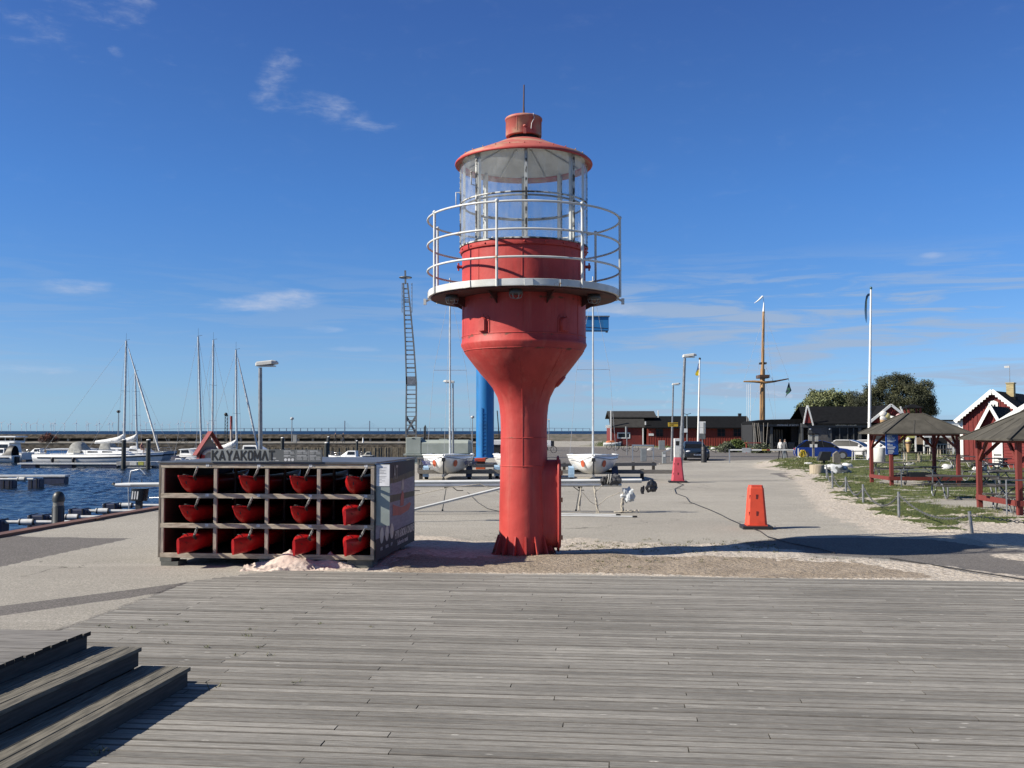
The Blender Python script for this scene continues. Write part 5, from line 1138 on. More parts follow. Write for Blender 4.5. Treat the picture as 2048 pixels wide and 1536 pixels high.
for k in range(34):
    v = 868 - k*8.8
    if v > 570: MB().bar(q(ip(Lp,v),v,0), q(ip(Rp,v),v,0), .05, .05 if k % 3 else .09).build('rung', LAT, t)
for v in (864, 700, 765, 640, 600, 735): MB().bar(q(ip(Lp,v),v,.6), q(ip(Rp,v),v,.6), .05, .16 if v in (765,) else .07).build('cross_bar', LAT, t)
MB().bar(q(812,866), q(832,832), .06, .14).build('brace', LAT, t); MB().bar(q(832,866,.08), q(812,832,.08), .06, .14).build('brace', LAT, t)
MB().box(*(q(812,769,-.05)[:]), *(q(833,754,.7)[:])).build('collar', GALV, t)
MB().bar(q(811,568), q(810.5,541), .12, .12).build('head_post', LAT, t); c = q(811,555,.3)
MB().path([c+Vector((.42*math.cos(j*PI/10),.42*math.sin(j*PI/10),0)) for j in range(20)], .04, 6, closed=True).build('top_ring', LAT, t)
for s_ in (-1,1): MB().bar(c, c+Vector((.42*s_,0,0)), .04, .04).build('ring_spoke', LAT, t)
for u in (804, 824):
    mb = MB(); 
    for k in range(8): v = 568+k*8; mb.bar(q(u,v,.3), q(u+ (2 if u < 810 else -2),v,.3), .03, .03)
    mb.path([q(u,566,.3), q(u,625,.3)], .025, 5); mb.build('cage_ladder', LAT, t)
BLUE = M('crane_blue', (.012,.20,.52), .55, col2=(.02,.15,.36), scale=1.2, det=9, st=(2,2,.5), lo=.4, hi=.75)
Y = 86.; sc = Y/FP; c0 = P(970,913,Y); t = T('column_crane', 'bright blue column jib crane partly hidden by the red lighthouse', 'column crane', (c0.x, Y, 0)); Z = lambda v: HCAM-(v-862)*sc
MB().lathe([(.95,0),(.95,.06),(.75,.08),(.75,Z(640)),(.0,Z(638))], 40, smooth=True, rep=True).build('column', BLUE, t)
jb = MB().box(-.4,-.45,Z(662),(1217-970)*sc,.45,Z(634)).build('jib', BLUE, t, bev=.04)
MB().box(-.4,-.55,Z(633.8),(1219-970)*sc,.55,Z(632)).build('rail_cap', GALV, jb)
for s_ in (-.46, .46): MB().poly([(-.4,s_*1.01,Z(640)),((1216-970)*sc,s_*1.01,Z(657)),((1216-970)*sc,s_*1.01,Z(658)),(-.4,s_*1.01,Z(641))]).build('cable', BLACK, jb)
MB().box((1212-970)*sc,-.2,Z(664.5),(1216-970)*sc,.2,Z(658)).build('trolley', GREY, jb)
for k in range(12): MB().box(-.25,-.79,.4+k*.3,.1,-.75,.44+k*.3).build('ladder_rung', BLUE, t)
for x in (-.27,.10): MB().box(x,-.80,.1,x+.04,-.74,4.2).build('ladder_rail', BLUE, t)
p = G(961,939); t = T('orange_crate', 'orange storage box with red lid beside the blue crane foot', 'storage box', (p.x, p.y, 0)); OR = M('crate_orange', (.62,.12,.03), .6)
MB().box(-.28,0,0,.28,.5,.32).build('bin', OR, t, bev=.02); MB().box(-.34,-.02,.46,.30,.52,.66).build('lid', M('crate_red_orange', (.6,.07,.02), .6), t, bev=.03); MB().box(-.26,.05,.321,.26,.45,.459).build('rim', DARK, t)
# ---------------------------------------------------------------- timber vehicle barriers
def barrier(label, u0, v0, u1, v1, posts, z0=.27, z1=.45):
    a, b = G(u0, v0), G(u1, v1); t = T('timber_barrier', label, 'barrier', a, group='low timber barriers'); d = b-a
    MB().bar(Vector((0,0,(z0+z1)/2)), d+Vector((0,0,(z0+z1)/2)), .16, z1-z0).build('rail', WOOD, t)
    for f in posts: p = d*f; MB().box(p.x-.08,p.y+.09,0,p.x+.08,p.y+.22,z1+.03).build('post', M('barrier_post', (.07,.06,.05), .9), t)
    return t
barrier('rear timber barrier from the crane past the lighthouse', 836, 946, 1312, 941, (.03,.31,.6,.9,.99))
barrier('front timber barrier behind the trailer boats', 836, 959, 1352, 959, (.01,.28,.55,.87))
t = T('timber_trestle', 'stack of short dark beams behind the first boat on its trailer', 'trestle', G(845,945)); 
for k in range(4): MB().box(-.28+.15*k,0,.0,-.20+.15*k,.5,.72).build('beam', WOOD, t)
MB().box(-.3,-.02,.721,.33,.5,.80).build('top_beam', WOOD, t)
# ---------------------------------------------------------------- keelboats on trailers
LB = M('guard_light_blue', (.33,.48,.66), .5, col2=(.26,.40,.56)); DB = M('guard_dark_blue', (.03,.05,.12), .5); SPOT = M('sticker_orange', (.60,.12,.05), .5)
def trailer_boat(label, u, Y, rz, mu, mv, txt=None, lean=0, gl=DB, gr=LB):
    c = P(u, 950, Y); t = T('trailer_sailboat', label, 'sailing dinghy', (c.x, Y, 0), rz, group='white sailing dinghies on road trailers')
    L_, B_ = 5.6, 2.38; n = 22; rings = []
    for i in range(n+1):
        f = i/n; x = 3.0 - (1-f)*L_ ; w = B_/2*(.82+.18*math.sin(min(1,f/.4)*PI/2)) if f < .4 else B_/2*max(.02,(1-((f-.4)/.6)**2.1)); zt = 1.10 + .10*max(0,f-.3); zb = .30 + .62*max(0,(f-.72)/.28)**1.8
        x2 = x
        rings.append([Vector((x,-w,zt)),Vector((x,-w*.95,zt*.8)),Vector((x,-w*.78,zb+(zt-zb)*.32)),Vector((x,-w*.45,zb+(zt-zb)*.08)),Vector((x,0,zb)),Vector((x,w*.45,zb+(zt-zb)*.08)),Vector((x,w*.78,zb+(zt-zb)*.32)),Vector((x,w*.95,zt*.8)),Vector((x,w,zt)),Vector((x,0,zt+.04))])
    h = MB().loft(rings).build('hull', GEL, t)
    mb = MB()
    for s_ in (0,8): mb.path([g[s_]+Vector((0,0,.02)) for g in rings], .035, 6)
    mb.build('gunwale', WTRIM, h)
    for s_ in (-1,1):
        q_ = rings[19]; k = (1,2) if s_ < 0 else (7,6); a = (rings[19][k[0]]+rings[19][k[1]])/2; nr = Vector((.8,s_,-.2)).normalized(); MB().disc(a+nr*.06, .13, 18, nr, 1, 1.2).build('round_sticker', SPOT, h)
    if txt:
        for s_, st in ((1, txt), (-1, txt)):
            k = 7 if s_ > 0 else 1; a = rings[17][k] if s_ > 0 else rings[13][k]; e = rings[13][k] if s_ > 0 else rings[17][k]; ux = (e-a).normalized(); o = Vector((0, s_*.10, -.20))
            text_mesh(st, .40, 'hull_lettering', M('letter_blue', (.02,.03,.16), .5), h, a+o+ux*.0, ux, Vector((0,s_*.3,1)), .010, .72)
    MB().loft([[Vector((x,-w,z)),Vector((x,w,z)),Vector((x,w*.8,z+.05)),Vector((x,-w*.8,z+.05))] for x, w, z in ((.2,.75,1.13),(1.9,.45,1.17))], smooth=False).build('foredeck', GEL, t)
    tr_ = MB().bar((3.5,0,.30),(-2.2,0,.30),.10,.10).bar((.2,-.9,.30),(.2,.9,.30),.08,.08).bar((-1.5,-.7,.36),(-1.5,.7,.36),.08,.08).bar((.2,-.5,.3),(.3,-.62,.62),.06,.06).bar((.2,.5,.3),(.3,.62,.62),.06,.06).build('trailer_frame', GALV, t)
    for s_, gm_ in ((-1, gr), (1, gl)):
        w_ = MB().tube((.1,s_*.92,.27),(.1,s_*1.08,.27),.27,n=18).build('wheel', WHEEL, t); MB().tube((.1,s_*.93+s_*.16,.27),(.1,s_*1.10,.27),.13,n=12).build('rim', GREY, w_)
        pts = [(.1+.36*math.cos(PI*j/8), .27+.36*math.sin(PI*j/8)) for j in range(9)]; mb = MB(); mb.loft([[Vector((x,s_*.86,z)),Vector((x,s_*1.14,z)),Vector((.1+(x-.1)*.9,s_*1.14,.27+(z-.27)*.9)),Vector((.1+(x-.1)*.9,s_*.86,.27+(z-.27)*.9))] for x, z in pts], smooth=False); mb.loft([[Vector((.1-.34,s_*1.14,.25)),Vector((.1+.34,s_*1.14,.25)),Vector((.1+.3,s_*1.14,.58)),Vector((.1-.3,s_*1.14,.58))],[Vector((.1-.34,s_*1.145,.25)),Vector((.1+.34,s_*1.145,.25)),Vector((.1+.3,s_*1.145,.58)),Vector((.1-.3,s_*1.145,.58))]], smooth=False); mb.build('mudguard', gm_, t)
        mb = MB(); mb.poly([(.465,s_*.86,.25),(.465,s_*1.14,.25),(.40,s_*1.14,.55),(.40,s_*.86,.55)]); mb.poly([(.465,s_*.86,.12),(.465,s_*1.14,.12),(.465,s_*1.14,.25),(.465,s_*.86,.25)]); mb.build('mud_flap', gm_, t)
    MB().bar((3.12,0,.10),(3.12,0,1.08),.06,.06).bar((3.05,0,1.0),(3.2,0,1.0),.16,.16).build('winch_post', BLACK, t); MB().tube((3.12,-.05,.1),(3.12,.05,.1),.1,n=12).build('jockey_wheel', WHEEL, t)
    Mx = Matrix.Translation(Vector((0,0,0))); d = P(mu, mv, Y+1.0); loc = Vector((c.x,Y,0)); b = P(mu+lean, 905, Y+1.0); inv = Matrix.Rotation(-rz, 4, 'Z')
    A, B2 = inv @ (b-loc), inv @ (d-loc); A.z = 1.12
    m_ = MB().tube(A, B2, .052, .036, n=8).build('mast', M('mast_white', (.68,.70,.70)), t)
    cs = A + (B2-A)*.47; MB().bar(cs+Vector((0,-.78,.05)), cs+Vector((0,.78,.05)), .05, .02).build('spreader', ALU, m_)
    for s_ in (-1,1): MB().path([A+Vector((-.1,s_*1.1,0)), cs+Vector((0,s_*.78,.05)), A+(B2-A)*.93], .007, 4).build('shroud', WIRE, m_)
    MB().tube((2.9,0,1.15), A+(B2-A)*.85, .006, n=4).build('forestay', WIRE, m_); MB().tube(A+Vector((0,0,.9)), A+(B2-A)*.5, .012, n=4).build('halyard', WIRE, m_)
    MB().path([(2.9,-.1,1.1),(2.0,-.8,1.0),(.8,-1.14,1.0)], .012, 5).path([(2.9,.1,1.1),(2.0,.8,.98),(.8,1.14,1.0)], .012, 5).build('bow_line', BLACK, t)
    return t
trailer_boat('white dinghy on trailer with blue hull lettering, left of the lighthouse', 896, 48, -PI/2, 900, 556, 'Handelsbanken')
trailer_boat('white dinghy on trailer mostly hidden behind the lighthouse column', 1036, 49, -PI/2, 1046, 700)
trailer_boat('white dinghy on trailer with two orange spots, right of the lighthouse', 1186, 47.5, -PI/2-R(4), 1186, 553)
# ---------------------------------------------------------------- long masts on stands, bundles and ropes
MW_ = M('mast_extrusion', (.82,.83,.83), .4, .0, col2=(.68,.70,.70), scale=1.5); Y = 28.5; sc = Y/FP
def rel(a, b): return b-a
a, b = P(231,970,Y), P(1283,961.5,Y); t = T('stored_mast', 'long thick white mast lying level on stands behind the lighthouse', 'mast', a); d = b-a
MB().path([(0,0,0), d*.02, d], [.045,.064,.064], 10).build('spar', MW_, t); MB().path([(0.02,0,0.0),(-.08,0,.02),(-.06,.05,.05)], .035, 6).build('masthead', BLACK, t)
MB().bar(d*.03+Vector((0,-.065,0)), d+Vector((0,-.065,0)), .006, .03).build('sail_track', GREY, t)
for f in (.012,.05): MB().tube(d*f+Vector((0,0,.05)), d*f+Vector((.0,0,.17)), .012, n=6).build('fitting', BLACK, t)
a, b = P(760,971.5,Y-.25), P(1243,970,Y-.25); t = T('stored_mast', 'thinner grey mast hanging just below the long white mast', 'mast', a); d = b-a
MB().tube((0,0,0), d, .045, n=8).build('spar', ALU, t)
for f in (.12,.3,.62,.8): MB().path([d*f+Vector((0,0,-.04)), d*(f+.02)+Vector((0,0,-.14)), d*(f+.045)+Vector((0,0,-.14))], .012, 5).build('fitting', BLACK, t)
a, b = P(770,1035,Y-.8), P(1085,956,Y-.8); t = T('stored_mast', 'white grooved mast sloping up from the ground beside the kayak rack', 'mast', a); d = b-a
MB().bar((0,0,.02), d, .09, .075).build('spar', MW_, t, bev=.02); MB().bar(Vector((0,-.047,.02)), d+Vector((0,-.047,0)), .006, .012).build('groove', DARK, t)
for lab, uu in (('thin leaning strut left of the lighthouse under the masts', (893,885)), ('thin stand leg under the right end of the long mast', (1160,1152))):
    a, b = P(uu[0],972,Y-.1), G(uu[1],1022); t = T('mast_stand', lab, 'mast stand', (b.x,b.y,0)); MB().tube((0,0,.02), a-b, .014, n=6).build('strut', GALV, t); MB().ball((0,0,.025), .03, n=8, m=5).build('foot', BLACK, t); MB().box(a.x-b.x-.06, a.y-b.y-.04, a.z-.06, a.x-b.x+.06, a.y-b.y+.04, a.z-.0).build('clamp', BLACK, t)
for lab, u in (('grey trestle carrying the masts behind the lighthouse column', 1040),):
    p = P(u,962,Y); t = T('mast_trestle', lab, 'trestle', (p.x, Y, 0)); MB().box(-.22,-.05,p.z-.17,.22,.05,p.z-.09).build('saddle', BLACK, t)
    for s_ in (-1,1): MB().tube((s_*.05,0,p.z-.12),(s_*.03,s_*.35,.0),.025,n=6).build('leg', GALV if u < 1200 else BLACK, t)
for lab, v, u0, u1 in (('thin white pole lying on the asphalt behind the lighthouse', 1030.5, 1060, 1232), ('slim white batten lying nearest the lighthouse on the asphalt', 1034, 1100, 1265)):
    a, b = G(u0, v-2.5, .02), G(u1, v, .02); t = T('ground_pole', lab, 'pole', a); MB().tube((0,0,.012), b-a+Vector((0,0,.012)), .018, n=6).build('spar', MW_, t); MB().tube(b-a+Vector((0,0,.012)), b-a+Vector((.12,0,.012)), .026, n=6).build('end_cap', BLACK, t)
def crumple(label, name, cat, c, r, sc_, mat, seed, jit=.55, n=26):
    t = T(name, label, cat, c); mb = MB().ball((0,0,0), r, sc_, n=n, m=n//2, jit=jit, seed=seed)
    for i, p in enumerate(mb.v):
        dd = p.normalized() if p.length > 0 else Vector((0,0,1)); mb.v[i] = p * (1 + .22*NZ.noise(dd*5+Vector((seed,0,0))) + .12*abs(NZ.noise(dd*10+Vector((0,seed,0)))))
    mb.sm = [False]*len(mb.sm); mb.build('wrap' if cat != 'bag' else 'sack', mat, t); return t
BAGM = M('bin_bag_black', (.02,.02,.022), .18, col2=(.04,.04,.045)); Y2 = 28.2
c = P(1225,959,Y2); t = T('wrapped_bundle', 'dark grey fabric bundle with white straps tied on the masts', 'bundle', c)
mb = MB().ball((.04,0,0), .155, (1.25,.8,.95), n=26, m=14, jit=.5, seed=6.3); mb.sm = [False]*len(mb.sm); mb.build('fabric', M('bundle_grey', (.06,.062,.065), .8, col2=(.10,.10,.105), scale=6, bump=.02, bscale=9), t)
for x in (-.13,-.07): MB().path([(x+.03*math.sin(j*PI/8),.13*math.cos(j*PI/8),.14*math.sin(j*PI/8)) for j in range(16)], .012, 5, closed=True).build('strap', M('rope_white', (.6,.58,.52), .8), t)
crumple('black rope and plastic knot left of the grey bundle', 'rope_knot', 'rope', P(1209,961,Y2), .11, (1,.8,1), M('bundle_black', (.035,.035,.037), .7), 3.1)
crumple('shiny black plastic bag hanging at the mast end', 'plastic_bag', 'bag', P(1303,973,Y2), .145, (.95,.7,1), BAGM, 5.2); crumple('small black plastic scrap left of the hanging bag', 'plastic_scrap', 'plastic', P(1285,980,Y2), .09, (.6,.5,1.2), BAGM, 8.2)
crumple('crumpled white plastic sheet hanging from the masts', 'plastic_sheet', 'plastic sheet', P(1257,990,Y2), .17, (1,.5,.95), M('sheet_white', (.62,.65,.66), .5, col2=(.5,.53,.55)), 2.4, .8)
ROPE = M('rope_hemp', (.62,.57,.48), .9, col2=(.40,.36,.29), scale=30); random.seed(21)
def rope(label, u0, v0, u1, v1, w, strands, coil=False):
    a, b = P(u0,v0,Y2), P(u1,v1,Y2); t = T('hanging_rope', label, 'rope', a); 
    for k in range(strands):
        mb = MB(); pts = []
        for j in range(9):
            f = j/8; p = (b-a)*f; p += Vector((random.gauss(0,w)*(.3+f*.7), random.gauss(0,w*.5), 0)); pts.append(p)
        mb.path(pts, .015, 5); mb.build('strand', ROPE, t)
    if coil:
        for k in range(5): cc = Vector((b.x-a.x+.12*k-.1,0, -a.z+.03)); MB().path([cc+Vector((.11*math.cos(q*.7+k)*(1+.3*math.sin(k*q)), .09*math.sin(q*.7+k), .012*k*(q%2))) for q in range(10)], .012, 5).build('loop', ROPE, t)
rope('knotted rope tail hanging from the black clamp', 1162,975,1158,1022,.018,4); rope('rope bundle hanging in the middle, touching the ground', 1188,972,1197,1032,.022,5); rope('thick frayed rope cluster under the white plastic sheet', 1246,985,1243,1031,.035,9,True)
for lab, pts in (('loose thin rope sagging between the hanging ropes', [(1165,985),(1180,1003),(1195,1012),(1215,995),(1240,985)]), ('taut rope rising from the middle rope to the bundle', [(1188,986),(1200,975),(1212,962)]), ('thin cord strung below the masts left of the lighthouse', [(830,990),(900,975),(960,968),(1000,985)])):
    a = P(*pts[0], Y2); t = T('cord', lab, 'cord', a); MB().path([P(*p, Y2)-a for p in pts], .010, 5).build('line', ROPE, t)
for lab, pts in (('dark cable curling from under the masts to the lighthouse', [(935,985),(955,1005),(975,1018),(1005,1025)]),):
    a = G(*pts[0]); t = T('cable', lab, 'cable', a); MB().path([G(*p)-a+Vector((0,0,.012)) for p in pts], .010, 5).build('line', BLACK, t)
# ---------------------------------------------------------------- traffic markers and their cable
def marker(label, u, vb, hgt, wb, wt, col, name='traffic_marker'):
    g = G(u, vb); t = T(name, label, 'traffic marker', g, R(-4)); k = hgt
    m_ = M('marker_'+label[:6].strip(), col, .6, col2=tuple(x*.62 for x in col), scale=3.5, det=9, lo=.42, hi=.8)
    def oct_(w, d, z, c=.22): return [Vector(p) for p in ((-w*(1-c),-d,z),(w*(1-c),-d,z),(w,-d*(1-c),z),(w,d*(1-c),z),(w*(1-c),d,z),(-w*(1-c),d,z),(-w,d*(1-c),z),(-w,-d*(1-c),z))]
    b = MB().loft([oct_(wb/2,wb*.42,.10), oct_(wt/2*1.03,wt*.44,k*.93), oct_(wt/2*.94,wt*.40,k*.955), oct_(wt/2*.9,wt*.38,k)], smooth=False).build('body', m_, t, bev=.008)
    for z, s_ in ((.76,0),(.30,0)):
        w_ = wb/2+(wt-wb)/2*z; yy = -(wb*.42+(wt*.44-wb*.42)*z)
        MB().box(-.02,yy-.004,.10+(k*.83)*z-.045*k,.025,yy+.02,.10+(k*.83)*z+.06*k).build('slot', M('marker_slot', (.16,.02,.02), .8), b)
        MB().box(-w_*.80-.02,yy+.004,.10+(k*.83)*z-.04*k,-w_*.80+.012,yy+.05,.10+(k*.83)*z+.05*k).build('slot', M('marker_slot', (.16,.02,.02), .8), b)
    MB().box(-wb*.74,-wb*.62,0,wb*.74,wb*.62,.075).build('rubber_base', BLACK, t, bev=.012); MB().box(-wb*.5,-wb*.5,.076,wb*.5,wb*.5,.1).build('foot_rim', m_, t)
    return t
c1 = marker('faded pink plastic traffic marker before the leaning lamp post', 1355.5, 965, 1.10, .54, .33, (.60,.075,.105)); c2 = marker('bright orange plastic traffic marker standing nearer on the asphalt', 1512, 1057, 1.0, .46, .33, (.80,.085,.035))
MB().path([(.05+.012*q, .05*math.sin(q*2.1), 1.04+.04*q) for q in range(5)], .012, 5).build('wire_tail', GREY, c1)
a = G(1352,966); pts = [(1352,966),(1367,970),(1349,979),(1352,988),(1372,995),(1379,1005),(1402,1014),(1420,1021),(1440,1030),(1459,1040),(1486,1052),(1520,1064),(1535,1075),(1553,1080),(1576,1087),(1610,1094),(1641,1100),(1670,1108)]
t = T('power_cable', 'black cable snaking over the asphalt between the two markers', 'cable', a); MB().path([G(*p)-a+Vector((0,0,.022)) for p in pts], .011, 5).build('line', BLACK, t)
a = G(1790,1122); t = T('power_cable', 'black cable half buried along the sand edge at lower right', 'cable', a); MB().path([G(u,v)-a+Vector((0,0,.035)) for u, v in ((1780,1120),(1820,1127),(1880,1136),(1950,1148),(2048,1163),(2200,1185))], .012, 5).build('line', BLACK, t)
# ---------------------------------------------------------------- lamp posts, signs, parking gear
lamp_post('street_lamp', 'leaning tall street lamp just behind the pink marker', 1360, 963, 1369.5, 716, 45.4, .62, 1, base=G(1360,963), r=.075)
t = lamp_post('street_lamp', 'straighter street lamp farther off carrying the yellow sign', 1343, 922, 1346.5, 771, 76.5, .63, 1, base=G(1343,922), r=.07)
lamp_post('street_lamp', 'street lamp behind the first trailer boat mast, head to the left', 906, 934, 906, 767, 66, .72, -1, base=G(906,932), r=.06)
p = G(1374.5,896); p.y = 105; t = T('twin_lamp', 'dark twin-arm street lamp with white plate before the red building', 'street lamp', (P(1374.5,896,105).x,105,0)); H = P(1374,829,105).z
MB().tube((0,0,0),(0,0,H),.07,.05,n=8).build('post', GREY, t)
for s_ in (-1,1): MB().bar((0,0,H),(s_*.4,0,H+.12),.1,.05).build('lamp_arm', BLACK, t)
MB().box(-.36,-.09,P(0,865,105).z,.02,-.06,P(0,857,105).z).build('plate', WTRIM, t)
p = P(1346,849,76.3); t = T('yellow_sign', 'yellow information sign with black text on the farther lamp post', 'sign', (p.x,76.3,p.z)); sc=76.3/FP
yp = MB().box(-10*sc,-.03,-4*sc,10*sc,0,4*sc).build('plate', M('sign_yellow', (.72,.47,.03), .5), t); text_mesh('BILPARKERING\nAVGIFT', .12, 'sign_text', BLACK, yp, (-.27,-.032,.03), (1,0,0), (0,0,1), .003, .9)
p = P(1405,860,73); sc = 73/FP; t = T('notice_boards', 'stacked white notice boards on a post above the black column', 'sign', (p.x,73,0)); zz = lambda v: HCAM-(v-862)*sc
MB().box(-.2,0,zz(854.5),.22,.03,zz(843)).build('board', WTRIM, t); MB().box(-.2,0,zz(867),.22,.03,zz(855)).build('board', WTRIM, t); MB().box(-.2,0,zz(878),.2,.03,zz(867.5)).build('board', M('board_dark_grey', (.16,.17,.17), .5), t)
MB().tube((.0,.06,0),(.0,.06,zz(843)),.035,n=8).build('post', GALV, t); MB().box(.06,-.025,zz(866),.18,-.005,zz(845)).build('text_strip', GREY, t)
p = P(1408,924,73); t = T('black_column', 'black ribbed round bin column right of the dark car', 'bin', (p.x-.0,73,0))
MB().lathe([(.2,0),(.2,1.1),(.17,1.14),(0,1.15)], 18).build('body', BLACK, t)
for k in range(3): MB().lathe([(.203,.25+.3*k),(.208,.27+.3*k),(.203,.29+.3*k)],18).build('rib', BLACK, t)
def frame_u(name, label, cat, u0, u1, v, Yb, top):
    a = P(u0, v, Yb); b = P(u1, v, Yb); t = T(name, label, cat, (a.x, Yb, 0)); w = b.x-a.x
    MB().bar((0,0,top),(w,0,top-.02),.09,.12).build('top_bar', ALU, t)
    for x in (.05, w-.05): MB().bar((x,0,0),(x,0,top-.06),.08,.08).build('post', ALU, t)
    return t
frame_u('steel_frame', 'white steel goal-like barrier frame left of the parking machines', 'barrier frame', 1264, 1308, 920, 78, HCAM-(890.5-862)*78/FP)
def cab(label, u0, u1, vt, vb, Yb, m_, name='ticket_machine', cat='machine', d=.3, extra=None):
    a = P(u0, vb, Yb); b = P(u1, vt, Yb); t = T(name, label, cat, (a.x, Yb, 0)); w = b.x-a.x
    z0 = max(0, a.z) if a.z > .15 else 0
    o = MB().box(0,0,z0,w,d,b.z).build('housing', m_, t, bev=.02)
    if extra: MB().box(w*.2,-.012,z0+(b.z-z0)*extra[0],w*.8,-.002,z0+(b.z-z0)*extra[1]).build('screen', DARK if len(extra) < 3 else WHITE, o)
    return t
cab('grey electric cabinet between the steel frame posts', 1282, 1293, 897, 923, 75, GREY, 'power_cabinet', 'cabinet'); cab('large grey cabinet on the grass left of the lamp post', 1318, 1330, 881, 899, 112, GREY, 'power_cabinet', 'cabinet')
t = cab('slim grey pillar with white label by the timber barrier', 1325, 1332.5, 904, 928, 69.5, GREY, 'gate_pillar', 'pillar', .25, (.6,.8,1)); MB().bar((-.0,.1,.78),(.55,.1,1.0),.05,.05).build('gate_lever', ALU, t); MB().box(-.2,-.15,0,.55,.3,.05).build('foot', CONC, t)
cab('white parking machine with dark screen left of the dark car', 1349, 1362, 877, 918, 80, WHITE, 'ticket_machine', 'machine', .4, (.68,.88))
t = T('signpost', 'narrow post with edge-on signs in front of the grey-roofed house', 'signpost', (P(1254,910,95).x,95,0)); MB().tube((0,0,0),(0,0,P(0,853,95).z),.045,n=8).build('post', GALV, t); MB().box(-.12,-.3,P(0,875,95).z,-.06,.3,P(0,853,95).z).build('sign_plate', GREY, t)
# boom barrier
a, b = G(1459,926), P(1590,926,71.7); t = T('boom_barrier', 'long white boom with yellow and red bands across the parking entrance', 'boom barrier', a); w = b.x-a.x; z = .92
for k, (f0, f1, mm) in enumerate(((0,.25,WTRIM),(.25,.33,M('boom_red', (.4,.06,.05), .5)),(.33,.5,WTRIM),(.5,.58,M('boom_yellow', (.6,.5,.12), .5)),(.58,.63,M('boom_red', (.4,.06,.05), .5)),(.63,1,WTRIM))): MB().bar((w*f0,0,z),(w*f1,0,z),.07,.09).build('boom', mm, t)
MB().bar((0,0,0),(0,0,z+.04),.07,.07).build('post', ALU, t); MB().bar((w*.86,.1,0),(w*.86,.1,z-.05),.16,.14).build('support_box', GREY, t); MB().box(-.4,.05,z-.02,1.3,.1,z+.22).build('sign_plate', M('plate_pale', (.5,.53,.55), .5), t) if 0 else None
MB().box((1470-1459)*.0351+.5,-.06,z-.18,(1470-1459)*.0351+1.1,-.04,z+.14).build('plate', M('plate_pale', (.5,.53,.55), .5), t)
person('person in a grey suit walking beside the boom barrier', G(1569,921), R(115), 1.66, legs=(.22,-.2), top=(.11,.115,.125), bot=(.10,.105,.115), hair=(.07,.06,.05), lean=.06)
person('person in white top and black trousers behind the grey-clad walker', G(1561,919.5), R(120), 1.62, legs=(.16,-.14), top=(.6,.6,.6), bot=(.03,.03,.035), hair=(.3,.22,.16))
person('walker in black with white cap on the breakwater, the left one', (P(671,886,161.5).x,161.5,.375), R(-95), 1.6, legs=(.35,-.3), top=(.02,.02,.025), bot=(.03,.03,.035), hair=(.6,.6,.58))
person('walker in dark jacket on the breakwater, the right one', (P(686.5,886,161.5).x,161.5,.375), R(100), 1.6, legs=(.2,-.15), top=(.02,.02,.025), bot=(.05,.06,.09), hair=(.55,.55,.53), bag=(.02,.02,.02))
person('person in pink sitting aboard near the left mooring piles', (P(284,880,119).x,119,-.35), R(60), 1.7, top=(.45,.22,.18), bot=(.3,.18,.15), hair=(.6,.6,.58), sit=True)
# ---------------------------------------------------------------- bicycles
def bicycle(label, loc, rz=0, col=(.05,.05,.05), lw=.018):
    t = T('bicycle', label, 'bicycle', loc, rz); fm = M('bike_'+'%02d'%int(col[0]*99)+'%02d'%int(col[2]*99), col, .4)
    for x in (-.52,.52):
        w_ = MB().path([(x+.33*math.cos(j*PI/12),0,.34+.33*math.sin(j*PI/12)) for j in range(24)], lw, 6, closed=True).build('wheel', WHEEL, t)
        mb = MB()
        for j in range(8): mb.bar((x,0,.34),(x+.32*math.cos(j*PI/4),0,.34+.32*math.sin(j*PI/4)),.004,.004)
        mb.build('spokes', CHROME, w_)
    MB().path([(-.52,0,.34),(-.12,0,.30),(.40,0,.75),(-.20,0,.80),(-.52,0,.34)], .018, 6).path([(-.12,0,.30),(-.20,0,.80),(-.24,0,.93)], .016, 6).path([(.36,0,.92),(.42,0,.72),(.52,0,.34)], .016, 6).build('frame', fm, t)
    MB().box(-.36,-.06,.93,-.12,.06,.98).build('saddle', BLACK, t, bev=.02); MB().path([(.30,-.27,1.0),(.38,-.1,.98),(.38,.1,.98),(.30,.27,1.0)], .014, 6).build('handlebar', BLACK, t)
    return t
bicycle('bicycle on the breakwater left of the lifebuoy stand', (P(366,886,161.5).x,161.5,.375), R(10), (.3,.3,.28), .03)
bicycle('bicycle on the breakwater by the red bush at the left', (P(89,883,161.5).x,161.5,.375), R(8), (.3,.25,.2), .03)
bicycle('dark bicycle standing just right of the lighthouse column', (G(1100,905).x-.2,105,0), R(12), (.03,.03,.03), .03)
t = T('white_cart', 'small white trailer cart behind the bicycle by the lighthouse', 'cart', (P(1095,888,118).x-.6,118,0), 0); MB().box(-.6,-.5,.45,1.0,.5,1.15).build('box', WHITE, t, bev=.04); MB().box(1.01,-.45,.5,1.35,.45,1.1).build('lid', BLACK, t)
for s_ in (-.5,.45): MB().tube((.4,s_,.25),(.4,s_+.06,.25),.25,n=14).build('wheel', WHEEL, t)
t = T('thin_lamp', 'thin lamp pole right of the lighthouse with white head', 'lamp', (P(1098,880,160).x,160,0)); z = P(0,840,160).z; MB().tube((0,0,0),(0,0,z),.07,n=6).build('pole', GALV, t); MB().box(-.5,-.15,z,.1,.15,z+.18).build('head', WTRIM, t)
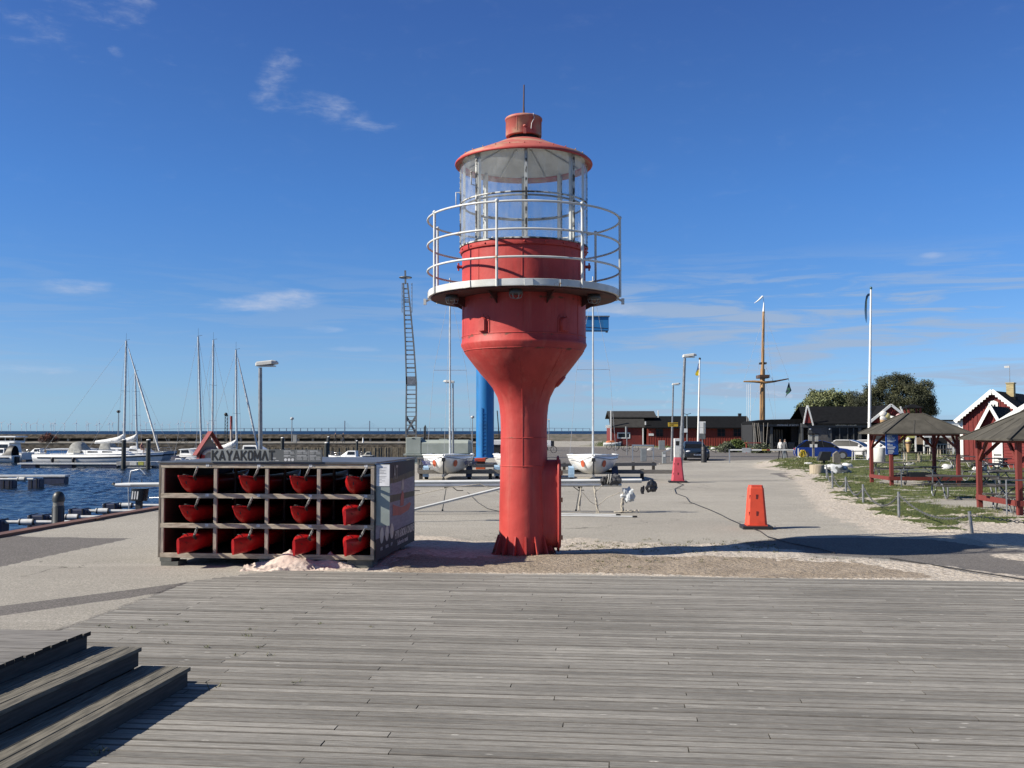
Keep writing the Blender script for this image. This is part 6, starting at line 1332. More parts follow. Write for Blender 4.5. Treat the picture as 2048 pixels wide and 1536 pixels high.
t = T('cargo_scooter', 'dark parked vehicle half hidden left of the lighthouse column', 'vehicle', (P(993,900,92).x,92,0)); MB().box(-.5,0,1.0,.6,1.6,1.45).build('white_box', WHITE, t, bev=.04); MB().box(-.3,.1,.3,.6,1.5,.99).build('body', BLACK, t, bev=.05); MB().tube((.3,.2,0.3),(.3,.35,.3),.3,n=14).build('wheel', WHEEL, t); MB().bar((.25,.7,1.46),(.05,.7,4.1),.09,.09).build('jib_arm', BLACK, t)
# ---------------------------------------------------------------- buildings on the right
def battens(mb, x0, x1, z0, f, y, step=.28, w=.05, d=.02):       # cover strips; f(x) gives the wall top
    x = x0+step/2
    while x < x1: mb.box(x, y-d, z0, x+w, y+.001, f(x)); x += step
def window(parent, x0, x1, z0, z1, y, fr=WTRIM, mul=1, fw=.09, dep=.04):
    f = MB().box(x0-fw,y-dep,z0-fw,x1+fw,y+.0,z0).box(x0-fw,y-dep,z1,x1+fw,y,z1+fw).box(x0-fw,y-dep,z0+.001,x0,y,z1-.001).box(x1,y-dep,z0+.001,x1+fw,y,z1-.001)
    for k in range(1, mul+1): x = x0+(x1-x0)*k/(mul+1); f.box(x-.03,y-dep+.005,z0,x+.03,y,z1)
    if mul: f.box(x0,y-dep+.01,(z0+z1)/2-.02,x1,y-.002,(z0+z1)/2+.02)
    o = f.build('window_frame', fr, parent); MB().poly([(x0,y-.008,z0),(x1,y-.008,z0),(x1,y-.008,z1),(x0,y-.008,z1)]).build('pane', GLASSD, o)
    return o
# long red boat house
Y = 150.; sc = Y/FP; ox = (1294-1024)*sc; X = lambda u: (u-1294)*sc; Z = lambda v: HCAM-(v-862)*sc
t = T('boat_house', 'long low red boarded boat house with black roof and small windows', 'boat house', (ox, Y, 0)); w = X(1500)
mb = MB().box(0,0,0,w,6.5,Z(853)); wl = mb.build('wall', REDB, t); mb = MB(); battens(mb, 0, w, 0, lambda x: Z(854), 0, .36, .07, .03); mb.build('battens', REDB, wl)['kind'] = 'stuff'
MB().prism([(-.3,-.5,Z(855)),(-.3,3.2,Z(831.5)),(-.3,7,Z(853)),(-.3,7,Z(854.5)),(-.3,3.2,Z(833.5)),(-.3,-.5,Z(857))], (0,0,0), (w+.6,0,0)).build('roof', ROOFB, t)
MB().box(X(1486),3,Z(834),X(1492),3.5,Z(826)).build('chimney', BLACK, t, bev=.03); RF = M('frame_dark_red', (.12,.03,.025), .7)
for a, b in ((1312,1325),(1435,1449),(1467,1481)): window(t, X(a), X(b), Z(872), Z(858), -.03, RF, 1)
MB().box(X(1297),-.08,Z(871.5),X(1307),-.035,Z(867)).build('name_plate', WTRIM, t)
# grey roofed house behind it
Y = 150.4; sc = Y/FP; X = lambda u: (u-1222)*sc; Z = lambda v: HCAM-(v-862)*sc
t = T('harbour_house', 'red house with broad grey stepped roof and white corner boards', 'house', ((1222-1024)*sc, Y, 0)); w = X(1285)
MB().box(0,0,0,w,7,Z(852)).build('wall', REDP, t); window(t, X(1236), X(1258), Z(875), Z(867), -.01, WTRIM, 0, .14)
MB().prism([(-.2,-.4,Z(854)),(-.2,1.2,Z(837)),(-.2,1.2,Z(839)),(-.2,-.4,Z(855.5))], (0,0,0), (X(1287)+.4,0,0)).build('lower_roof', ROOFG, t); MB().box(-.15,1.3,Z(838.5),X(1287),1.5,Z(833)).build('clerestory', ROOFB, t)
MB().prism([(-.2,1.1,Z(834)),(-.2,4.2,Z(821)),(-.2,7.5,Z(835)),(-.2,7.5,Z(837)),(-.2,4.2,Z(823)),(-.2,1.1,Z(835.5))], (0,0,0), (X(1313)+.4,0,0)).build('upper_roof', ROOFG, t)
for u, v0, v1 in ((1220,893,821),(1284,893,856),(1289,850,843),(1314.5,835,821)): MB().box(X(u),-.42,Z(v0),X(u)+.16,-.26,Z(v1)).build('corner_board', WTRIM, t)
MB().box(X(1211),-.3,Z(856),X(1219),-.2,Z(850)).build('hanging_sign', WTRIM, t); MB().box(X(1286),6.8,0,X(1313),9,Z(838)).build('rear_wall', REDP, t)
# open fronted grey cafe building with black flat roof
CG = M('cafe_grey', (.085,.09,.092), .6, col2=(.07,.074,.076)); Y = 115.; sc = Y/FP; X = lambda u: (u-1506)*sc; Z = lambda v: HCAM-(v-862)*sc
t = T('open_shed', 'dark grey open-fronted shed with black flat roof and white lettering', 'shed', ((1506-1024)*sc, Y, 0)); w = X(1601)
MB().prism([(0,-.4,Z(849)),(0,-.4,Z(843)),(X(1540),-.4,Z(839)),(w,-.4,Z(838)),(w,-.4,Z(846))], (0,0,0), (0,6,0)).build('roof', ROOFB, t); fs_ = MB().box(0,-.2,Z(853),w,0,Z(846.5)).build('fascia', CG, t)
text_mesh('SPORTHANDEL  SKI BIKE FISH', .20, 'fascia_lettering', WTRIM, fs_, (X(1553),-.215,Z(851.5)), (1,0,0), (0,0,1), .006, .9)
for u in (1507, 1520, 1540, 1598): MB().box(X(u),0,0,X(u)+.28,.3,Z(853.5)).build('pillar', CG, t)
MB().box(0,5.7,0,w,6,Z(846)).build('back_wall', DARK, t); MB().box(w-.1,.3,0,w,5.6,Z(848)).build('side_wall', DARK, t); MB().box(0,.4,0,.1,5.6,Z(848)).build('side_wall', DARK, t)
for u0, u1, mm in ((1544,1552,WOOD),(1559,1562,WOOD),(1564,1567,WOOD),(1569,1572,WOOD),(1574,1577,WOOD)): MB().box(X(u0),2.6,.5,X(u1),2.7,Z(859)).build('board', mm, t)
MB().box(X(1541),.8,0,X(1556),2.0,.9).build('parked_goods', DARK, t, bev=.1); MB().box(X(1580),.9,0,X(1594),2.2,1.0).build('parked_goods', M('goods_grey', (.1,.11,.12), .6), t, bev=.1)
for k in range(7): 
    a = 1500+k*4; MB().tube((X(a),-1.5,.1),(X(a+random.uniform(-8,10)),-.8,Z(846)),.035,n=6).build('leaning_spar', WOOD, t)
# main cafe: black gabled roof, red gables, grey front
Y = 112.; sc = Y/FP; X = lambda u: (u-1602)*sc; Z = lambda v: HCAM-(v-862)*sc
t = T('cafe_building', 'grey cafe with black pitched roof and two white-edged red gables', 'cafe', ((1602-1024)*sc, Y, 0)); w = X(1800)
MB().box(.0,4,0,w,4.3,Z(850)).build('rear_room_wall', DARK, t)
fs_ = MB().box(0,-.05,Z(855),w,.25,Z(846.5)).build('fascia', CG, t); text_mesh('SMORGASTARTOR   GLASS & KAFFE', .16, 'fascia_lettering', WTRIM, fs_, (X(1670),-.06,Z(851.5)), (1,0,0), (0,0,1), .005, .9)
for a, b in ((1602,1606),(1616,1624),(1655,1663),(1716,1722),(1741,1800)): MB().box(X(a),0,0,X(b),.2,Z(855.5)).build('wall_pier', CG, t)
MB().box(X(1624.2),.05,.3,X(1654.8),.15,Z(855.5)).build('roller_shutter', M('shutter_grey', (.115,.11,.105), .6), t); MB().box(X(1663.2),.10,.6,X(1715.8),.14,Z(856)).build('window', GLASSD, t)
for u in (1678, 1694, 1706): MB().box(X(u),.02,.6,X(u)+.1,.09,Z(856)).build('mullion', CG, t)
for u in (1620, 1658): MB().ball((X(u),-.1,Z(858)),.1,n=8,m=6).build('wall_lamp', WTRIM, t)
ya, zr, ze = 3.2, Z(811.5), Z(847)
MB().add([(X(1614),ya,zr),(X(1797),ya,zr),(X(1797),-.35,ze),(X(1606),-.35,ze),(X(1797),6.8,ze),(X(1606),6.8,ze),(X(1614),ya,zr-.14),(X(1797),ya,zr-.14),(X(1797),-.35,ze-.12),(X(1606),-.35,ze-.12)], [(3,2,1,0),(0,1,4,5),(9,8,2,3),(8,9,6,7)]).build('roof', ROOFB, t)
gx = X(1613); mb = MB().poly([(gx-.35,-.15,ze),(gx+.0,3.2,ze),(gx,3.2,zr-.5),(gx-.2,1.0,Z(838))]); MB().poly([(X(1606.5),-.30,Z(846)),(X(1620),-.38,Z(846)),(X(1613),-.34,Z(818))]).build('red_gable', REDP, t)
MB().bar((X(1604.5),-.40,Z(848)),(X(1612.3),-.40,Z(811)),.06,.14, up=(1,0,0)).build('barge_board', WTRIM, t); MB().bar((X(1623.5),-.46,Z(851)),(X(1613.2),-.46,Z(811)),.06,.14, up=(1,0,0)).build('barge_board', WTRIM, t)
gz = lambda u: Z(811) + (Z(846)-Z(811))*abs(u-1777)/45
MB().prism([(X(1734),-.55,Z(845.5)),(X(1820),-.55,Z(845.5)),(X(1777),-.55,Z(813))], (0,0,0), (0,.1,0)).build('red_gable', REDP, t)
g_ = MB(); battens(g_, X(1745), X(1809), Z(846), lambda x: gz(x/sc+1602)-.2, -.55, .3, .06, .03); g_.build('gable_battens', REDP, t)['kind'] = 'stuff'
MB().add([(X(1777),-.7,Z(810)),(X(1777),5.0,Z(810)),(X(1731),-.7,Z(847)),(X(1731),2.0,Z(847)),(X(1823),-.7,Z(847)),(X(1823),2.0,Z(847))], [(0,2,3,1),(0,1,5,4)]).build('gable_roof', ROOFB, t)
for s_ in (-1,1): MB().bar((X(1777+s_*46.5),-.80,Z(847.5)),(X(1777),-.80,Z(810)),.10,.26, up=(1,0,0)).build('barge_board', WTRIM, t)
MB().bar((X(1805),-.2,Z(829)),(X(1800),-.1,Z(813)),.1,.16, up=(1,0,0)).build('rear_barge_board', WTRIM, t)
def icecream(parent, u, v, s, cols, y=-.9):
    c = Vector((X(u), y, Z(v))); MB().path([c+Vector((-.1,0,-1.2*s)), c+Vector((0,0,-.1*s))], [.06*s,.42*s], 12).build('cone', M('waffle', (.55,.36,.18), .7), parent)
    for k, (dx, dz, cc) in enumerate(cols): MB().ball(c+Vector((dx*s,0,dz*s)), .42*s, (1,.6,.9), n=12, m=8).build('scoop', M('ice_'+cc, {'white': (.75,.72,.68), 'yellow': (.72,.62,.28), 'pink': (.66,.42,.42), 'dark': (.05,.04,.04)}[cc], .5), parent)
d_ = T('ice_cream_sign', 'moulded ice cream cone with yellow scoop on the cafe gable', 'ice cream sign', (0,0,0)); d_.location = t.location; icecream(d_, 1761, 839, 1.0, ((0,.1,'white'),(.35,.35,'yellow'),(.0,.55,'white')))
d_ = T('ice_cream_sign', 'pink moulded ice cream on the right slope of the cafe gable', 'ice cream sign', (0,0,0)); d_.location = t.location; icecream(d_, 1792, 836, 1.0, ((0,.1,'pink'),(.35,.0,'white')))
d_ = T('coffee_sign', 'round white coffee cup sign in the middle of the cafe gable', 'cup sign', (0,0,0)); d_.location = t.location; MB().tube((X(1778),-.95,Z(838)),(X(1779),-.95,Z(833)),.28,.36,n=14).build('cup', WTRIM, d_); MB().disc((X(1779),-.96,Z(832.6)),.3,14,(0,-.4,1)).build('coffee', BLACK, d_)
# terrace pavilion behind the gazebo
Y = 98.; sc = Y/FP; X = lambda u: (u-1786)*sc; Z = lambda v: HCAM-(v-862)*sc
t = T('terrace_pavilion', 'white-framed cafe terrace with dark openings and white awning strip', 'pavilion', ((1786-1024)*sc, Y, 0))
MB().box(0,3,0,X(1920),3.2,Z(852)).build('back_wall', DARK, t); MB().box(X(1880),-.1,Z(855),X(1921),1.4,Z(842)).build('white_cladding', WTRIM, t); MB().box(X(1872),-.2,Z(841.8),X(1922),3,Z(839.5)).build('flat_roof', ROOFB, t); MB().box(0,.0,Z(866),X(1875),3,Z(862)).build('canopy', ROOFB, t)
MB().box(X(1790),-.3,Z(867),X(1800),-.2,Z(905)+.1).build('red_wall', REDP, t); MB().box(X(1843),-.35,Z(875),X(1900),-.15,Z(869)).build('awning', WTRIM, t)
for u in (1845, 1857, 1903, 1912): MB().box(X(u),-.1,0,X(u)+.12,0,Z(869)).build('post', WTRIM, t)
MB().box(X(1845),-.1,Z(893),X(1860),-.02,Z(890)).build('rail', WTRIM, t); MB().box(X(1858),-.1,Z(889),X(1915),-.02,Z(887.5)).build('rail', GALV, t)
for u in range(1866,1914,6): MB().box(X(u),-.08,0,X(u)+.05,-.03,Z(889)).build('baluster', GALV, t)
# tall red house with scalloped white barge boards
def hut(name, label, cat, base, rot, b, ze, zr, length, wallm, roofm, over=.25, step=.32, bw=.26, scallop=False):
    t = T(name, label, cat, base, rot); w2 = b-over
    zw = lambda x: ze + (zr-ze)*(1-abs(x)/b)
    MB().prism([(-w2,0,-.2),(w2,0,-.2),(w2,0,zw(w2)-.1),(0,0,zr-.1),(-w2,0,zw(w2)-.1)], (0,0,0), (0,length,0)).build('wall', wallm, t)
    if step: mb = MB(); battens(mb, -w2+.05, w2-.05, 0, lambda x: zw(x)-.14, 0, step, .06, .03); mb.build('battens', wallm, t)['kind'] = 'stuff'
    for s_ in (-1,1):
        MB().add([(0,-.30,zr),(s_*b,-.30,ze),(s_*b,length+.3,ze),(0,length+.3,zr),(0,-.30,zr-.1),(s_*b,-.30,ze-.1),(s_*b,length+.3,ze-.1),(0,length+.3,zr-.1)], [(0,1,2,3),(7,6,5,4),(5,6,2,1)] if s_ < 0 else [(3,2,1,0),(4,5,6,7),(1,2,6,5)]).build('roof', roofm, t)
        mb = MB().bar((s_*(b+.04),-.36,ze-.06),(s_*-.0,-.36,zr+.0),bw,.09, up=(0,1,0))
        if scallop:
            for k in range(int(b*5)): f = (k+.5)/int(b*5); x = s_*b*(1-f); z = ze+(zr-ze)*f-.17; mb.tube((x,-.40,z),(x,-.325,z),.075,n=10)
        mb.build('barge_board', WTRIM, t)
    return t
th = R(-39)
t = hut('red_house', 'red boarded gable house with scalloped white barge boards and brick chimney', 'house', (35.4,75,0), th, 2.6, 3.0, 5.22, 9, REDP, ROOFB, scallop=True)
MB().box(-2.45,-.05,0,-2.15,.0,3.1).build('corner_board', WTRIM, t); wf = window(t, -.17, .17, 3.8, 4.2, -.04, WTRIM, 1, .15); MB().prism([(-.34,-.08,4.352),(.34,-.08,4.352),(.16,-.08,4.45),(0,-.08,4.50),(-.16,-.08,4.45)], (0,0,0), (0,.04,0)).build('window_crown', WTRIM, wf)
CH = M('chimney_brick', (.48,.40,.22), .9, col2=(.36,.29,.15), scale=3, st=(1,1,6)); c_ = MB().box(.1,3.4,4.6,.62,4.0,5.85).box(.05,3.35,5.851,.67,4.05,5.93).build('chimney', CH, t); MB().box(.0,3.3,4.5,.75,4.1,4.85).build('flashing', ROOFB, c_)
MB().tube((.3,3.7,5.9),(.3,3.7,7.2),.02,n=6).build('vane_pole', GALV, t); MB().bar((.28,3.7,7.15),(-.02,3.55,7.13),.05,.16).build('wind_vane', WTRIM, t)
t = hut('porch', 'small red porch with steep white-edged gable in front of the red house', 'porch', (P(1983,862,69.5).x,69.5,0), th, 1.15, 1.75, 3.95, 4.5, REDP, ROOFB, over=.12, bw=.2); MB().box(-.4,-.05,0,.35,-.02,1.9).build('door', M('porch_door', (.16,.03,.025), .7), t)
t = hut('red_shed', 'nearest red shed with horizontal boards and white door at the right edge', 'shed', (P(2075,862,61).x,61,0), R(-35), 3.0, 2.2, 4.15, 6, M('shed_red', (.27,.035,.03), .8, col2=(.2,.026,.022), scale=3, st=(1,1,9)), ROOFB, step=0)
mb = MB()
for k in range(12): mb.box(-1.83,-.022,.18*k,2.72,.001,.18*k+.165)
mb.build('weatherboard', M('shed_red', (.27,.035,.03)), t); dd = MB().box(-2.4,-.06,0,-1.92,-.003,1.68).build('door', WTRIM, t); MB().box(-2.5,-.08,0,-2.41,-.005,1.85).build('door_jamb', WTRIM, t)
for z in (.75,.55): MB().box(-2.36,-.35,z,-1.95,-.30,z+.09).build('bench_slat', WOODD, t)
MB().box(-2.36,-.5,.40,-1.95,-.25,.44).build('bench_seat', WOODD, t)
# ---------------------------------------------------------------- gazebos
GR = M('gazebo_red', (.21,.034,.025), .75, col2=(.16,.026,.02), scale=3, st=(8,8,1)); GROOF = M('roof_felt_brown', (.105,.098,.082), .9, col2=(.078,.073,.061), scale=2.5, bump=.004, bscale=18, spec=.15)
def gazebo(label, base, rot, a, z0=0, hz=2.17, rz_=3.09, far_dark=False):
    t = T('gazebo', label, 'gazebo', base, rot); o = .42; lo, hi = -o, a+o; c = a/2
    for x, y in ((0,0),(a,0),(0,a),(a,a)): 
        MB().box(x-.07,y-.07,z0-.15,x+.07,y+.07,hz-.02).build('post', GR, t, bev=.008)
        sx, sy = (1 if x == 0 else -1), (1 if y == 0 else -1)
        MB().bar((x+sx*.05,y,hz-.62),(x+sx*.62,y,hz-.08),.07,.09).build('brace', GR, t); MB().bar((x,y+sy*.05,hz-.62),(x,y+sy*.62,hz-.08),.07,.09).build('brace', GR, t)
    for p, q in (((0,0),(a,0)),((0,a),(a,a)),((0,0),(0,a)),((a,0),(a,a))):
        MB().bar((p[0],p[1],hz-.06),(q[0],q[1],hz-.06),.09,.12).build('top_beam', GR, t)
    for p, q in (((-.12,-.09),(a+.12,-.09)),((-.09,0),(-.09,a)),((a+.09,0),(a+.09,a))): MB().bar((p[0],p[1],.32),(q[0],q[1],.32),.045,.15).build('low_rail', GR, t)
    MB().box(.12,.10,.40,a-.12,.38,.45).build('bench', WOODD, t)
    tp = .30; e = .05
    ring = lambda h, r: [(c-r,c-r,h),(c+r,c-r,h),(c+r,c+r,h),(c-r,c+r,h)]
    R0, R1 = ring(hz, c+o), ring(rz_-.10, tp); 
    MB().add(R0+R1+ring(hz-.05,c+o)+ring(rz_-.18,tp), [(0,1,5,4),(1,2,6,5),(2,3,7,6),(3,0,4,7),(0,8,9,1),(1,9,10,2),(2,10,11,3),(3,11,8,0),(8,12,13,9),(9,13,14,10),(10,14,15,11),(11,15,12,8)]).build('roof', GROOF, t)
    mb = MB()
    for k in range(4): mb.bar(Vector(R0[k])+Vector((0,0,.01)), Vector(R1[k])+Vector((0,0,.015)), .10, .02)
    for k in range(4):
        A, B = Vector(R0[k]), Vector(R0[(k+1)%4]); C, D = Vector(R1[k]), Vector(R1[(k+1)%4])
        for f in (.34,.66): mb.bar(A.lerp(B,f)+Vector((0,0,.004)), C.lerp(D,(f-.5)*.2+.5).lerp(A.lerp(B,f),.35)+Vector((0,0,.006)), .05, .012)
    mb.build('roof_seams', M('seam_felt', (.065,.06,.05), .9), t)['kind'] = 'stuff'
    cu = [(c+sx*.24,c+sy*.24) for sx in (-1,1) for sy in (-1,1)]
    for x, y in cu: MB().box(x-.035,y-.035,rz_-.12,x+.035,y+.035,rz_+.14).build('cupola_post', GR, t)
    R2, R3 = ring(rz_+.14,.36), ring(rz_+.29,.05); MB().add(R2+R3+ring(rz_+.11,.36), [(0,1,5,4),(1,2,6,5),(2,3,7,6),(3,0,4,7),(4,5,6,7),(0,8,9,1),(1,9,10,2),(2,10,11,3),(3,11,8,0),(11,10,9,8)]).build('cupola_roof', ROOFB, t)
    return t
g1 = G(1783.5, 972.7); gazebo('red-posted gazebo with brown felt roof and blue sign on a post', (g1.x, g1.y, 0), R(-2.8), 2.67)
gazebo('nearer red-posted gazebo cut off by the right edge of the picture', (13.55, 27.35, 0), R(-4), 2.75, hz=2.04, rz_=3.0)
t = T('blue_sign', 'blue notice sign with white lines on the front post of the gazebo', 'sign', (g1.x-.02, g1.y-.12, 0), R(6))
s_ = MB().box(-.26,-.04,1.30,.26,.0,2.12).build('panel', M('sign_blue', (.015,.09,.42), .45), t); MB().box(.20,.001,1.30,.26,.16,2.1).build('side', M('sign_blue', (.015,.09,.42)), t); mb = MB(); random.seed(9)
for k, (z, l_) in enumerate(((1.86,.36),(1.80,.30),(1.70,.10),(1.66,.22),(1.58,.34),(1.52,.30),(1.45,.26),(1.39,.28),(1.335,.22))): mb.box(-.20+(.0 if k < 6 else .03),-.046,z,-.20+l_,-.041,z+.035)
text_mesh('BASTU\nSIMSKOLA', .085, 'sign_text', WTRIM, s_, (-.21,-.047,2.02), (1,0,0), (0,0,1), .003, .8); mb.build('sign_lines', WTRIM, s_)['kind'] = 'stuff'
# ---------------------------------------------------------------- picnic tables
def picnic(L_=1.9, leg=GALV, top=WOODD, h=.74):
    t = T('picnic_table', 'x', 'picnic table', group='picnic tables on the turf')
    for k in range(5): MB().box(-L_/2,-.36+.147*k,h-.04,L_/2,-.36+.147*k+.135,h).build('top_board', top, t)
    for s_ in (-1,1):
        for k in range(2): MB().box(-L_/2,s_*.72-.13+.135*k,.41,L_/2,s_*.72-.13+.135*k+.125,.45).build('bench_board', top, t)
    for x in (-L_/2+.3, L_/2-.3):
        for s_ in (-1,1): MB().path([(x,-s_*.28,h-.05),(x,s_*.34,.42),(x,s_*.62,.02),(x,s_*.74,.02),(x,s_*.86,.12),(x,s_*.84,.40)], .025, 8).build('leg', leg, t)
        MB().bar((x,-.8,.40),(x,.8,.40),.03,.03).build('cross_bar', leg, t); MB().tube((x,0,.40),(x*.45,0,h-.05),.015,n=6).build('strut', leg, t)
    return t
pt = picnic(); pw_ = None
tabs = [(1923,'picnic table nearest the chain fence, between the two gazebos',34.0,R(-6),1.15), (1832,'picnic table standing under the gazebo with the blue sign',42.6,R(-8),1.0), (1778,'picnic table on the turf just left of the gazebo',48.5,R(-30),1.0), (1975,'picnic table right of the gazebo in front of the red shed',45.5,R(35),1.05), (2052,'picnic table inside the nearer gazebo',28.3,R(-8),1.0),
        (1935,'picnic table with pale legs before the red house wall',60,R(-14),1.05), (1905,'pale picnic table behind the gazebo right post',63,R(20),.95), (1985,'picnic table beside the white door of the shed',56,R(10),.9), (2030,'picnic table at the right edge behind the nearer gazebo',38.5,R(-20),1.0)]
for i, (u, lab, Y, rz, s_) in enumerate(tabs):
    x = (u-1024)*Y/FP; o = pt if i == 0 else copy_tree(pt); o.location = (x, Y, .03); o.rotation_euler = (0,0,rz); o.scale = (s_, 1, 1); o['label'] = lab
def cafe_table(lab, u, v, rz=0, m_=M('pale_wood', (.62,.55,.42), .7), w=.8):
    g = G(u, v); t = T('cafe_table', lab, 'cafe table', g, rz, 'pale framed cafe tables'); MB().box(-w/2,-.35,.70,w/2,.35,.745).build('top', WOODD, t)
    for x in (-w/2+.04,w/2-.04):
        for y in (-.3,.3): MB().bar((x*1.05,y,0),(x,y*.8,.70),.06,.05).build('leg', m_, t)
    MB().bar((-w/2,-.3,.10),(w/2,-.3,.10),.05,.05).build('stretcher', m_, t)
for u, v, lab, m2 in ((1823,924.5,'pale timber framed table under the ice cream figure',0),(1852,924,'pale timber framed table right of the ice cream figure',0),(1719,921.5,'white-legged table between the blue car and the flagpole',1),(1889,916,'pale framed table behind the gazebo, middle of the terrace',0),(1868,912,'pale framed table half hidden by the rear gazebo post',0),(1795,921,'white-legged stand with bicycles behind the gazebo sign',1)):
    cafe_table(lab, u, v, 0, WHITE if m2 else M('pale_wood', (.62,.55,.42)), .95)
t = T('ice_cream_figure', 'tall soft ice cream cone figure on a table behind the gazebo', 'ice cream figure', (P(1817,902,73).x,73,.745)); MB().tube((0,0,0),(0,0,.62),.10,.20,n=14).build('cone', M('waffle', (.55,.36,.18)), t)
MB().lathe([(.23,.62),(.24,.68),(.2,.74)],16).build('chocolate_rim', M('chocolate', (.07,.03,.02), .5), t)
for z, r in ((.78,.22),(.90,.17),(1.0,.10)): MB().ball((0,0,z), r, (1,1,.6), n=14, m=8).build('scoop', M('ice_white', (.75,.72,.68)) if z > .8 else M('ice_yellow', (.72,.62,.28)), t)
t = T('menu_board', 'tan wooden menu board hanging in the terrace opening', 'menu board', (P(1840,880,92).x,92,0)); MB().box(-.28,0,1.05,.28,.06,P(1840,875,92).z).build('board', M('tan_board', (.45,.33,.22), .7), t); MB().bar((0,.05,P(1840,875,92).z),(0,.05,P(1840,867,92).z),.04,.04).build('hanger', GALV, t)
t = T('yellow_pennant', 'small bright yellow pennant flag beside the ice cream figure', 'flag', (P(1808,905,78).x,78,0)); MB().tube((0,0,0),(0,0,1.95),.02,n=6).build('pole', GALV, t); MB().add([(0,-.01,1.92),(0,-.01,1.6),(-.27,-.03,1.66),(0,.01,1.92),(0,.01,1.6),(-.27,-.01,1.66)], [(0,1,2),(5,4,3),(0,2,5,3),(2,1,4,5)]).build('pennant', M('pennant_yellow', (.75,.70,.05), .7), t)
t = T('yellow_banner', 'yellow and white banner under the terrace canopy', 'banner', (P(1822,872,90).x,90,0)); MB().box(-.45,0,P(1822,876,90).z,.35,.03,P(1822,869,90).z).build('cloth', M('banner_yellow', (.72,.70,.25), .7), t); MB().box(.36,0,P(1822,905,90).z+.05,.48,.1,P(1822,868,90).z).build('post', WTRIM, t)
# ---------------------------------------------------------------- poles and flags
def cloth(pts_l, pts_r, m, parent, name='flag'):
    vs = list(pts_l)+list(pts_r); n = len(pts_l); off = Vector((0,.02,0)); mb = MB(); mb.add([Vector(p) for p in vs], [(i, n+i, n+i+1, i+1) for i in range(n-1)], True); return mb.build(name, m, parent)
b = G(1738, 921); tp = P(1742, 578, b.y); t = T('flagpole', 'tallest white flagpole in front of the gazebo with drooping blue pennant', 'flagpole', b); d = tp-b
MB().tube((0,0,0), d, .13, .065, n=14).build('pole', WTRIM, t); MB().ball(d+Vector((0,0,.06)), .10, (1,1,1.3)).build('finial', M('finial_green', (.05,.13,.12), .4), t)
def uu(u, v): return P(u, v, b.y)-b
SWB = M('flag_blue', (.02,.10,.24), .8); SWY = M('flag_yellow', (.68,.52,.02), .8)
L1 = [(1740,587),(1736,587),(1732,592),(1730,604),(1729,620),(1730,636),(1732.5,646)]; Rr_ = [(1741,590),(1737,593),(1735,600),(1734,611),(1733.5,624),(1733.6,636),(1732.8,646)]
cloth([uu(*p) for p in L1], [uu(*p)+Vector((0,.08*math.sin(i),0)) for i, p in enumerate(Rr_)], SWB, t, 'pennant'); cloth([uu(p[0]+1.2,p[1]+2)+Vector((0,-.03,0)) for p in L1[2:6]], [uu(p[0]-.8,p[1])+Vector((0,-.03,0)) for p in Rr_[2:6]], M('pennant_green', (.10,.15,.12), .8), t, 'pennant_stripe')
b = Vector((P(1396,880,126).x,126,0)); tp = P(1399.5, 719, 126); t = T('flagpole', 'white flagpole with small blue and yellow flag behind the leaning lamp', 'flagpole', b); d = tp-b
MB().tube((0,0,0), d, .15, .08, n=12).build('pole', WTRIM, t); MB().ball(d+Vector((0,0,.1)), .15).build('finial', BLACK, t)
fl = [[(1398.5,721),(1397.5,728),(1396,733)],[(1398.5,738),(1394,742),(1390,747)],[(1398.5,751),(1394,752),(1391,749)]]
def u2(p, k): return P(*p,126)-b+Vector((0,.15*math.sin(k*1.7),0))
cloth([u2(p,i) for i,p in enumerate([(1399,721),(1398.6,730),(1398.4,736)])], [u2(p,i+1) for i,p in enumerate([(1396.5,729),(1394,738),(1391.5,745)])], M('flag_blue_bright', (.04,.10,.28), .8), t); cloth([u2(p,i) for i,p in enumerate([(1398.5,736),(1398.4,744),(1398.3,751)])], [u2(p,i+1) for i,p in enumerate([(1392.5,743),(1390,749),(1392.5,752)])], SWY, t)
# signal mast
Y = 122.; b = Vector((P(1524.5,893,Y).x,Y,0)); WM_ = M('varnished_pine', (.50,.29,.11), .5, col2=(.33,.18,.07), scale=1, st=(3,3,.5))
t = T('signal_mast', 'tall varnished wooden signal mast with yard, stays and white top', 'signal mast', b); q = lambda u, v, dy=0: P(u, v, Y+dy)-b
MB().path([(0,0,0), q(1525,760), q(1525.5,738)], [.34,.30,.27], 14).build('lower_mast', WM_, t); MB().path([q(1524.8,775,-.5), q(1525.4,726,-.45), q(1527.2,623,-.3)], [.20,.20,.14], 12).build('topmast', WM_, t)
MB().tube(q(1527.2,623,-.3), q(1527.8,605,-.3), .14, .05, n=10).build('white_tip', WTRIM, t); MB().tube(q(1527.6,605,-.3), q(1526,592,-.3), .02, n=5).build('vane_rod', GREY, t)
MB().path([q(1525.5,592.5,-.3), q(1519,599,-.3), q(1514,603,-.3), q(1508,606.5,-.3)], [.12,.10,.07,.02], 8).build('windsock', WTRIM, t)
MB().box(*(q(1519,756,-.9)[:]), *(q(1532,751,.9)[:])).build('crosstree', M('tarred_wood', (.10,.055,.035), .7), t, bev=.05); MB().box(*(q(1521.5,728,-.6)[:]), *(q(1529.5,725.5,.4)[:])).build('cap_band', BLACK, t)
MB().path([q(1487,763,-.6), q(1508,763,-.6), q(1530,765,-.6), q(1548,763,-.6)], [.08,.14,.16,.12], 10).build('yard', WM_, t); MB().path([q(1548,763,-.6), q(1577,757.5,-.6)], [.11,.07], 8).build('yard_arm', M('tarred_wood', (.10,.055,.035)), t)
mb = MB()
